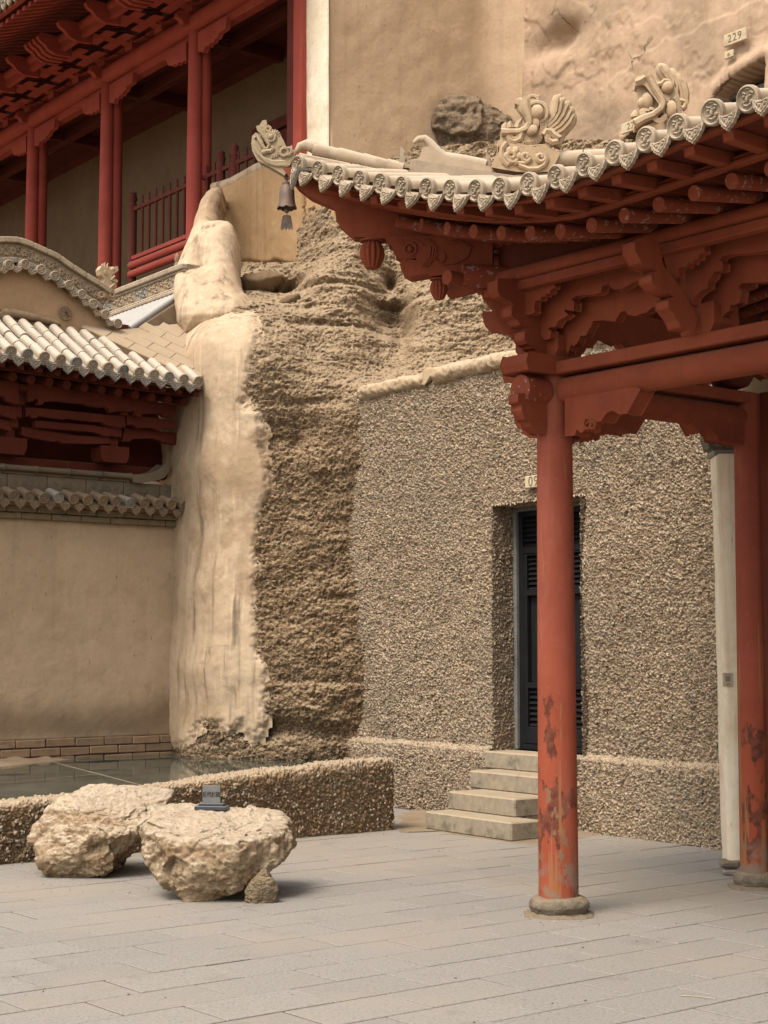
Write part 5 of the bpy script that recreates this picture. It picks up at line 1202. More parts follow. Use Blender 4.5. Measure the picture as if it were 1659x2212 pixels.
# ------------------------------------------------------------------ small roof behind with carved ridge and blue-grey tiles
SF = Frame(Dp(365, 578, 18.1), -54); SF.o[2] = 0
sr = thing('small_tiled_roof', 'small roof of blue-grey tiles under a pale carved ridge beside the plaster buttress', 'roof', SF)
z1, z0_ = SF.at(300, 607)[2], SF.at(300, 662)[2]; xs0 = SF.at(238, 640)[0] - 0.25; xs1 = 0.35
h = z1 - z0_
part('ridge_core', MB().box(((xs0 + xs1) / 2, 0.12, (z1 + z0_) / 2), (xs1 - xs0, 0.16, h)), M['carved'], sr, None)
for nm_, a, b, yy in (('ridge_cap', 0.80, 1.02, -0.02), ('moulding', 0.70, 0.79, 0.0), ('moulding', 0.12, 0.22, 0.0), ('base_course', -0.05, 0.11, -0.03)):
    nn = 6
    for i in range(nn): part(nm_, MB().box((xs0 + (xs1 - xs0) * (i + .5) / nn, yy + .07, z0_ + h * (a + b) / 2), ((xs1 - xs0) / nn - .006, .16, h * (b - a))), M['tile_cream'], sr, None, bevel=.012)
nn = 7; f0 = None
for i in range(nn):
    x = xs0 + (xs1 - xs0) * (i + .5) / nn; w = (xs1 - xs0) / nn
    m = MB().box((0, 0, 0), (w - .008, .05, h * .46)); r_ = random.Random(3)
    for k in range(26): 
        a, b = r_.uniform(-.45, .45) * w, r_.uniform(-.42, .42) * h * .46; q = r_.uniform(0, 3)
        m.ell((a, -.026, b), (.03, .014, .011), ((math.cos(q), 0, math.sin(q)), (0, 1, 0), (-math.sin(q), 0, math.cos(q))), 6, 4)
    o = part('frieze_tile', m, M['carved'] if i % 3 else M['tile_grey'], sr, 40); o.location = (x, .04, z0_ + h * .46)
t0 = None; SL2 = 0.75; L2 = 0.62; n_ = int((xs1 - xs0) / 0.098)
for i in range(n_):
    x = xs0 + 0.04 + i * .098
    if t0 is None: t0 = part('roof_tile', MB().tube([(0, 0, 0), (0, -L2, -L2 * SL2)], 0.034, 8), M['tile_blue'], sr, 50); o = t0
    else: o = copy_of(t0)
    o.location = (x, -.0, z0_ - .03)
part('roof_bed', MB().prism([(xs0, .05, z0_ - .06), (xs0, -L2 + .02, z0_ - L2 * SL2 - .06), (xs0, -L2 + .02, z0_ - L2 * SL2 - .13), (xs0, .05, z0_ - .5)], (xs1 - xs0, 0, 0)), M['tile_brown'], sr, None)
part('finial', MB().lathe([(.03, 0), (.035, .05), (.02, .07), (.034, .11), (.02, .16), (.004, .18)], (SF.at(367, 578)[0] + .02, .08, z1 + .01), 8), M['tile_brown'], sr, 40)

# sloping terrace of flat tiles between the two roofs and the buttress
A_, B_, C_, _D = LF.w((LF.at(178, 704, 'y', YG)[0], YG + .02, LF.at(178, 706, 'y', YG)[2])), LF.w((dxs[-1] - .02, YE + .10, ze(dxs[-1]) + .06)), Dp(402, 697, 17.7), Dp(240, 708, 18.3)
e1 = B_ - A_; l1 = np.linalg.norm(e1); e1 /= l1; nrm = np.cross(e1, C_ - A_); nrm /= np.linalg.norm(nrm); nrm *= np.sign(nrm[2]); e2 = np.cross(nrm, e1)
def onpl(a, b): d = ray(a, b); return EYE + d * (((A_ - EYE) @ nrm) / (d @ nrm))
D_ = onpl(244, 713)
te = thing('tile_terrace', 'sloping terrace of flat clay tiles between the tile roof and the plaster buttress', 'terrace', loc=A_)
uv = lambda p: ((p - A_) @ e1, (p - A_) @ e2)
poly = [(0, 0), (l1, 0), (l1 + .15, .25), uv(C_), uv(D_), (-.1, .3)]
part('mortar_bed', MB().prism([e1 * a + e2 * b - nrm * .004 for a, b in poly], -nrm * .1), M['terrace'], te, None)
tt = None
for i in range(-2, 10):
    for j in range(-1, 6):
        a, b = (i + .5 + (.5 if j % 2 else 0)) * .27, (j + .5) * .2
        if sdist(np.array([a]), np.array([b]), poly)[0] < .05: continue
        q = rough_box(.262, .192, .03, i * 9 + j, .003); q.v = [tuple(e1 * (x + a) + e2 * (y + b) + nrm * (z + random.uniform(-.004, .006) * 0 - .012)) for x, y, z in q.v]
        part('flat_tile', q, M['terrace'], te, None, bevel=.004)
# ------------------------------------------------------------------ timber gallery on the cliff
ga = thing('timber_gallery', 'red timber gallery with bracketed eave built high on the cliff above the gable wall', 'gallery', GF)
xs_ = [GF.at(a, b)[0] for a, b in ((70, 300), (222, 190), (419, 200))]
bay = (xs_[2] - xs_[0]) / 2; cx_ = [xs_[2] + bay * k for k in (-4, -3, -2, -1, 0)]
zbt, zbb = GF.at(217, 156)[2], GF.at(217, 191)[2]; rb = (zbt - zbb) / 2; zbc = (zbt + zbb) / 2
zfl = GF.at(300, 606, 'y', 0.1)[2]
xend = GF.at(640, 150)[0]; xL = cx_[0] - 1
RG, RGD = M['red_gallery'], M['red_gallery_shade']
c0 = None
for x in cx_:
    o = part('column', MB().lathe([(.112, zfl - .6), (.112, zfl + 1.2), (.098, zbb + .02)], (0, 0, 0), 20), RG, ga, 60) if c0 is None else copy_of(c0); c0 = c0 or o; o.location = (x, 0.02, 0)
c1 = None
for x in cx_[:-1] + [cx_[-1] - 0.35]:
    o = part('inner_column', MB().lathe([(.115, zfl - .6), (.105, zbb)], (0, 0, 0), 18), RG, ga, 60) if c1 is None else copy_of(c1); c1 = c1 or o; o.location = (x + 0.0 if x != cx_[-1] - .35 else cx_[-1] + .0, 0.165, 0)
for k in range(len(cx_)):
    a = cx_[k] + .004; b = (cx_[k + 1] if k + 1 < len(cx_) else xend) - .004
    part('log_beam', MB().tube([(a, 0, zbc), (b, 0, zbc)], rb, 18), RG, ga, 60)
    part('lower_beam', MB().box(((a + b) / 2, .10, zbb - .03), (b - a, .15, .16)), RG, ga, None, bevel=.008)
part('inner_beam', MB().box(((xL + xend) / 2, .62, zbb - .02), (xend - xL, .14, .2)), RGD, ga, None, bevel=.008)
zz2 = lambda a, b: (.2315 * a, .2315 * b)
x22 = xs_[1]
def Tq(pts, y): return [GF.at(*zz2(a, b), 'y', y) - np.array([x22, 0, 0]) for a, b in pts]
qr = Tq([(1002, 822), (1222, 706), (1214, 795), (1190, 812), (1165, 830), (1150, 870), (1130, 880), (1120, 905), (1095, 915), (1080, 940), (1060, 935), (1040, 985), (1002, 980)], 0.0)
ql = Tq([(908, 892), (740, 1000), (772, 1085), (800, 1090), (820, 1075), (840, 1085), (855, 1060), (875, 1070), (890, 1050), (908, 1055)], 0.0)
nose = Tq([(832, 790), (850, 765), (942, 765), (942, 850), (905, 868), (880, 855)], -rb)
q0 = n0 = None
for x in cx_:
    if q0 is None:
        q0 = [part('corner_bracket', MB().prism(p, (0, .07, 0)), RG, ga, None, bevel=.006) for p in (qr, ql)]; nn_ = [GF.at(*zz2(a, b), 'y', -.12) for a, b in ((890, 815),)]
        n0 = part('beam_nose', MB().prism([(.0, -.30, zbc + .02), (.0, -.28, zbc + .10), (.0, .1, zbc + .10), (.0, .1, zbc - .06), (.0, -.2, zbc - .06), (0, -.24, zbc + .0)], (.11, 0, 0)), RG, ga, None, bevel=.006); oo = q0 + [n0]
    else: oo = [copy_of(o) for o in q0 + [n0]]
    for o in oo: o.location = (x - (.055 if o.name.startswith('beam_nose') else 0), -.035 if not o.name.startswith('beam_nose') else 0, 0)
# ceiling, joists, back wall, floor, door
YB = 1.45
j0 = None
for k in range(int((xend - xL) / (bay / 1))):
    pass
for x in cx_ + [xend - .25]:
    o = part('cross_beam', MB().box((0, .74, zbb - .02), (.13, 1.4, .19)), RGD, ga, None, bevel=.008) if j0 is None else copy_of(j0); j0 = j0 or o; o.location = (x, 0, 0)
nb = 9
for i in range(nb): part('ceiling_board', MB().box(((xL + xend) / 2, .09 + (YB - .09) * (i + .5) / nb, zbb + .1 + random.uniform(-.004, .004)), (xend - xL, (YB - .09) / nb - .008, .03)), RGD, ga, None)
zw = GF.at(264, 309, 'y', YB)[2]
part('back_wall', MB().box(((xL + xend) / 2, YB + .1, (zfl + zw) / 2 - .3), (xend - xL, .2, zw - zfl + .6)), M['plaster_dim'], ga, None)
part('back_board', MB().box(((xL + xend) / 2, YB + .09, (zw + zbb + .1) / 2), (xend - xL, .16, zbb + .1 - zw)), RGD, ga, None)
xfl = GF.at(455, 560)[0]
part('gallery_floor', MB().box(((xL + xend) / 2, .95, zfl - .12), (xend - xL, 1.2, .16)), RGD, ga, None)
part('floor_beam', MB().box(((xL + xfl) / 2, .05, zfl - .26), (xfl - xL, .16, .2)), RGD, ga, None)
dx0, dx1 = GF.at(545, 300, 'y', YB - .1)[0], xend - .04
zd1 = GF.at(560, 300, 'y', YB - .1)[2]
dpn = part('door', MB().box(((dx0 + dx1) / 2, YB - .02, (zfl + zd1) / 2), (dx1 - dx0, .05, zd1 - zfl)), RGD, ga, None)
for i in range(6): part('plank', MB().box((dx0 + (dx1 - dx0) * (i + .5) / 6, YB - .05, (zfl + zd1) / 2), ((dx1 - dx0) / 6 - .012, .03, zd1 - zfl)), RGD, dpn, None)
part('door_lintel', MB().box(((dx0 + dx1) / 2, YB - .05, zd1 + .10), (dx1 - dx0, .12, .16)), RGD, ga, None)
zep = GF.at(630, 346)[2]
part('end_post', MB().box((xend - .09, .08, (zep + zbt + 1.6) / 2), (.18, .2, zbt + 1.6 - zep)), RGD, ga, None)
ztr = GF.at(652, 346)[2]
part('end_trim', MB().box((GF.at(652, 150)[0], -.01, (ztr + zbt + 1.6) / 2), (GF.at(661, 150)[0] - GF.at(643, 150)[0], .12, zbt + 1.6 - ztr)), RG, ga, None, bevel=.005)
# railing
zz1 = lambda a, b: (.3968 * a, .3968 * b)
YR = 0.12
A1, A2 = GF.at(*zz1(735, 1148), 'y', YR), GF.at(*zz1(1010, 1003), 'y', YR); zr1 = (A1[2] + A2[2]) / 2
zlo = GF.at(*zz1(745, 1400), 'y', YR)[2]; zl2 = GF.at(*zz1(745, 1432), 'y', YR)[2]; zl3 = GF.at(*zz1(750, 1478), 'y', YR)[2]
xr0, xr1 = GF.at(*zz1(722, 1300), 'y', YR)[0], xend - .6
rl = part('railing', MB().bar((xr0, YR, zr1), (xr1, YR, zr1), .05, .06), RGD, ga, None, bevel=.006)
part('bottom_rail', MB().bar((xr0, YR, zlo), (xr1, YR, zlo), .08, .06), RG, rl, None, bevel=.006)
part('rail_log', MB().tube([(xr0, YR - .03, zl2 - .02), (xr1, YR - .03, zl2 - .02)], .055, 12), RG, rl, 60); part('rail_log', MB().tube([(xr0, YR - .03, zl3 - .02), (xr1, YR - .03, zl3 - .02)], .055, 12), RG, rl, 60)
bx = [GF.at(*zz1(a, 1200), 'y', YR)[0] for a in (775, 812, 850, 885, 925, 965, 1003)]; sp = (bx[-1] - bx[0]) / 6; ztop = GF.at(*zz1(850, 1025), 'y', YR)[2]
b0 = None; x = bx[0]
while x < xr1:
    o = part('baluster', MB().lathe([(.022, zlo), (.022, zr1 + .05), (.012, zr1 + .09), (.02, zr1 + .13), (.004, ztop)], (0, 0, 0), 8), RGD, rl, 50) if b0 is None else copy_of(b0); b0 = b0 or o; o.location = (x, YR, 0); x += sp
zn = GF.at(*zz1(720, 1045), 'y', YR)[2]
nw = None
for x in (xr0, GF.at(*zz1(1203, 900), 'y', YR)[0], GF.at(*zz1(1278, 900), 'y', YR)[0]):
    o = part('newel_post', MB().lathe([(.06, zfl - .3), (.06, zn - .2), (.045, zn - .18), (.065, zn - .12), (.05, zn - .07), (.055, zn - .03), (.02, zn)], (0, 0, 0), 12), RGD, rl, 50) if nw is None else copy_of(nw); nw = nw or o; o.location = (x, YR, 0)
# bracket sets carrying the eave
YP = -0.86; zp = GF.at(130, 89, 'y', YP)[2]; hT = zp - .07 - zbt
xf = [GF.at(*zz2(a, b), 'y', 0)[0] for a, b in ((690, 830), (940, 640))]; sp = abs(xf[1] - xf[0]); sp = bay / 3
def boat(w, h, t, y, z, ax='x'):
    k = w / 2; p = [(-k, h * 1.0), (-k, h * .55), (-k * .86, h * .2), (-k * .6, 0), (k * .6, 0), (k * .86, h * .2), (k, h * .55), (k, h * 1.0), (k * .8, h * .72), (k * .55, h * .62), (-k * .55, h * .62), (-k * .8, h * .72)]
    m = MB()
    if ax == 'x': m.prism([(a, y - t / 2, z + b) for a, b in p], (0, t, 0))
    else: m.prism([(-t / 2, y + a, z + b) for a, b in p], (t, 0, 0))
    return m
def bracket_set(fins):
    r = part('bracket_set', MB().box((0, 0, .05), (.2, .2, .1)).prism([(-.14, -.14, .1), (.14, -.14, .1), (.14, .14, .1), (-.14, .14, .1)], (0, 0, .07)), RG, ga, None)
    T = (hT - .12) / 3
    for k in range(3):
        z = .10 + T * k; out = -0.27 * (k + 1)
        part('arm', boat(.66 + .56 * k, T * 1.05, .16, 0.0, z, 'y'), RG, r, None, bevel=.004)
        for y, w in [(-0.27 * q, .36 + .13 * (k - q + 1)) for q in range(k + 2) if q < 4]:
            part('arm', boat(w * 1.1, T * 1.0, .15, y, z + T * .1, 'x'), RG, r, None, bevel=.004)
            for sx in (-.44, .44): part('block', MB().prism([(sx * w - .06, y - .085, z + T * .75), (sx * w + .06, y - .085, z + T * .75), (sx * w + .095, y - .085, z + T * 1.2), (sx * w - .095, y - .085, z + T * 1.2)], (0, .17, 0)), RG, r, None)
    for f in ([0] if not fins else [-.21, -.07, .07, .21]):
        pf = [(YP - .36, hT + .10), (YP - .40, hT + .04), (YP - .36, hT - .02), (YP - .28, hT - .06), (YP - .22, hT - .13), (YP - .1, hT - .17), (YP + .15, hT - .15), (YP + .15, hT + .1)]
        part('fin', MB().prism([(f - .04, a, b) for a, b in pf], (.08, 0, 0)), RG, r, None, bevel=.004)
    return r
bs = {}
for i in range(-9, 5):
    x = cx_[-1] + sp * i; fins = (i % 3 == 0)
    if x > xend + .3: continue
    o = bracket_set(fins) if fins not in bs else copy_tree(bs[fins], ga); bs.setdefault(fins, o); o.location = (x, 0, zbt - .005)
part('bracket_board', MB().box(((xL + xend) / 2, .12, zbt + hT / 2), (xend - xL, .05, hT + .4)), RG, ga, None)
xR = xend + .6
part('eave_purlin', MB().tube([(xL, YP, zp), (xR, YP, zp)], .085, 14), RG, ga, 60)
part('purlin_board', MB().box(((xL + xR) / 2, YP, zp - .13), (xR - xL, .08, .1)), RG, ga, None)
YF = -1.62; zf = GF.at(60, 47.5, 'y', YF)[2]
ra0, ra1 = GF.at(*zz2(485, 60), 'y', YF)[0], GF.at(*zz2(22, 430), 'y', YF)[0]; rsp = abs(ra0 - ra1) / 9
r0 = None; x = xL
slope = (zp + .13 - zf) / (YP - YF) * 1.0; slope = abs(slope)
while x < xR:
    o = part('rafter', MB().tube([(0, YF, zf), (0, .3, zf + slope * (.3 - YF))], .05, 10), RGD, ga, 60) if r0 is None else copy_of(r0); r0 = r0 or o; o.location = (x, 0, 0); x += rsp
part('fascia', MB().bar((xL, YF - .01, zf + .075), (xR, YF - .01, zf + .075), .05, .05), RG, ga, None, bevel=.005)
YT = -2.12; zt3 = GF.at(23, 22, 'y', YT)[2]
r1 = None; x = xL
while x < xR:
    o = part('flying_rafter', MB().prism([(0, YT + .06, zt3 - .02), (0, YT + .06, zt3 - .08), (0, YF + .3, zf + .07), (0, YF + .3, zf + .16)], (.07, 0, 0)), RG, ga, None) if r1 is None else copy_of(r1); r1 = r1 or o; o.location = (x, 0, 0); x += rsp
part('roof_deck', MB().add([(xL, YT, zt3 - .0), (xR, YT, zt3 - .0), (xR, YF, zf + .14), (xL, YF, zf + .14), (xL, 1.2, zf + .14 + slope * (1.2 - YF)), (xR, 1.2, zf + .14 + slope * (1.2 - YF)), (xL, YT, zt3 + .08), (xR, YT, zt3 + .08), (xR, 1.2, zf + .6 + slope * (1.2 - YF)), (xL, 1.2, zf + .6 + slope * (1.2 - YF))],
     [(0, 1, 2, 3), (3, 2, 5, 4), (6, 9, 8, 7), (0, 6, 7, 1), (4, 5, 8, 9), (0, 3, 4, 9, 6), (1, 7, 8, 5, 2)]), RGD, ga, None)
part('eave_board', MB().bar((xL, YT - .01, zt3 + .02), (xR, YT - .01, zt3 + .02), .06, .05), RG, ga, None)
e0 = e1 = None; x = xL
while x < xR:
    if GF.w((x, YT, zt3))[0] < 3.2:
        o = part('eave_tile', disc_mb(.062, .3), M['tile_grey'], ga, 40) if e0 is None else copy_of(e0); e0 = e0 or o; o.location = (x, YT - .1, zt3 + .13)
        o = part('drip_tile', drip_mb(.17, .11), M['tile_cream'], ga, 40) if e1 is None else copy_of(e1); e1 = e1 or o; o.location = (x + rsp / 2, YT - .09, zt3 + .09)
    x += rsp
# ------------------------------------------------------------------ the pavilion at the right
pv = thing('pavilion', 'red timber pavilion with upturned tiled eave, roof dragons and peeling columns', 'pavilion', PF)
HF = Frame(PF.w((-1.1, -1.1, 0)), -51.5 + 45)
def hp(px, py, off=0.0): return PF.l(HF.w(HF.at(px, py, 'y', off)))
HY = PF.M @ (HF.M.T @ np.array([0, 1, 0])); HX = PF.M @ (HF.M.T @ np.array([1, 0, 0]))
LD = 1.715; LXX = 2.75
zq1 = lambda a, b: (1042.2 + .3716 * a, 466.3 + .3716 * b)
def T1_(pts, ax, v): return [PF.at(*zq1(a, b), ax, v) for a, b in pts]
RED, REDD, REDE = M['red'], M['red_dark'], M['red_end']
zft, zfb, zrb, zqb = PF.at(1199, 785, 'y', -.05)[2], PF.at(1199, 812, 'y', -.05)[2], PF.at(1222, 872, 'y', -.05)[2], PF.at(1243, 940, 'y', -.05)[2]
rr_ = (zfb - zrb) / 2 - .004; zrc = zrb + rr_
def col_mb(h):
    n, m = 36, 60; mb = MB(); vs = []
    for i in range(m):
        z = .085 + (h - .085) * i / (m - 1); r = .1135 - .013 * (i / (m - 1)) ** 1.3
        for j in range(n): a = 2 * math.pi * j / n; vs.append((r * math.cos(a), r * math.sin(a), z))
    mb.add(vs, [(i * n + j, i * n + (j + 1) % n, (i + 1) * n + (j + 1) % n, (i + 1) * n + j) for i in range(m - 1) for j in range(n)] + [tuple(range((m - 1) * n, m * n))]); return mb
def base_np(parent, seed):
    n, pr = 60, [(.0, .100), (.105, .103), (.135, .101), (.155, .09), (.167, .07), (.170, .048), (.162, .026), (.155, .016), (.178, .012), (.196, .004), (.20, -.03)]
    L = np.linspace(0, len(pr) - 1, 40); r = np.interp(L, range(len(pr)), [p[0] for p in pr]); z = np.interp(L, range(len(pr)), [p[1] for p in pr])
    T = np.linspace(0, 2 * math.pi, n); Rr, A = np.meshgrid(np.arange(40), T, indexing='ij'); Rr = Rr.ravel(); A = A.ravel()
    sq = 1 + 0.14 * np.clip((r[Rr] - .165) / .03, 0, 1) * (np.abs(np.cos(2 * A)) ** 2)
    V = np.stack([r[Rr] * sq * np.cos(A), r[Rr] * sq * np.sin(A), z[Rr]], 1); d = 1 + .05 * fbm(V * 14 + seed, 4, seed) * np.clip(r[Rr] / .1, 0, 1); V[:, :2] *= d[:, None]; V[:, 2] += .006 * fbm(V * 20, 3, seed + 4) * (V[:, 2] > .005)
    return npmesh('stone_base', V, gridq(40, n), M['stone_base'], parent)
wornA = tuple(-PF.o * 0.0 + np.array([0.35, 0.2, 0.0]))
for i, (x, y) in enumerate(((0, 0), (0, LD), (LXX, 0), (LXX, LD))):
    o = part('column', col_mb(zft - .01), M['red_col'], pv, 60, loc=(x, y, 0), label=('front column with paint peeling to bare wood near its stone foot' if i == 0 else None)); base_np(o, 3 + i)
    if i == 1: o.scale = (.87, .87, 1); o.location.x = .025
# tie beams both ways (flat plate over a round beam), their ends crossing the corner
def xy(mb_fn, name, mat, sm=None, bev=.006, both=True):
    a = part(name, mb_fn(), mat, pv, sm, bev)
    if both: part(name, mb_fn().swap(), mat, pv, sm, bev)
xe_ = LXX + .5
xy(lambda: MB().box(((xe_ + .105) / 2, 0, (zft + zfb) / 2), (xe_ - .105, .19, zft - zfb)), 'tie_plate', RED, None, .006)
xy(lambda: MB().tube([(.105, 0, zrc), (xe_, 0, zrc)], rr_, 20), 'round_beam', RED, 60, 0)
xy(lambda: MB().prism([(-.30, -.11, zfb + .002), (-.32, -.11, zfb + .05), (-.30, -.11, zft + .03), (.104, -.11, zft + .03), (.104, -.11, zfb + .002)], (0, .22, 0)), 'plate_end', RED)
xy(lambda: MB().tube([(-.27, 0, zrc), (-.09, 0, zrc)], rr_, 20), 'beam_end', REDE, 50, 0)
sc = [PF.at(*zq1(a, b), 'x', 0.04) for a, b in [(212, 1037), (212, 1080), (236, 1098), (232, 1130), (240, 1152), (255, 1182), (276, 1190), (290, 1222), (330, 1258), (362, 1264), (372, 1200), (372, 1037)]]
a_ = MB().prism(sc, (-.08, 0, 0)); part('bracket_end', a_, RED, pv, None, .006); part('bracket_end', MB().prism(sc, (-.08, 0, 0)).swap(), RED, pv, None, .006)
xy(lambda: MB().prism(T1_([(485, 1064), (880, 1002), (910, 1010), (838, 1142), (795, 1146), (772, 1130), (748, 1124), (722, 1138), (700, 1162), (688, 1186), (662, 1192), (650, 1182), (622, 1188), (600, 1204), (596, 1236), (572, 1254), (556, 1236), (545, 1236), (530, 1270), (485, 1273)], 'y', -.06), (0, .12, 0)), 'corner_bracket', RED, None, .008)
for a, b, c in ((612, 1206, .03), (640, 1216, .02)):      # carved scroll on the bracket's face
    p = PF.at(*zq1(a, b), 'y', -.065); part('scroll', MB().ring(p, c, .009, (1, 0, 0), (0, 0, 1), 14, 5), RED, pv, 40)
part('corner_bracket', MB().prism(T1_([(1200, 1140), (1520, 1180), (1520, 1328), (1470, 1312), (1380, 1300), (1372, 1272), (1335, 1236), (1312, 1224), (1294, 1236), (1286, 1262), (1268, 1264)], 'x', .06), (-.12, 0, 0)), RED, pv, None, .008)
p = PF.at(1626, 815, 'x', 0.0); part('column_head', MB().lathe([(.06, p[2] - .10), (.115, p[2] - .08), (.15, p[2] - .02), (.155, p[2] + .06), (.12, p[2] + .11)], (0, LD - .13, 0), 16), REDD, pv, 50)
# carved boards between the bracket sets, stepping out as they rise
lowL = [(440, 690), (495, 792), (512, 740), (530, 752), (548, 735), (566, 692), (600, 690), (612, 660), (628, 640), (640, 606), (700, 600), (768, 608), (786, 580), (803, 552), (830, 546), (850, 570), (885, 576), (950, 556), (985, 528), (1020, 512), (1045, 540), (1050, 580), (1085, 590), (1095, 612), (1110, 622), (1140, 642), (1240, 660), (1240, 300), (440, 470)]
lowR = [(1290, 640), (1330, 560), (1345, 590), (1362, 605), (1376, 575), (1394, 582), (1410, 560), (1432, 548), (1438, 510), (1465, 512), (1490, 500), (1502, 440), (1480, 422), (1490, 398), (1512, 384), (1660, 378), (1800, 372), (2000, 420), (2000, 60), (1290, 290)]
upL = [(320, 600), (345, 700), (362, 716), (390, 708), (396, 672), (372, 662), (392, 640), (420, 640), (440, 602), (470, 590), (490, 574), (466, 552), (482, 540), (526, 546), (530, 500), (510, 490), (530, 468), (560, 456), (650, 452), (685, 440), (692, 405), (735, 384), (746, 405), (762, 422), (812, 418), (860, 390), (900, 370), (926, 362), (942, 386), (948, 412), (986, 426), (1016, 400), (1016, 250), (320, 410)]
upR = [(1160, 470), (1185, 522), (1218, 516), (1222, 480), (1242, 456), (1272, 428), (1302, 415), (1306, 380), (1336, 345), (1340, 322), (1390, 312), (1392, 275), (1368, 262), (1390, 232), (1430, 218), (1580, 208), (1700, 190), (1840, 215), (1960, 260), (1960, 0), (1160, 220)]
wgL = [(232, 425), (412, 386), (416, 412), (392, 426), (390, 446), (368, 448), (360, 464), (340, 462), (336, 484), (304, 490), (296, 530), (300, 556), (270, 572), (246, 568)]
wgR = [(1045, 188), (1280, 152), (1286, 210), (1256, 220), (1252, 246), (1226, 250), (1216, 272), (1192, 264), (1184, 292), (1150, 292), (1128, 312), (1136, 350), (1106, 370), (1082, 366), (1078, 312)]
wgM = [(828, 288), (905, 268), (900, 200), (985, 300), (985, 345), (962, 338), (940, 340), (916, 322), (880, 312), (846, 312)]
for pts, y in ((lowL, -.03), (lowR, -.03), (upL, -.15), (upR, -.15)):
    xy(lambda: MB().prism(T1_(pts, 'y', y), (0, .06, 0)), 'carved_board', RED, None, .006)
for pts, y in ((wgL, -.27), (wgR, -.27), (wgM, -.22)): xy(lambda: MB().prism(T1_(pts, 'y', y), (0, .05, 0)), 'carved_wing', RED, None, .006)
# bracket arms
armC = [(92, 368), (92, 432), (110, 466), (166, 492), (190, 515), (174, 532), (174, 578), (206, 600), (226, 636), (266, 640), (276, 660), (250, 672), (248, 716), (266, 742), (292, 750), (300, 768), (322, 774), (335, 802), (380, 832), (440, 832), (450, 690), (340, 560), (250, 420), (222, 376)]
xy(lambda: MB().prism(T1_(armC, 'x', .045), (-.09, 0, 0)), 'bracket_arm', RED, None, .006)
armD = [(0, 392), (0, 460), (45, 516), (78, 546), (80, 602), (122, 640), (150, 666), (168, 692), (215, 704), (330, 820), (400, 840), (400, 560), (300, 470), (220, 400)]
part('bracket_arm', MB().prism([hp(*zq1(a, b), -.05) for a, b in armD], HY * .10), RED, pv, None, .006)
armX = [(4, 590), (20, 642), (60, 682), (98, 670), (122, 690), (150, 680), (184, 690), (206, 722), (212, 762), (250, 772), (272, 802), (322, 824), (420, 834), (420, 560), (4, 560)]
part('bracket_arm', MB().prism(T1_(armX, 'y', .0), (0, .09, 0)), RED, pv, None, .006)
xm = PF.at(1519, 722, 'y', -.03)[0]
armM = [(890, 146), (893, 200), (930, 270), (1002, 302), (1026, 320), (986, 346), (990, 382), (1030, 420), (1092, 452), (1128, 470), (1086, 490), (1086, 532), (1112, 562), (1140, 602), (1160, 650), (1230, 660), (1246, 600), (1180, 470), (1130, 400), (1050, 290), (1012, 136), (950, 122)]
xy(lambda: MB().prism(T1_(armM, 'x', xm + .045), (-.09, 0, 0)), 'bracket_arm', RED, None, .006)
xy(lambda: MB().prism([(xm - .09, -.09, zft + .001), (xm + .09, -.09, zft + .001), (xm + .12, -.09, zft + .05), (xm + .12, -.09, zft + .15), (xm - .12, -.09, zft + .15), (xm - .12, -.09, zft + .05)], (0, .2, 0)), 'bracket_block', RED)
part('bracket_block', MB().prism([(-.1, -.1, zft + .031), (.1, -.1, zft + .031), (.13, -.1, zft + .07), (.13, -.1, zft + .16), (-.13, -.1, zft + .16), (-.13, -.1, zft + .07)], (0, .2, 0)), RED, pv, None, .006)
# purlins crossing beyond the corner
pc1, pc2 = PF.at(*zq1(600, 238), 'y', -.29), PF.at(*zq1(600, 308), 'y', -.29); zpu = pc1[2]
zpu = (PF.at(*zq1(600, 195), 'y', -.29)[2] + PF.at(*zq1(600, 285), 'y', -.29)[2]) / 2; rpu = abs(PF.at(*zq1(600, 195), 'y', -.29)[2] - zpu)
xy(lambda: MB().tube([(-.29 - .28, -.29, zpu), (LXX + .8, -.29, zpu)], rpu, 20), 'eave_purlin', RED, 60, 0)
xy(lambda: MB().box((1.5, -.29, zpu - rpu - .028), (3.5, .07, .054)), 'purlin_batten', RED, None)
zr0 = lambda x: 3.63 + .19 * max(0, 1 - x) ** 1.45 + .03 * max(0, x - 1.2)
ze0 = lambda x: 3.79 + .208 * max(0, 1.0 - x) ** 1.45 + .06 * max(0, x - 1.2)
xy(lambda: MB().prism([(-.2, -.24, zpu + .02), (3.3, -.24, zpu + .02), (3.3, -.24, zpu + .2), (1.0, -.24, zpu + .19), (.3, -.24, zpu + .24), (-.2, -.24, zpu + .33)], (0, .05, 0)), 'fill_board', REDD, None)
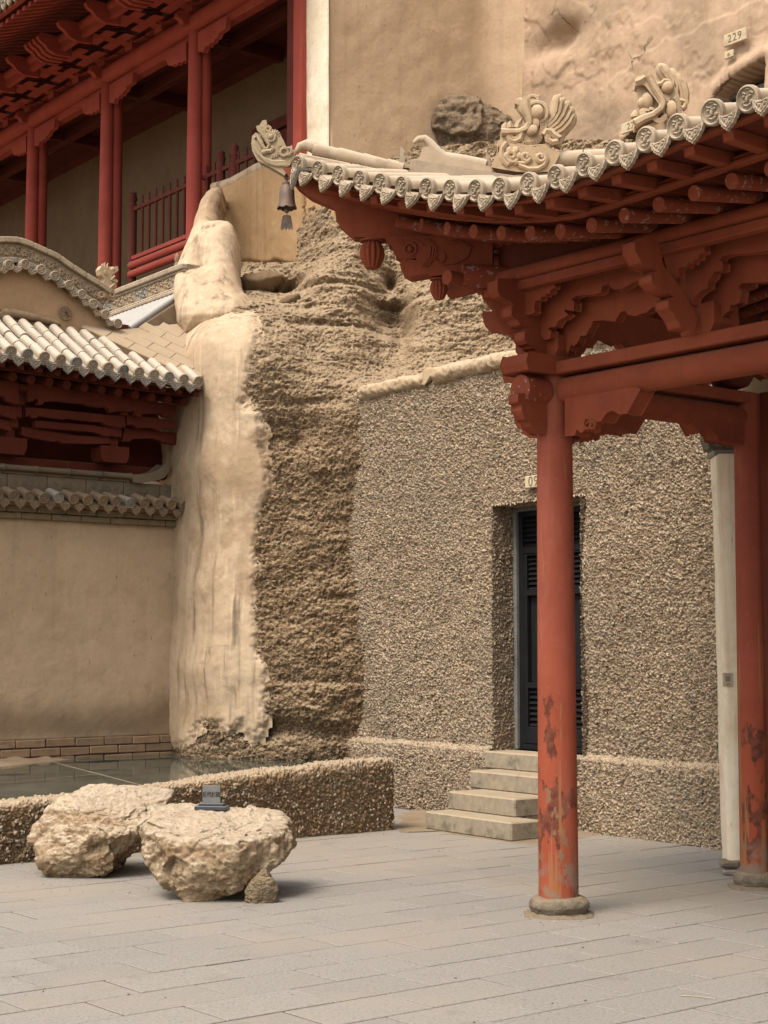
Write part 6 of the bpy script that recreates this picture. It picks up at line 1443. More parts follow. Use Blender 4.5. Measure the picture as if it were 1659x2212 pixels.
# rafters fanning at the corner, flying rafters above, fascias and soffit
rz_ = [(788, 468), (850, 482), (907, 496), (965, 502), (1023, 506), (1091, 508), (1155, 510), (1231, 501), (1298, 485), (1362, 464), (1427, 443), (1494, 419), (1564, 393), (1631, 367)]
rx_ = np.polyval(np.polyfit(np.arange(14), [PF.at(a, b, 'y', -.75)[0] for a, b in rz_], 1), np.arange(0, 21))
def inner(x): 
    xi = x if x > .3 else np.interp(x, [-.9, .3], [-.40, .3]); return xi, min(xi, .28)
for sw in (0, 1):
    for i, x in enumerate(rx_):
        if sw and x > 2.2: break
        xi, yi = inner(x); zi = zr0(x) * .0 + 3.63 + .15 * (yi + .75) + .10 * max(0, .9 - x)
        m = MB().tube([(x, -.75, zr0(x)), ((x + xi) / 2, (-.75 + yi) / 2, (zr0(x) + zi) / 2 + .004), (xi, yi, zi)], .038, 16)
        part('rafter', m.swap() if sw else m, REDE, pv, 50)
        dx = (xi - x) * .3; m = MB(); z1_ = ze0(x - dx * .8) - .108
        m.prism([(x - dx * .85 - .03, -1.045, z1_ + .035), (x - dx * .85 - .03, -1.035, z1_ - .008), (x - .03, -.74, zr0(x) + .065), (x + dx - .03, -.5, zr0(x) + .075), (x + dx - .03, -.5, zr0(x) + .13), (x - .03, -.74, zr0(x) + .118)], (.06, 0, 0))
        if x > -.8: part('flying_rafter', m.swap() if sw else m, RED, pv, None, .004)
def band(pts, w, h):
    m = MB(); n = len(pts)
    for p in pts: m.v += [(p[0], p[1] - w / 2, p[2] - h / 2), (p[0], p[1] + w / 2, p[2] - h / 2), (p[0], p[1] + w / 2, p[2] + h / 2), (p[0], p[1] - w / 2, p[2] + h / 2)]
    m.f = [(4 * i + j, 4 * i + (j + 1) % 4, 4 * i + 4 + (j + 1) % 4, 4 * i + 4 + j) for i in range(n - 1) for j in range(4)] + [(3, 2, 1, 0), (4 * n - 4, 4 * n - 3, 4 * n - 2, 4 * n - 1)]; return m
cxs = np.concatenate([np.linspace(-.86, 1, 40), np.linspace(1.1, 3.4, 12)]); cxe = np.concatenate([np.linspace(-1.05, 1, 44), np.linspace(1.1, 3.6, 12)])
def soffit():
    m = MB(); n = len(cxs)
    for x in cxs:
        xe2 = -1.05 + (x + .86) * (2.05 / 1.86) if x < 1 else x; xi, yi = inner(x)
        m.v += [(xe2, -1.07, ze0(xe2) - .062), (x, -.75, zr0(x) + .122), (xi, yi, 3.63 + .15 * (yi + .75) + .10 * max(0, .9 - x) + .12)]
    m.f = [(3 * i + j, 3 * i + 3 + j, 3 * i + 4 + j, 3 * i + 1 + j) for i in range(n - 1) for j in range(2)]; return m
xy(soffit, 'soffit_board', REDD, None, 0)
xy(lambda: band([(x, -.765, zr0(x) + .064) for x in cxs], .06, .022), 'fascia', RED, None, .004)
xy(lambda: band([(x, -.755, zr0(x) + .092) for x in cxs], .05, .018), 'fascia', RED, None, .004)
xy(lambda: band([(x, -1.055, ze0(x) - .058) for x in cxe], .05, .03), 'eave_fascia', RED, None, .004)
# roof skin and tile rows
def roof(x, y):
    def side(u, d): return ze0(u) - .04 + .24 * d - .25 * min(d, .8) * max(0, 1 - u) / 2 * .35
    return side(x, y + 1.1) if y <= x else side(y, x + 1.1)
N = 40; gxs = np.linspace(-1.09, 3.4, N); m = MB()
for x in gxs:
    for t in np.linspace(0, 1, 14): y = -1.09 + (min(x, .85) + 1.09) * t; m.v.append((x, y, roof(x, y) - .03))
m.f = [(i * 14 + j, i * 14 + 14 + j, i * 14 + 15 + j, i * 14 + j + 1) for i in range(N - 1) for j in range(13)]
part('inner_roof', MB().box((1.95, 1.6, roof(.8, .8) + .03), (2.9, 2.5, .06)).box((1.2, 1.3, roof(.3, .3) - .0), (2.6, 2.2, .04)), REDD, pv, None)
part('roof_bed', m, M['tile_brown'], pv, 60); m2 = MB(); m2.v = list(m.v); m2.f = list(m.f); part('roof_bed', m2.swap(), M['tile_brown'], pv, 60)
# wide inner roof closing the top
tpx = [(650, 359), (696, 363), (734, 371), (767, 383), (811, 387), (855, 399), (896, 403), (944, 411), (996, 413), (1053, 415), (1120, 405), (1179, 391), (1239, 373), (1314, 337), (1381, 313), (1463, 280), (1536, 254), (1621, 216)]
tx = [PF.at(a, b, 'y', -1.1)[0] for a, b in tpx]; st_ = (tx[-1] - tx[0]) / 17; tx = [tx[0] + st_ * i for i in range(18)]; tx += [tx[-1] + st_ * k for k in range(1, 5)]
dA = dB = dG = None
def row_mb(x):
    m = MB(); y0, y1 = -1.1, min(x - .02, .8); nn = 10; L_ = y1 - y0; segs = max(1, int(round(L_ / .3))); vs = []
    for s in range(segs):
        for e, k in ((0, 1.0), (.97, .95)):
            y = y0 + L_ * (s + e) / segs; z = roof(x, y)
            for j in range(nn + 1): a = -.3 + (math.pi + .6) * j / nn; vs.append((x + .053 * k * math.cos(a), y, z + .034 + .053 * k * math.sin(a)))
    m.add(vs, [(i * (nn + 1) + j, i * (nn + 1) + j + 1, (i + 1) * (nn + 1) + j + 1, (i + 1) * (nn + 1) + j) for i in range(2 * segs - 1) for j in range(nn)]); return m
for i, x in enumerate(tx):
    z = ze0(x)
    if dA is None: dA = part('eave_tile', disc_mb(.057, .0, 20, slope=.12), M['tile_cream'], pv, 40); o = dA
    elif i in (0,): pass
    else: o = copy_of(dA)
    o.location = (x, -1.115 + random.gauss(0, .004), z + random.gauss(0, .003)); o.rotation_euler = (random.gauss(0, .03), random.gauss(0, .12), random.gauss(0, .04))
    part('tile_row', row_mb(x), M['tile'], pv, 60)
    xm_ = x + st_ / 2; zm_ = ze0(xm_)
    an = -math.atan((ze0(xm_ + .05) - ze0(xm_ - .05)) / .1)
    o = part('drip_tile', drip_mb(.112, .086, .2, .12), M['tile_cream'], pv, 40) if dB is None else copy_of(dB); dB = dB or o
    o.location = (xm_, -1.125 + random.gauss(0, .004), zm_ - .035); o.rotation_euler = (random.gauss(-.12, .05), an + random.gauss(0, .04), random.gauss(0, .06))
for i in range(1, 18):
    x = tx[i]; part('tile_row', row_mb(x).swap(), M['tile'], pv, 60); o = copy_of(dA); o.location = (-1.115, x, ze0(x)); o.rotation_euler = (0, 0, -math.pi / 2)
# corner drip: the blackened leaf tile under the tip
c = PF.at(655, 362, 'y', -1.13); o = part('corner_tile', drip_mb(.11, .12, .2, 0), M['tile_grey'], pv, 40); o.location = (c[0] - .06, -1.14, c[2] + .0); o.rotation_euler = (-.1, .35, -.35)
# hip beams
hb_ = [(616, 366), (640, 398), (668, 420), (700, 434), (720, 442), (728, 458), (729, 478), (746, 494), (762, 508), (830, 512), (1010, 522), (1010, 450), (900, 420), (760, 398), (690, 382), (640, 362)]
part('hip_rafter', MB().prism([hp(a, b, -.065) for a, b in hb_], HY * .13), RED, pv, None, .008)
zz3 = lambda a, b: (493.7 + .3968 * a, .3968 * b)
mo = [(862, 1292), (868, 1318), (900, 1340), (905, 1378), (940, 1402), (985, 1400), (1022, 1400), (1036, 1412), (1020, 1424), (985, 1418), (950, 1418), (940, 1440), (950, 1478), (988, 1498), (1040, 1488), (1080, 1482), (1110, 1496), (1160, 1490), (1230, 1500), (1330, 1520), (1430, 1500), (1430, 1290)]
lh = part('lower_hip_rafter', MB().prism([hp(*zz3(a, b), -.075) for a, b in mo], HY * .15), RED, pv, None, .008)
m = MB(); H3 = lambda a, b: hp(*zz3(a, b), -.08)
for c, r in ((1075, .06), (1090, .085), (1105, .11)): m.tube([H3(c - 20, 1300), H3(c + 25, 1345), H3(c + 18, 1400), H3(c - 25, 1450)], .007, 5)
m.ring(H3(990, 1355), .035, .008, HX, (0, 0, 1), 16, 5); m.ell(H3(990, 1355), .018); m.tube([H3(925, 1310), H3(960, 1325), H3(1020, 1310), H3(1060, 1335)], .008, 5); m.tube([H3(1190, 1330), H3(1260, 1310), H3(1320, 1345), H3(1300, 1400), H3(1240, 1430), H3(1160, 1440)], .007, 5); m.ring(H3(1150, 1400), .03, .007, HX, (0, 0, 1), 14, 5)
m.prism([H3(1000, 1392), H3(1012, 1392), H3(1006, 1412)], HY * .1); m.prism([H3(962, 1420), H3(976, 1420), H3(968, 1405)], HY * .1)
part('carving', m, RED, lh, 40)
def pendant(px, py0, py1, off=0.0):
    a, b = hp(px, py0, off), hp(px, py1, off); h = a[2] - b[2]; m = MB(); c = np.array((a[0], a[1], b[2])); n = 72; pr = [(.0, 0), (.30, .0), (.34, .04), (.50, .25), (.56, .42), (.53, .55), (.42, .70), (.36, .74)]; vs = []
    k = h * .6
    for r, z in pr:
        for j in range(n): q = 2 * math.pi * j / n; w = r * (1 + .20 * abs(math.cos(q * 6)) - .13) if r > .31 else r; vs.append(c + np.array((w * k * math.cos(q), w * k * math.sin(q), z * h)))
    m.add(vs, [(i * n + j, i * n + (j + 1) % n, (i + 1) * n + (j + 1) % n, (i + 1) * n + j) for i in range(len(pr) - 1) for j in range(n)])
    m.lathe([(.34 * k, .74 * h), (.58 * k, .75 * h), (.60 * k, .80 * h), (.45 * k, .84 * h), (.36 * k, .85 * h)], c, 20); m.box(c + (0, 0, .94 * h), (.5 * k, .5 * k, .2 * h), (HX, HY, (0, 0, 1)))
    return part('lotus_pendant', m, M['red_dark'] if False else RED, pv, 40)
pendant(804, 504, 580); pendant(948, 592, 647)
d0, d1 = hp(998, 594, .0), None
part('purlin_knob', MB().tube([hp(998, 596, -.12), hp(998, 596, -.12) + (HX + .25 * HY) * .35], .068, 18), REDE, pv, 50)
# hip ridge with its cap tiles and ornaments
def hz_(s, up=0.0): q = -1.1 + s; return np.array((q, q, roof(q, q) + up))
ridge_line = [hp(a, b) for a, b in ((648, 334), (700, 345), (760, 357), (830, 371), (890, 385), (960, 388), (1060, 385), (1180, 378), (1330, 365), (1500, 330))]
ra_ = resample(np.array(ridge_line), 30)
for i in range(0, 28, 4):
    seg = ra_[i:i + 5]; m = MB()
    for q in seg: m.v += [tuple(q - HY * .055 - (0, 0, .12)), tuple(q + HY * .055 - (0, 0, .12)), tuple(q + HY * .045), tuple(q - HY * .045)]
    n = len(seg); m.f = [(4 * k + j, 4 * k + (j + 1) % 4, 4 * k + 4 + (j + 1) % 4, 4 * k + 4 + j) for k in range(n - 1) for j in range(4)] + [(3, 2, 1, 0), (4 * n - 4, 4 * n - 3, 4 * n - 2, 4 * n - 1)]
    part('ridge_course', m, M['tile'], pv, None, .006)
cap1 = resample(np.array([hp(a, b) for a, b in ((678, 327), (722, 334), (768, 344), (820, 357), (872, 367))]), 12)
for i in range(0, 11, 3):
    q = cap1[i:i + 4]; part('ridge_tile', MB().tube(q, [.050, .047, .044], 12), M['tile'], pv, 60)
part('ridge_hook', MB().tube([hp(a, b) for a, b in ((700, 334), (680, 320), (662, 313), (648, 317), (640, 328))], [.028, .036, .034, .026, .014], 10), M['tile'], pv, 60)
cap2 = [hp(a, b) for a, b in ((962, 346), (1000, 352), (1050, 362))]; part('ridge_tile', MB().tube(cap2, .05, 12), M['tile'], pv, 60)
part('ridge_beak', MB().tube([hp(a, b) for a, b in ((966, 347), (945, 330), (928, 308), (918, 299), (905, 301), (893, 308))], [.042, .034, .026, .022, .022, .010], 12), M['tile'], pv, 60)
part('ridge_plinth', MB().prism([hp(a, b, -.05) for a, b in ((905, 345), (915, 322), (925, 318), (975, 345), (1060, 362), (1060, 385), (890, 378), (893, 345))], HY * .1), M['tile'], pv, None, .006)
part('ridge_board', MB().prism([hp(a, b, -.075) for a, b in ((890, 345), (1052, 372), (1130, 383), (1052, 388), (890, 372))], HY * .04), M['tile_cream'], pv, None, .004)
for a, b in ((869, 338), (1054, 350)): part('antefix', MB().prism([hp(x_ + a, y_ + b, -.03) for x_, y_ in ((-2, -18), (3, -12), (1, -4), (5, 2), (2, 10), (14, 22), (-6, 22))], HY * .05), M['tile_cream'], pv, None, .006)
for s0, s1_ in (((1200, 345), (1258, 342)), ((1262, 342), (1330, 338)), ((1334, 338), (1420, 320))): part('ridge_tile', MB().tube([hp(*s0), hp(*s1_)], .05, 12), M['tile'], pv, 60); part('ridge_course', MB().bar(hp(*s0) - (0, 0, .09), hp(*s1_) - (0, 0, .09), .09, .06), M['tile_cream'], pv, None, .005)

# ---- roof dragons
def kit(fn, off):
    """drawing helpers in the plane of the hip: plates, rods, rings and balls with real thickness"""
    P = lambda a, b, y=0.0: hp(*fn(a, b), off + y)
    return P
SC = .1323 / 3500 * 9.3
# tip dragon
f1 = lambda a, b: (537.6 + .1984 * a, 241.4 + .1984 * b); P = kit(f1, 0.0)
m = MB()
m.prism([P(a, b, -.045) for a, b in [(45, 268), (40, 300), (36, 350), (46, 420), (75, 480), (100, 522), (200, 570), (330, 645), (385, 680), (480, 490), (500, 430), (470, 440), (462, 378), (440, 398), (400, 400), (375, 350), (362, 310), (340, 262), (300, 228), (240, 220), (215, 245), (180, 190), (172, 160), (188, 128), (180, 98), (152, 104), (122, 150), (90, 162), (100, 200), (130, 235), (160, 285), (205, 350), (208, 380), (178, 396), (155, 360), (125, 290), (105, 250), (75, 236)]], HY * .09)
m2 = MB()
m2.ring(P(240, 275, -.05), .026, .011, HX, (0, 0, 1), 14, 6); m2.ell(P(240, 275, -.05), .021); m2.ring(P(212, 190, -.045), .014, .009, HX, (0, 0, 1), 12, 5); m2.ring(P(385, 440, -.05), .024, .011, HX, (0, 0, 1), 14, 6)
m2.tube([P(a, b, -.05) for a, b in ((60, 290), (90, 270), (130, 350), (160, 400), (205, 400), (225, 355), (170, 280), (115, 210))], .009, 6)
for k in range(4): m2.tube([P(a + k * 12, b + k * 14, -.048) for a, b in ((50, 350), (80, 430), (150, 500), (250, 540), (400, 545))], .009, 6)
for k in range(8): m2.tube([P(290 + 22 * math.cos(q) * 1.0 + 0, 360 + 0, -.05) if False else P(250 + (60 + 45 * t) * math.cos(-.3 + k * .26), 400 + (60 + 45 * t) * math.sin(-.3 + k * .26), -.05) for t in (0, 1) for q in (0,)], .006, 5)
m2.tube([P(a, b, -.05) for a, b in ((160, 440), (200, 430), (240, 430), (262, 400), (240, 385))], .015, 6); m2.ell(P(165, 440, -.05), .018); m2.tube([P(a, b, -.05) for a, b in ((420, 400), (455, 400), (470, 440), (440, 470), (400, 470))], .012, 6)
for k in range(7): q = -2.4 + k * .35; m2.tube([P(270 + 52 * math.cos(q), 275 + 52 * math.sin(q), -.047), P(270 + 80 * math.cos(q), 275 + 80 * math.sin(q), -.04)], .006, 5)
tip = part('tip_dragon', m, M['dragon_tip'], pv, None, .012, label='dragon head on the upturned eave tip'); part('carving', m2, M['dragon_tip'], tip, 50)
# crouching dragon on the hip
f2 = lambda a, b: (1042.2 + .1323 * a, 186.5 + .1323 * b); P = kit(f2, 0.0)
m = MB()
m.prism([P(a, b, -.06) for a, b in [(150, 1310), (230, 1130), (300, 1050), (360, 950), (420, 890), (560, 930), (850, 1000), (1050, 950), (1090, 1010), (1250, 1085), (1240, 1130), (1120, 1375), (850, 1400), (560, 1380), (350, 1345)]], HY * .12)
m.prism([P(a, b, -.05) for a, b in [(300, 800), (305, 735), (350, 700), (600, 695), (690, 640), (720, 590), (690, 500), (650, 420), (600, 360), (610, 300), (520, 262), (515, 240), (580, 215), (648, 230), (655, 180), (700, 160), (745, 185), (765, 215), (830, 205), (880, 240), (860, 290), (940, 300), (1010, 360), (1050, 450), (1055, 560), (1040, 650), (1015, 750), (950, 880), (860, 970), (720, 1005), (600, 970), (560, 920), (480, 890), (410, 860), (380, 900), (245, 985), (235, 940), (300, 860)]], HY * .10)
dr1 = part('ridge_dragon', m, M['dragon'], pv, None, .014, label='larger dragon with a fan of mane plumes on the hip ridge')
m = MB()
for pts in ([(1050, 610), (1150, 500), (1200, 400), (1215, 270), (1230, 190), (1285, 145)], [(1060, 660), (1180, 550), (1260, 420), (1285, 300), (1310, 230), (1350, 205)], [(1090, 700), (1230, 590), (1320, 460), (1370, 340), (1400, 290), (1440, 268)], [(1130, 740), (1280, 640), (1380, 520), (1430, 420), (1460, 375), (1495, 360)], [(1170, 790), (1310, 710), (1420, 590), (1460, 510), (1490, 470), (1530, 460)]):
    m.tube([P(a, b, 0.0) for a, b in pts], [.035, .036, .034, .03, .026, .010], 8, flat=1.2); m.tube([P(a, b, -.036) for a, b in pts[:-1]], [.012, .012, .008], 5)
m.prism([P(a, b, -.02) for a, b in [(1040, 620), (1210, 480), (1340, 440), (1450, 560), (1380, 720), (1260, 1000), (1150, 950), (1060, 800)]], HY * .05)
part('mane', m, M['dragon'], dr1, 50)
m = MB()
m.ell(P(885, 430, -.055), (.052, .035, .048)); m.ring(P(885, 430, -.05), .062, .014, HX, (0, 0, 1), 20, 6); m.ring(P(820, 240, -.04), .03, .014, HX, (0, 0, 1), 14, 6)
for k in range(12):
    q = -2.0 + k * .24; m.tube([P(900 + 125 * math.cos(q), 430 + 125 * math.sin(q), -.05), P(905 + 160 * math.cos(q), 430 + 160 * math.sin(q), -.045)], .010, 5)
for k in range(15):
    q = -.6 + k * .17; cx0, cy0 = 720, 690; m.tube([P(cx0 + 215 * math.cos(q), cy0 + 215 * math.sin(q), -.055), P(cx0 + 290 * math.cos(q), cy0 + 290 * math.sin(q), -.045)], .011, 5)
m.tube([P(a, b, -.055) for a, b in ((310, 750), (450, 745), (600, 740), (720, 690), (780, 590), (750, 480), (700, 380), (690, 230))], [.026, .02, .018, .02, .022, .03, .034, .03], 7)
m.tube([P(a, b, -.05) for a, b in ((420, 810), (440, 880), (530, 910), (620, 860), (640, 760))], .02, 6); m.tube([P(a, b, -.05) for a, b in ((460, 800), (490, 850), (560, 850), (590, 780))], .014, 6)
for pts in (((370, 700), (360, 640), (385, 585)), ((450, 690), (440, 620), (455, 565)), ((560, 690), (590, 600), (660, 510)), ((630, 320), (615, 400), (640, 470))): m.tube([P(a, b, -.02) for a, b in pts], [.026, .02, .004], 6)
m.tube([P(a, b, -.03) for a, b in ((640, 240), (580, 235), (520, 250))], [.022, .016, .006], 6)
m.ell(P(860, 600, -.05), (.035, .02, .05)); m.ell(P(780, 730, -.05), (.06, .025, .035)); m.tube([P(a, b, -.02) for a, b in ((870, 225), (905, 180), (935, 140))], [.014, .01, .006], 6)
m.tube([P(a, b, -.06) for a, b in ((1010, 800), (1050, 730), (1120, 740), (1170, 800), (1260, 850), (1240, 900), (1150, 920), (1070, 880), (1060, 800))], .022, 6)
def spiral(cx, cy, r0, turns, a0, tail=()): return [(cx + r0 * (1 - t * .85) * math.cos(a0 + t * turns * 6.28), cy + r0 * (1 - t * .85) * math.sin(a0 + t * turns * 6.28)) for t in np.linspace(1, 0, 22)] + list(tail)
m.tube([P(a, b, -.065) for a, b in spiral(480, 1140, 110, 1.4, 0.5)], .014, 6)
for k in range(6): q = k * 1.047; m.ell(P(480 + 105 * math.cos(q), 1150 + 105 * math.sin(q), -.055), (.028, .02, .028))
m.tube([P(a, b, -.065) for a, b in spiral(710, 1150, 85, 1.3, 0.3, ((760, 1220), (680, 1260), (570, 1250)))], .013, 6)
m.tube([P(a, b, -.065) for a, b in spiral(950, 1160, 95, 1.25, 5.6, ((1050, 1180), (1010, 1290), (900, 1350), (750, 1350), (590, 1290)))], .015, 6)
m.tube([P(a, b, -.06) for a, b in ((400, 920), (320, 1020), (310, 1130), (350, 1230), (430, 1290))], .018, 6)
for k in range(9): m.ring(P(640 + (k % 5) * 75 + (k // 5) * 40, 1050 + (k // 5) * 60 - (k % 5) * 8, -.055), .022, .006, HX, (0, 0, 1), 10, 4)
part('carving', m, M['dragon'], dr1, 50)
# second dragon, gaping and turned a little towards the court
f3 = lambda a, b: (1316.5 + .1323 * a, 109.7 + .1323 * b); P = kit(f3, 0.0)
m = MB()
m.prism([P(a, b, -.06) for a, b in [(410, 520), (430, 480), (520, 455), (600, 470), (660, 380), (720, 500), (790, 640), (850, 760), (900, 800), (870, 920), (830, 980), (720, 1060), (560, 1120), (470, 1200), (420, 1210), (410, 1150), (480, 1110), (600, 1060), (700, 1010), (800, 950), (830, 870), (760, 770), (660, 640), (600, 560), (560, 540), (440, 545)]], HY * .12)
m.prism([P(a, b, -.05) for a, b in [(460, 430), (520, 360), (600, 345), (655, 365), (720, 480), (780, 540), (900, 480), (1000, 520), (1090, 660), (1150, 840), (1180, 1000), (1150, 1120), (1040, 1220), (960, 1380), (620, 1390), (640, 1250), (760, 1160), (900, 1050), (880, 900), (820, 760), (700, 560), (560, 470)]], HY * .10)
m.prism([P(a, b, -.02) for a, b in [(460, 560), (640, 560), (780, 750), (840, 870), (800, 940), (640, 1000), (520, 1030), (500, 900), (560, 770), (490, 740)]], HY * .05)
dr2 = part('ridge_dragon', m, M['dragon'], pv, None, .014, label='smaller gaping dragon on the hip ridge beside the number plaque')
m = MB()
for pts in ([(980, 560), (940, 420), (860, 320), (835, 250), (840, 212)], [(1040, 600), (1040, 480), (980, 370), (960, 320), (968, 292)], [(1100, 700), (1110, 560), (1050, 430), (1035, 390), (1040, 345)], [(1180, 860), (1180, 720), (1150, 560), (1120, 480), (1100, 430)]):
    m.tube([P(a, b, .01) for a, b in pts], [.036, .04, .036, .028, .012], 8, flat=1.3); m.tube([P(a, b, -.03) for a, b in pts[:-1]], [.012, .01], 5)
part('mane', m, M['dragon'], dr2, 50)
m = MB(); m.ell(P(940, 610, -.055), (.045, .035, .04))
m.tube([P(a, b, -.06) for a, b in ((780, 560), (850, 540), (900, 490), (960, 500), (1010, 560))], .016, 6)
for k in range(13):
    q = -.75 + k * .17; m.tube([P(960 + 130 * math.cos(q), 930 + 190 * math.sin(q), -.058), P(960 + 205 * math.cos(q), 930 + 265 * math.sin(q), -.045)], .011, 5)
m.ell(P(1000, 960, -.055), (.045, .025, .055))
for r in (.03, .045, .06): m.tube([P(820 + r * 1750 * math.cos(q), 1080 + r * 1500 * math.sin(q), -.066) for q in np.linspace(-.5, 3.4, 12)], .008, 5)
m.tube([P(a, b, -.065) for a, b in ((420, 1190), (560, 1110), (720, 1050), (850, 950), (880, 850), (840, 750), (740, 600), (650, 420))], [.03, .022, .02, .022], 7)
for pts in (((420, 1090), (415, 1030), (430, 970)), ((560, 1050), (545, 980), (550, 915)), ((620, 1010), (625, 970), (640, 950)), ((690, 990), (700, 950), (720, 930))): m.tube([P(a, b, -.03) for a, b in pts], [.03, .026, .008], 6)
m.ell(P(610, 840, -.02), (.045, .04, .06)); m.ell(P(530, 860, -.03), (.028, .03, .035)); m.tube([P(a, b, -.05) for a, b in ((420, 520), (500, 500), (590, 440))], [.02, .03, .02], 6)
m.tube([P(a, b, -.05) for a, b in ((800, 1220), (830, 1300), (850, 1380))], [.04, .034, .03], 8); m.tube([P(a, b, -.04) for a, b in ((930, 1380), (960, 1310), (980, 1340))], .025, 6); m.tube([P(a, b, -.04) for a, b in ((1140, 820), (1200, 830), (1250, 840), (1230, 920), (1190, 950))], .018, 6)
m.prism([P(a, b, -.06) for a, b in ((885, 700), (930, 690), (990, 760), (985, 830), (920, 820))], HY * .03)
part('carving', m, M['dragon'], dr2, 50)
# plank partition behind the far column
pp = part('plank_wall', MB().box((LXX / 2 + .1, LD + .02, zft / 2), (LXX - .2, .04, zft)), REDD, pv, None)
for i in range(10): part('plank', MB().box((.14 + (LXX - .28) * (i + .5) / 10, LD - .01, zft / 2), ((LXX - .28) / 10 - .008, .03, zft - .02)), REDD, pp, None)
# ------------------------------------------------------------------ wind bell under the eave tip
bx_ = PF.w(hp(620, 384)); wbell = thing('wind_bell', 'rusty iron wind bell with a notched clapper plate under the eave tip', 'bell', loc=bx_)
zB_ = lambda py: (Dp(620, py, bx_[1]) - bx_)[2]
pz = [zB_(v) for v in (396, 401, 408, 427, 441, 448)]
k_ = bx_[1] / 3500
n = 36; m = MB(); vs = []
for r, z in ((9, pz[0]), (11, pz[1]), (16, pz[2] + .004), (17, pz[3]), (19, pz[4]), (22, pz[5])):
    for j in range(n): q = 2 * math.pi * j / n; last = z == pz[5]; vs.append((r * k_ * math.cos(q), r * k_ * math.sin(q), z - (.010 * abs(math.sin(q * 4)) if last else 0)))
m.add(vs, [(i * n + j, i * n + (j + 1) % n, (i + 1) * n + (j + 1) % n, (i + 1) * n + j) for i in range(5) for j in range(n)] + [tuple(range(n - 1, -1, -1))])
part('bell_body', m, M['bell'], wbell, 50)
part('bell_crown', MB().lathe([(11 * k_, zB_(404)), (11 * k_, zB_(396)), (8 * k_, zB_(394))], (0, 0, 0), 14), M['bell'], wbell, 40)
part('hook', MB().ring((0, 0, zB_(384)), 5 * k_, .004, (1, 0, 0), (0, 0, 1), 12, 5).tube([(0, 0, zB_(388)), (0, 0, zB_(398))], .004, 6).tube([(0, 0, zB_(372)), (0, 0, zB_(381))], .005, 6), M['bell'], wbell, 50)
part('clapper', MB().tube([(0, 0, zB_(420)), (0, 0, zB_(466))], .003, 6).ell((0, 0, zB_(455)), .016), M['bell'], wbell, 50)
cl = [(-9, 467), (-6, 465), (6, 465), (9, 467), (12, 480), (14, 498), (9, 493), (6, 498), (2, 492), (-1, 498), (-5, 492), (-9, 497), (-14, 495), (-12, 480)]
part('clapper_plate', MB().prism([(a * k_, -.003, zB_(b)) for a, b in cl], (0, .006, 0)), M['bell'], wbell, None)

# ------------------------------------------------------------------ number plaques
def text_mesh(name, cu, mat):
    t = bpy.data.objects.new('text', cu); COL.objects.link(t); bpy.context.view_layer.update()
    me = bpy.data.meshes.new_from_object(t.evaluated_get(bpy.context.evaluated_depsgraph_get())); bpy.data.objects.remove(t); me.name = name
    me.materials.clear(); me.materials.append(mat); o = bpy.data.objects.new(name, me); COL.objects.link(o); return o
def plaque(name, fr, corners, text, label, y=-.05, mat='plaque', th=.03, size=.62, dx=0.0):
    q = [fr.at(a, b, 'y', y) for a, b in corners]; c = np.mean(q, 0); r = thing(name, label, 'plaque', loc=fr.w(c), rotz=R(fr.deg), group='cave number plaques')
    w = (np.linalg.norm(q[1] - q[0]) + np.linalg.norm(q[2] - q[3])) / 2; h = (abs(q[0][2] - q[3][2]) + abs(q[1][2] - q[2][2])) / 2
    part('plate', MB().box((0, 0, 0), (w, th, h)), M[mat], r, None, .008)
    cu = bpy.data.curves.new('digits', 'FONT'); cu.body = text; cu.size = h * size / .7; cu.extrude = .002; cu.align_x = 'CENTER'; cu.align_y = 'CENTER'; cu.space_character = 1.15
    o = text_mesh('digits', cu, M['plaque_ink']); o.parent = r; o.location = (dx * w, -th / 2 - .001, 0); o.rotation_euler = (math.pi / 2, 0, 0); return r
plaque('number_plaque', CWF, [(1565, 80), (1613, 55), (1613, 82), (1565, 106)], '229', 'pale cave number plaque reading 229 above the upper cave door', -.12)
plaque('number_plaque', CWF, [(1343, 268), (1394, 251), (1394, 276), (1343, 289)], '228', 'pale cave number plaque half hidden behind the smaller roof dragon', -.16)
plaque('number_plaque', WF, [(1136, 1024), (1186, 1028), (1186, 1054), (1136, 1052)], '095', 'pale cave number plaque on pebbledash half hidden behind the front column', -.065, size=.8)
sm = plaque('old_plaque', CWF, [(1566, 112), (1588, 106), (1582, 123), (1566, 130)], 'e', 'small broken plaque remnant just under the 229 plaque', -.12)

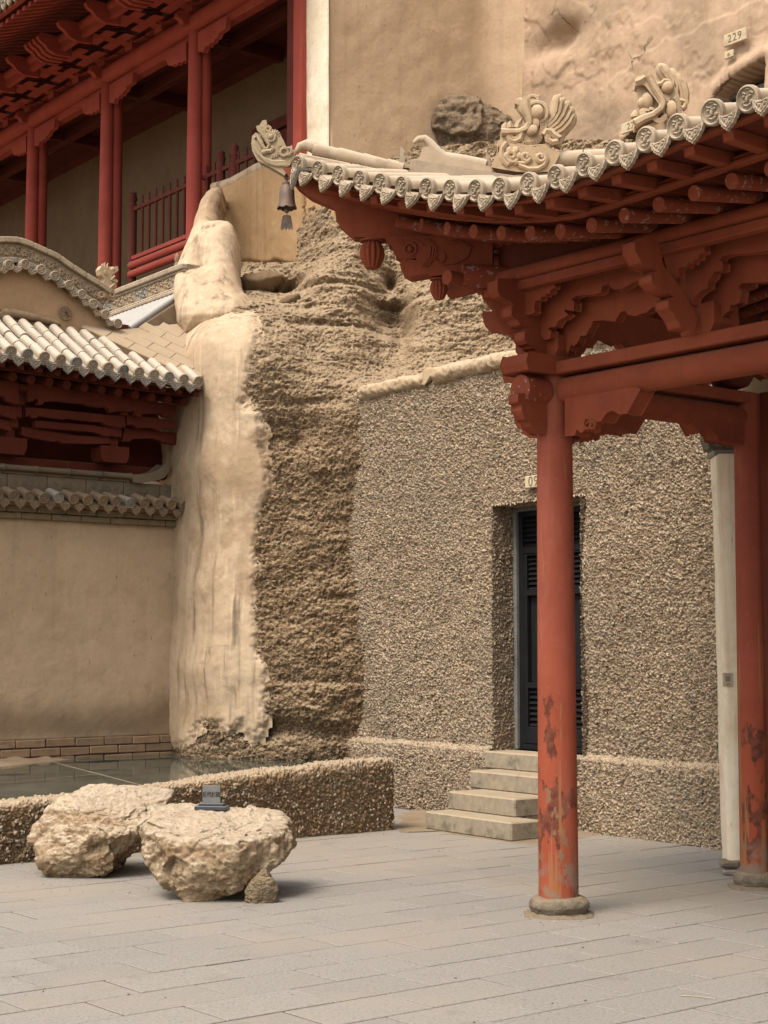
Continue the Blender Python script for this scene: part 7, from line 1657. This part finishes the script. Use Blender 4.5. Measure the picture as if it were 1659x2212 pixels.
# ------------------------------------------------------------------ boulders and their wedge stones
def boulder(name, label, sil, Y, dep, planes, seed, mat='boulder', amp=1.0, group=None, cat='boulder', gpt=None):
    """a quarried block: the traced outline gives its sides, tilted planes its split faces"""
    pts = np.array([Dp(a, b, Y) for a, b in sil]); x = pts[:, 0]; z = pts[:, 2]; c = np.array([(x.min() + x.max()) / 2, Y, (z.min() + z.max()) / 2 * .92])
    N_, D_ = [], []
    for i in range(len(pts)):
        a, b = pts[i], pts[(i + 1) % len(pts)]; e = b - a; nn = np.array([e[2], 0, -e[0]]); nn /= np.linalg.norm(nn)
        if nn @ (a - c) < 0: nn = -nn
        N_.append(nn); D_.append(nn @ (a - c))
    s = max(np.ptp(x), np.ptp(z)) / 2
    for nx_, ny_, nz_, d in planes: nn = np.array([nx_, ny_, nz_], float); nn /= np.linalg.norm(nn); N_.append(nn); D_.append(d * s)
    N_ = np.array(N_); D_ = np.array(D_)
    n1, n2 = 300, 190
    A, B = np.meshgrid(np.linspace(0, 2 * math.pi, n1), np.linspace(.02, math.pi - .02, n2), indexing='ij'); A = A.ravel(); B = B.ravel()
    d = np.stack([np.sin(B) * np.cos(A), np.sin(B) * np.sin(A), np.cos(B)], 1)
    t = d @ N_.T; q = np.where(t > 1e-3, np.maximum(t, 1e-3) / D_, 0); pw = 22; r = 1 / (q ** pw).sum(1) ** (1 / pw)
    P = d * r[:, None] + c; pn = P * np.array([1, 1, 1.1]) + seed
    k = worley(pn * 5.0 / .9, seed)
    dr_ = amp * ((.026 * fbm(pn * 3, 4, seed) + .016 * (k[2] - .5) + .008 * ridge(pn * 9, 4, seed + 9) + .006 * fbm(pn * 40, 3, seed + 3)) * np.where(d[:, 2] > .75, .6, 1))
    for cs, am in ((.2, .06), (.075, .026), (.03, .012)):          # split faces: tilted chips at three sizes
        f1_, f2_, ci_, of_ = worley_o(pn / cs + .25 * vnoise(pn / cs * 1.3, 60)[:, None], seed + 2)
        tl_ = np.stack([np.modf(ci_ * v)[0] - .5 for v in (57.3, 91.7, 33.1)], 1); dr_ += amp * am * ((of_ * tl_).sum(1) + .25 * (np.modf(ci_ * 77.7)[0] - .5)) * (1 - .85 * sstep(.5, .8, d[:, 2]))
    P = P + d * dr_[:, None]
    o = np.array([c[0], Y, 0.0]); Q = gridq(n1, n2)
    ob = npmesh(name, P - o, Q, M[mat]); ob.location = o
    tag(ob, label, cat, group); return ob
Yb2 = Gd(440, 1948)[1] + .33; Yb1 = Gd(160, 1902)[1] + .33
bl2 = boulder('boulder', 'flat-topped boulder carrying the small dark nameplate, its side broken and brown', [(300, 1800), (304, 1778), (330, 1758), (372, 1744), (440, 1735), (560, 1735), (602, 1750), (636, 1788), (642, 1812), (634, 1846), (612, 1868), (560, 1892), (520, 1916), (478, 1944), (428, 1952), (392, 1934), (352, 1888), (316, 1850)], Yb2, 1, [(0, -.2, 1, .43), (-.1, -1, .15, .84), (.45, -1, -.25, .82), (-.7, -.7, .05, .86), (.2, 1, .1, .8), (-.05, -1, -.6, .80), (.75, -.6, .2, .92), (-.5, -.6, -.6, .8)], 3)
boulder('boulder', 'rough pale boulder leaning over at the left, its sloping top dusty white', [(68, 1800), (84, 1770), (124, 1732), (160, 1712), (240, 1705), (340, 1706), (375, 1722), (384, 1738), (362, 1760), (330, 1790), (308, 1830), (296, 1842), (240, 1880), (170, 1904), (130, 1900), (105, 1876), (80, 1840)], Yb1, 1, [(.25, -.55, 1, .46), (-.55, -1, .6, .62), (.2, -1, -.25, .62), (.8, -.8, -.2, .62), (.1, 1, .1, .8), (-.2, -1, -.7, .68)], 8)
def wedge(label, sil, Y, seed): return boulder('wedge_stone', label, sil, Y, 1, [(0, -1, .3, .7), (.3, -1, -.2, .75), (0, 1, 0, .7), (-.5, -1, 0, .8)], seed, 'stone_wedge', .45, cat='stone')
M['stone_wedge'] = m_rock('stone_wedge', (0.25, 0.2, 0.14), (0.2, 0.155, 0.105), (0.12, 0.1, 0.075), (0.3, 0.24, 0.17), 0.2, 0.3)
wedge('grey wedge stone propping the right end of the flat-topped boulder', [(526, 1946), (534, 1918), (556, 1888), (576, 1870), (586, 1892), (597, 1908), (594, 1944), (560, 1956)], Gd(560, 1952)[1] + .08, 5)
wedge('small wedge stone peeping out under the lower left of the flat-topped boulder', [(366, 1918), (372, 1904), (400, 1906), (412, 1922), (396, 1932), (374, 1930)], Gd(390, 1930)[1] + .2, 6)
wedge('small dark wedge stone under the right side of the leaning boulder', [(248, 1880), (250, 1858), (276, 1836), (286, 1850), (270, 1866), (266, 1882)], Gd(260, 1880)[1] + .25, 7)

# ------------------------------------------------------------------ nameplate on the boulder
Yn = Yb2 - .02
bpy.context.view_layer.update(); n0_ = Dp(458, 1744, Yn)
hit, hp_, _n, _i = bl2.ray_cast(Vector(EYE) - bl2.location, Vector(ray(458, 1745)).normalized())
if hit: n0_ = np.array(hp_ + bl2.location); Yn = n0_[1]; n0_[2] -= .004
sg = thing('nameplate', 'small grey nameplate with four dark characters standing on the flat-topped boulder', 'sign', loc=n0_, rotz=R(-9))
k_ = Yn / 3500
part('base', MB().box((0, 0, .004), (71 * k_, .085, 9 * k_)), M['black_base'], sg, None, .004); part('base_step', MB().box((0, 0, .004 + 7 * k_), (55 * k_, .06, 6 * k_)), M['black_base'], sg, None, .003)
part('plate', MB().box((-1 * k_, 0, (10 + 19) * k_), (39 * k_, .014, 39 * k_)), M['grey_plate'], sg, None, .002)
cu = bpy.data.curves.new('characters', 'FONT'); cu.body = '\u5510\u4ee3\u67f1\u7840'; cu.size = 9.6 * k_; cu.align_x = 'CENTER'; cu.align_y = 'CENTER'; cu.extrude = .0008; cu.offset = .0006
o = text_mesh('characters', cu, M['ink']); o.parent = sg; o.location = (-1 * k_, -.0078, 29 * k_); o.rotation_euler = (math.pi / 2, 0, 0); o.scale = (.98, 1.25, 1);

# ------------------------------------------------------------------ white post with its stone foot, small notice plate
Yp = Gd(1578, 1880)[1]
wp0 = Gd(1578, 1886); post = thing('white_post', 'whitewashed mud post with a carved stone top standing behind the far red column', 'post', loc=wp0, rotz=R(-50))
def lp(px, py, dy=0.0): q = Dp(px, py, wp0[1]) - wp0; return q
pl = [lp(1566, 1868), lp(1562, 1700), lp(1554, 1400), lp(1546, 1100), lp(1540, 985)]; pr_ = [lp(1640, 985), lp(1640, 1868)]
npl = 40; zzs = np.linspace(pl[0][2], pl[-1][2], npl); xl_ = np.interp(zzs, [p[2] for p in pl], [p[0] for p in pl]); xr_ = 0.16
def post_np():
    n = 10; V = []
    for i, z in enumerate(zzs):
        a, b = xl_[i], .16
        for (x, y) in ((a, -.10), (a + .02, -.13), ((a + b) / 2, -.135), (b - .02, -.13), (b, -.1), (b, .1), (b - .02, .13), ((a + b) / 2, .135), (a + .02, .13), (a, .1), (a, -.10)):
            V.append((x, y, z))
    V = np.array(V); V[:, :2] += .006 * fbm(V * 6, 3, 2)[:, None]
    # the post stands square to the picture in plan; undo the thing's turn
    a = R(50); c, s_ = math.cos(a), math.sin(a); V = np.stack([V[:, 0] * c - V[:, 1] * s_, V[:, 0] * s_ + V[:, 1] * c, V[:, 2]], 1)
    return npmesh('shaft', V, gridq(npl, 11), M['plaster_white'], post)
post_np(); post.rotation_euler = (0, 0, R(-50))
ft = thing('foot_stone', 'cracked grey stone block wedged under the whitewashed post', 'stone', loc=Gd(1576, 1889), rotz=R(-8))
m = rough_box(.13, .16, .045, 4, .008); m.v = [(a, b, c + .075) for a, b, c in m.v]; part('upper_block', m, M['stone_base'], ft, None, .014)
m = rough_box(.11, .14, .04, 7, .008); m.v = [(a + .012, b, c + .02) for a, b, c in m.v]; part('lower_block', m, M['tile_grey'], ft, None, .012)
hd = thing('post_capital', 'grey carved stone capital on top of the whitewashed post', 'capital', loc=wp0 + lp(1556, 985))
m = MB(); q = lambda a, b: Dp(a, b, wp0[1]) - (wp0 + lp(1556, 985))
m.prism([q(a, b) + np.array([0, -.1, 0]) for a, b in ((1521, 950), (1523, 935), (1540, 925), (1600, 925), (1600, 984), (1538, 984), (1534, 970), (1528, 972))], (0, .2, 0)); m.ring(q(1548, 958) + np.array([0, -.11, 0]), .03, .012, (1, 0, 0), (0, 0, 1), 14, 6); m.ring(q(1575, 955) + np.array([0, -.11, 0]), .03, .012, (1, 0, 0), (0, 0, 1), 14, 6)
part('capital_block', m, M['stone_base'], hd, None, .012); part('capital_slab', MB().box(q(1575, 981) + np.array([0, 0, -.004]), (.26, .24, .035)), M['tile_grey'], hd, None, .008)
nt = thing('notice_plate', 'small square beige notice plate fixed to the whitewashed post', 'plate', loc=Dp(1572, 1468, wp0[1] - .137))
k_ = wp0[1] / 3500
part('plate', MB().box((0, 0, 0), (22 * k_, .006, 29 * k_)), M['plaque'], nt, None, .002)
part('border', MB().box((0, -.0035, 2 * k_), (11 * k_, .002, 12 * k_)), M['tile_grey'], nt, None)
part('arch_mark', MB().tube([(-8 * k_, -.004, 8.5 * k_), (-4 * k_, -.004, 11 * k_), (0, -.004, 10.2 * k_), (4 * k_, -.004, 11 * k_), (8 * k_, -.004, 8.5 * k_)], .0012, 4).box((0, -.0035, -9.5 * k_), (7 * k_, .002, 1.4 * k_)), M['ink'], nt, None)

# pale stone lying on the wall coping, seen through the brackets; loose bits on the paving
pc = WF.w(np.array([WF.at(1322, 748)[0], .10, wtop + .09])); 
def small_stone(name, label, p, s, seed, mat, cat='stone', group=None):
    m = MB().ell((0, 0, 0), s, n=12, m=9); r = random.Random(seed); V = np.array(m.v); V += V / np.maximum(np.linalg.norm(V, axis=1)[:, None], 1e-6) * (np.array(s).min() * .35 * fbm(V / max(s) * 1.6 + seed, 3, seed))[:, None]; m.v = [tuple(v) for v in V]
    o = part(name, m, mat, None, None, loc=p); tag(o, label, cat, group); return o
small_stone('coping_stone', 'pale broken stone lying on the wall coping, seen through the pavilion brackets', pc, (.17, .1, .06), 4, M['plaster_white'])
bits = [(1730 * 0 + 493.7 + .3968 * a, 1123.6 * 0 + (2832 + b * .7233) / 1.823) for a, b in ((843, 625), (1147, 717), (345, 1500), (1335, 1648), (1235, 1408), (1010, 760))] + [(1000.5 + .3968 * a, (2832 + b * .7233) / 1.823) for a, b in ((665, 1530), (650, 1241), (1160, 1110), (945, 1208), (1055, 1212), (60, 1648), (740, 1120), (485, 1545))] + [((a * .7233) / 1.823, (2832 + b * .7233) / 1.823) for a, b in ((900, 1515), (1590, 1500), (235, 1480), (700, 1497), (930, 985))]
cr = MB()
for a, b in bits: cr.ell(Gd(a, b, .003), (random.uniform(.004, .008), random.uniform(.003, .006), .003), n=6, m=4)
for _ in range(160):                       # grit gathered along the foot of the walls and stones
    q = random.choice(((Gd(30 + random.random() * 620, 1905 + random.gauss(0, 18))), LWF.w((random.uniform(-.3, 3.5), -abs(random.gauss(0, .06)) - .02, 0)), WF.w((random.uniform(-1.4, 0), -.12 - abs(random.gauss(0, .06)), 0)), PF.w((random.gauss(0, .16), random.gauss(0, .16), 0))))
    r = random.uniform(.0025, .006); cr.ell((q[0], q[1], .002), (r, r * .8, r * .6), n=5, m=4)
kind(part('grit', cr, M['stone_base'], None, None), 'stuff')
p0, p1 = Gd(1000.5 + .3968 * 1185, (2832 + 1505 * .7233) / 1.823, .004), Gd(1000.5 + .3968 * 1372, (2832 + 1522 * .7233) / 1.823, .004)
st_ = part('straw', MB().tube([(0, 0, 0), (p1 - p0) / 2 + np.array([0, .008, .002]), p1 - p0], .0022, 6), M['straw'], None, None, loc=p0); tag(st_, 'single pale straw lying on the paving in front of the pavilion', 'straw')
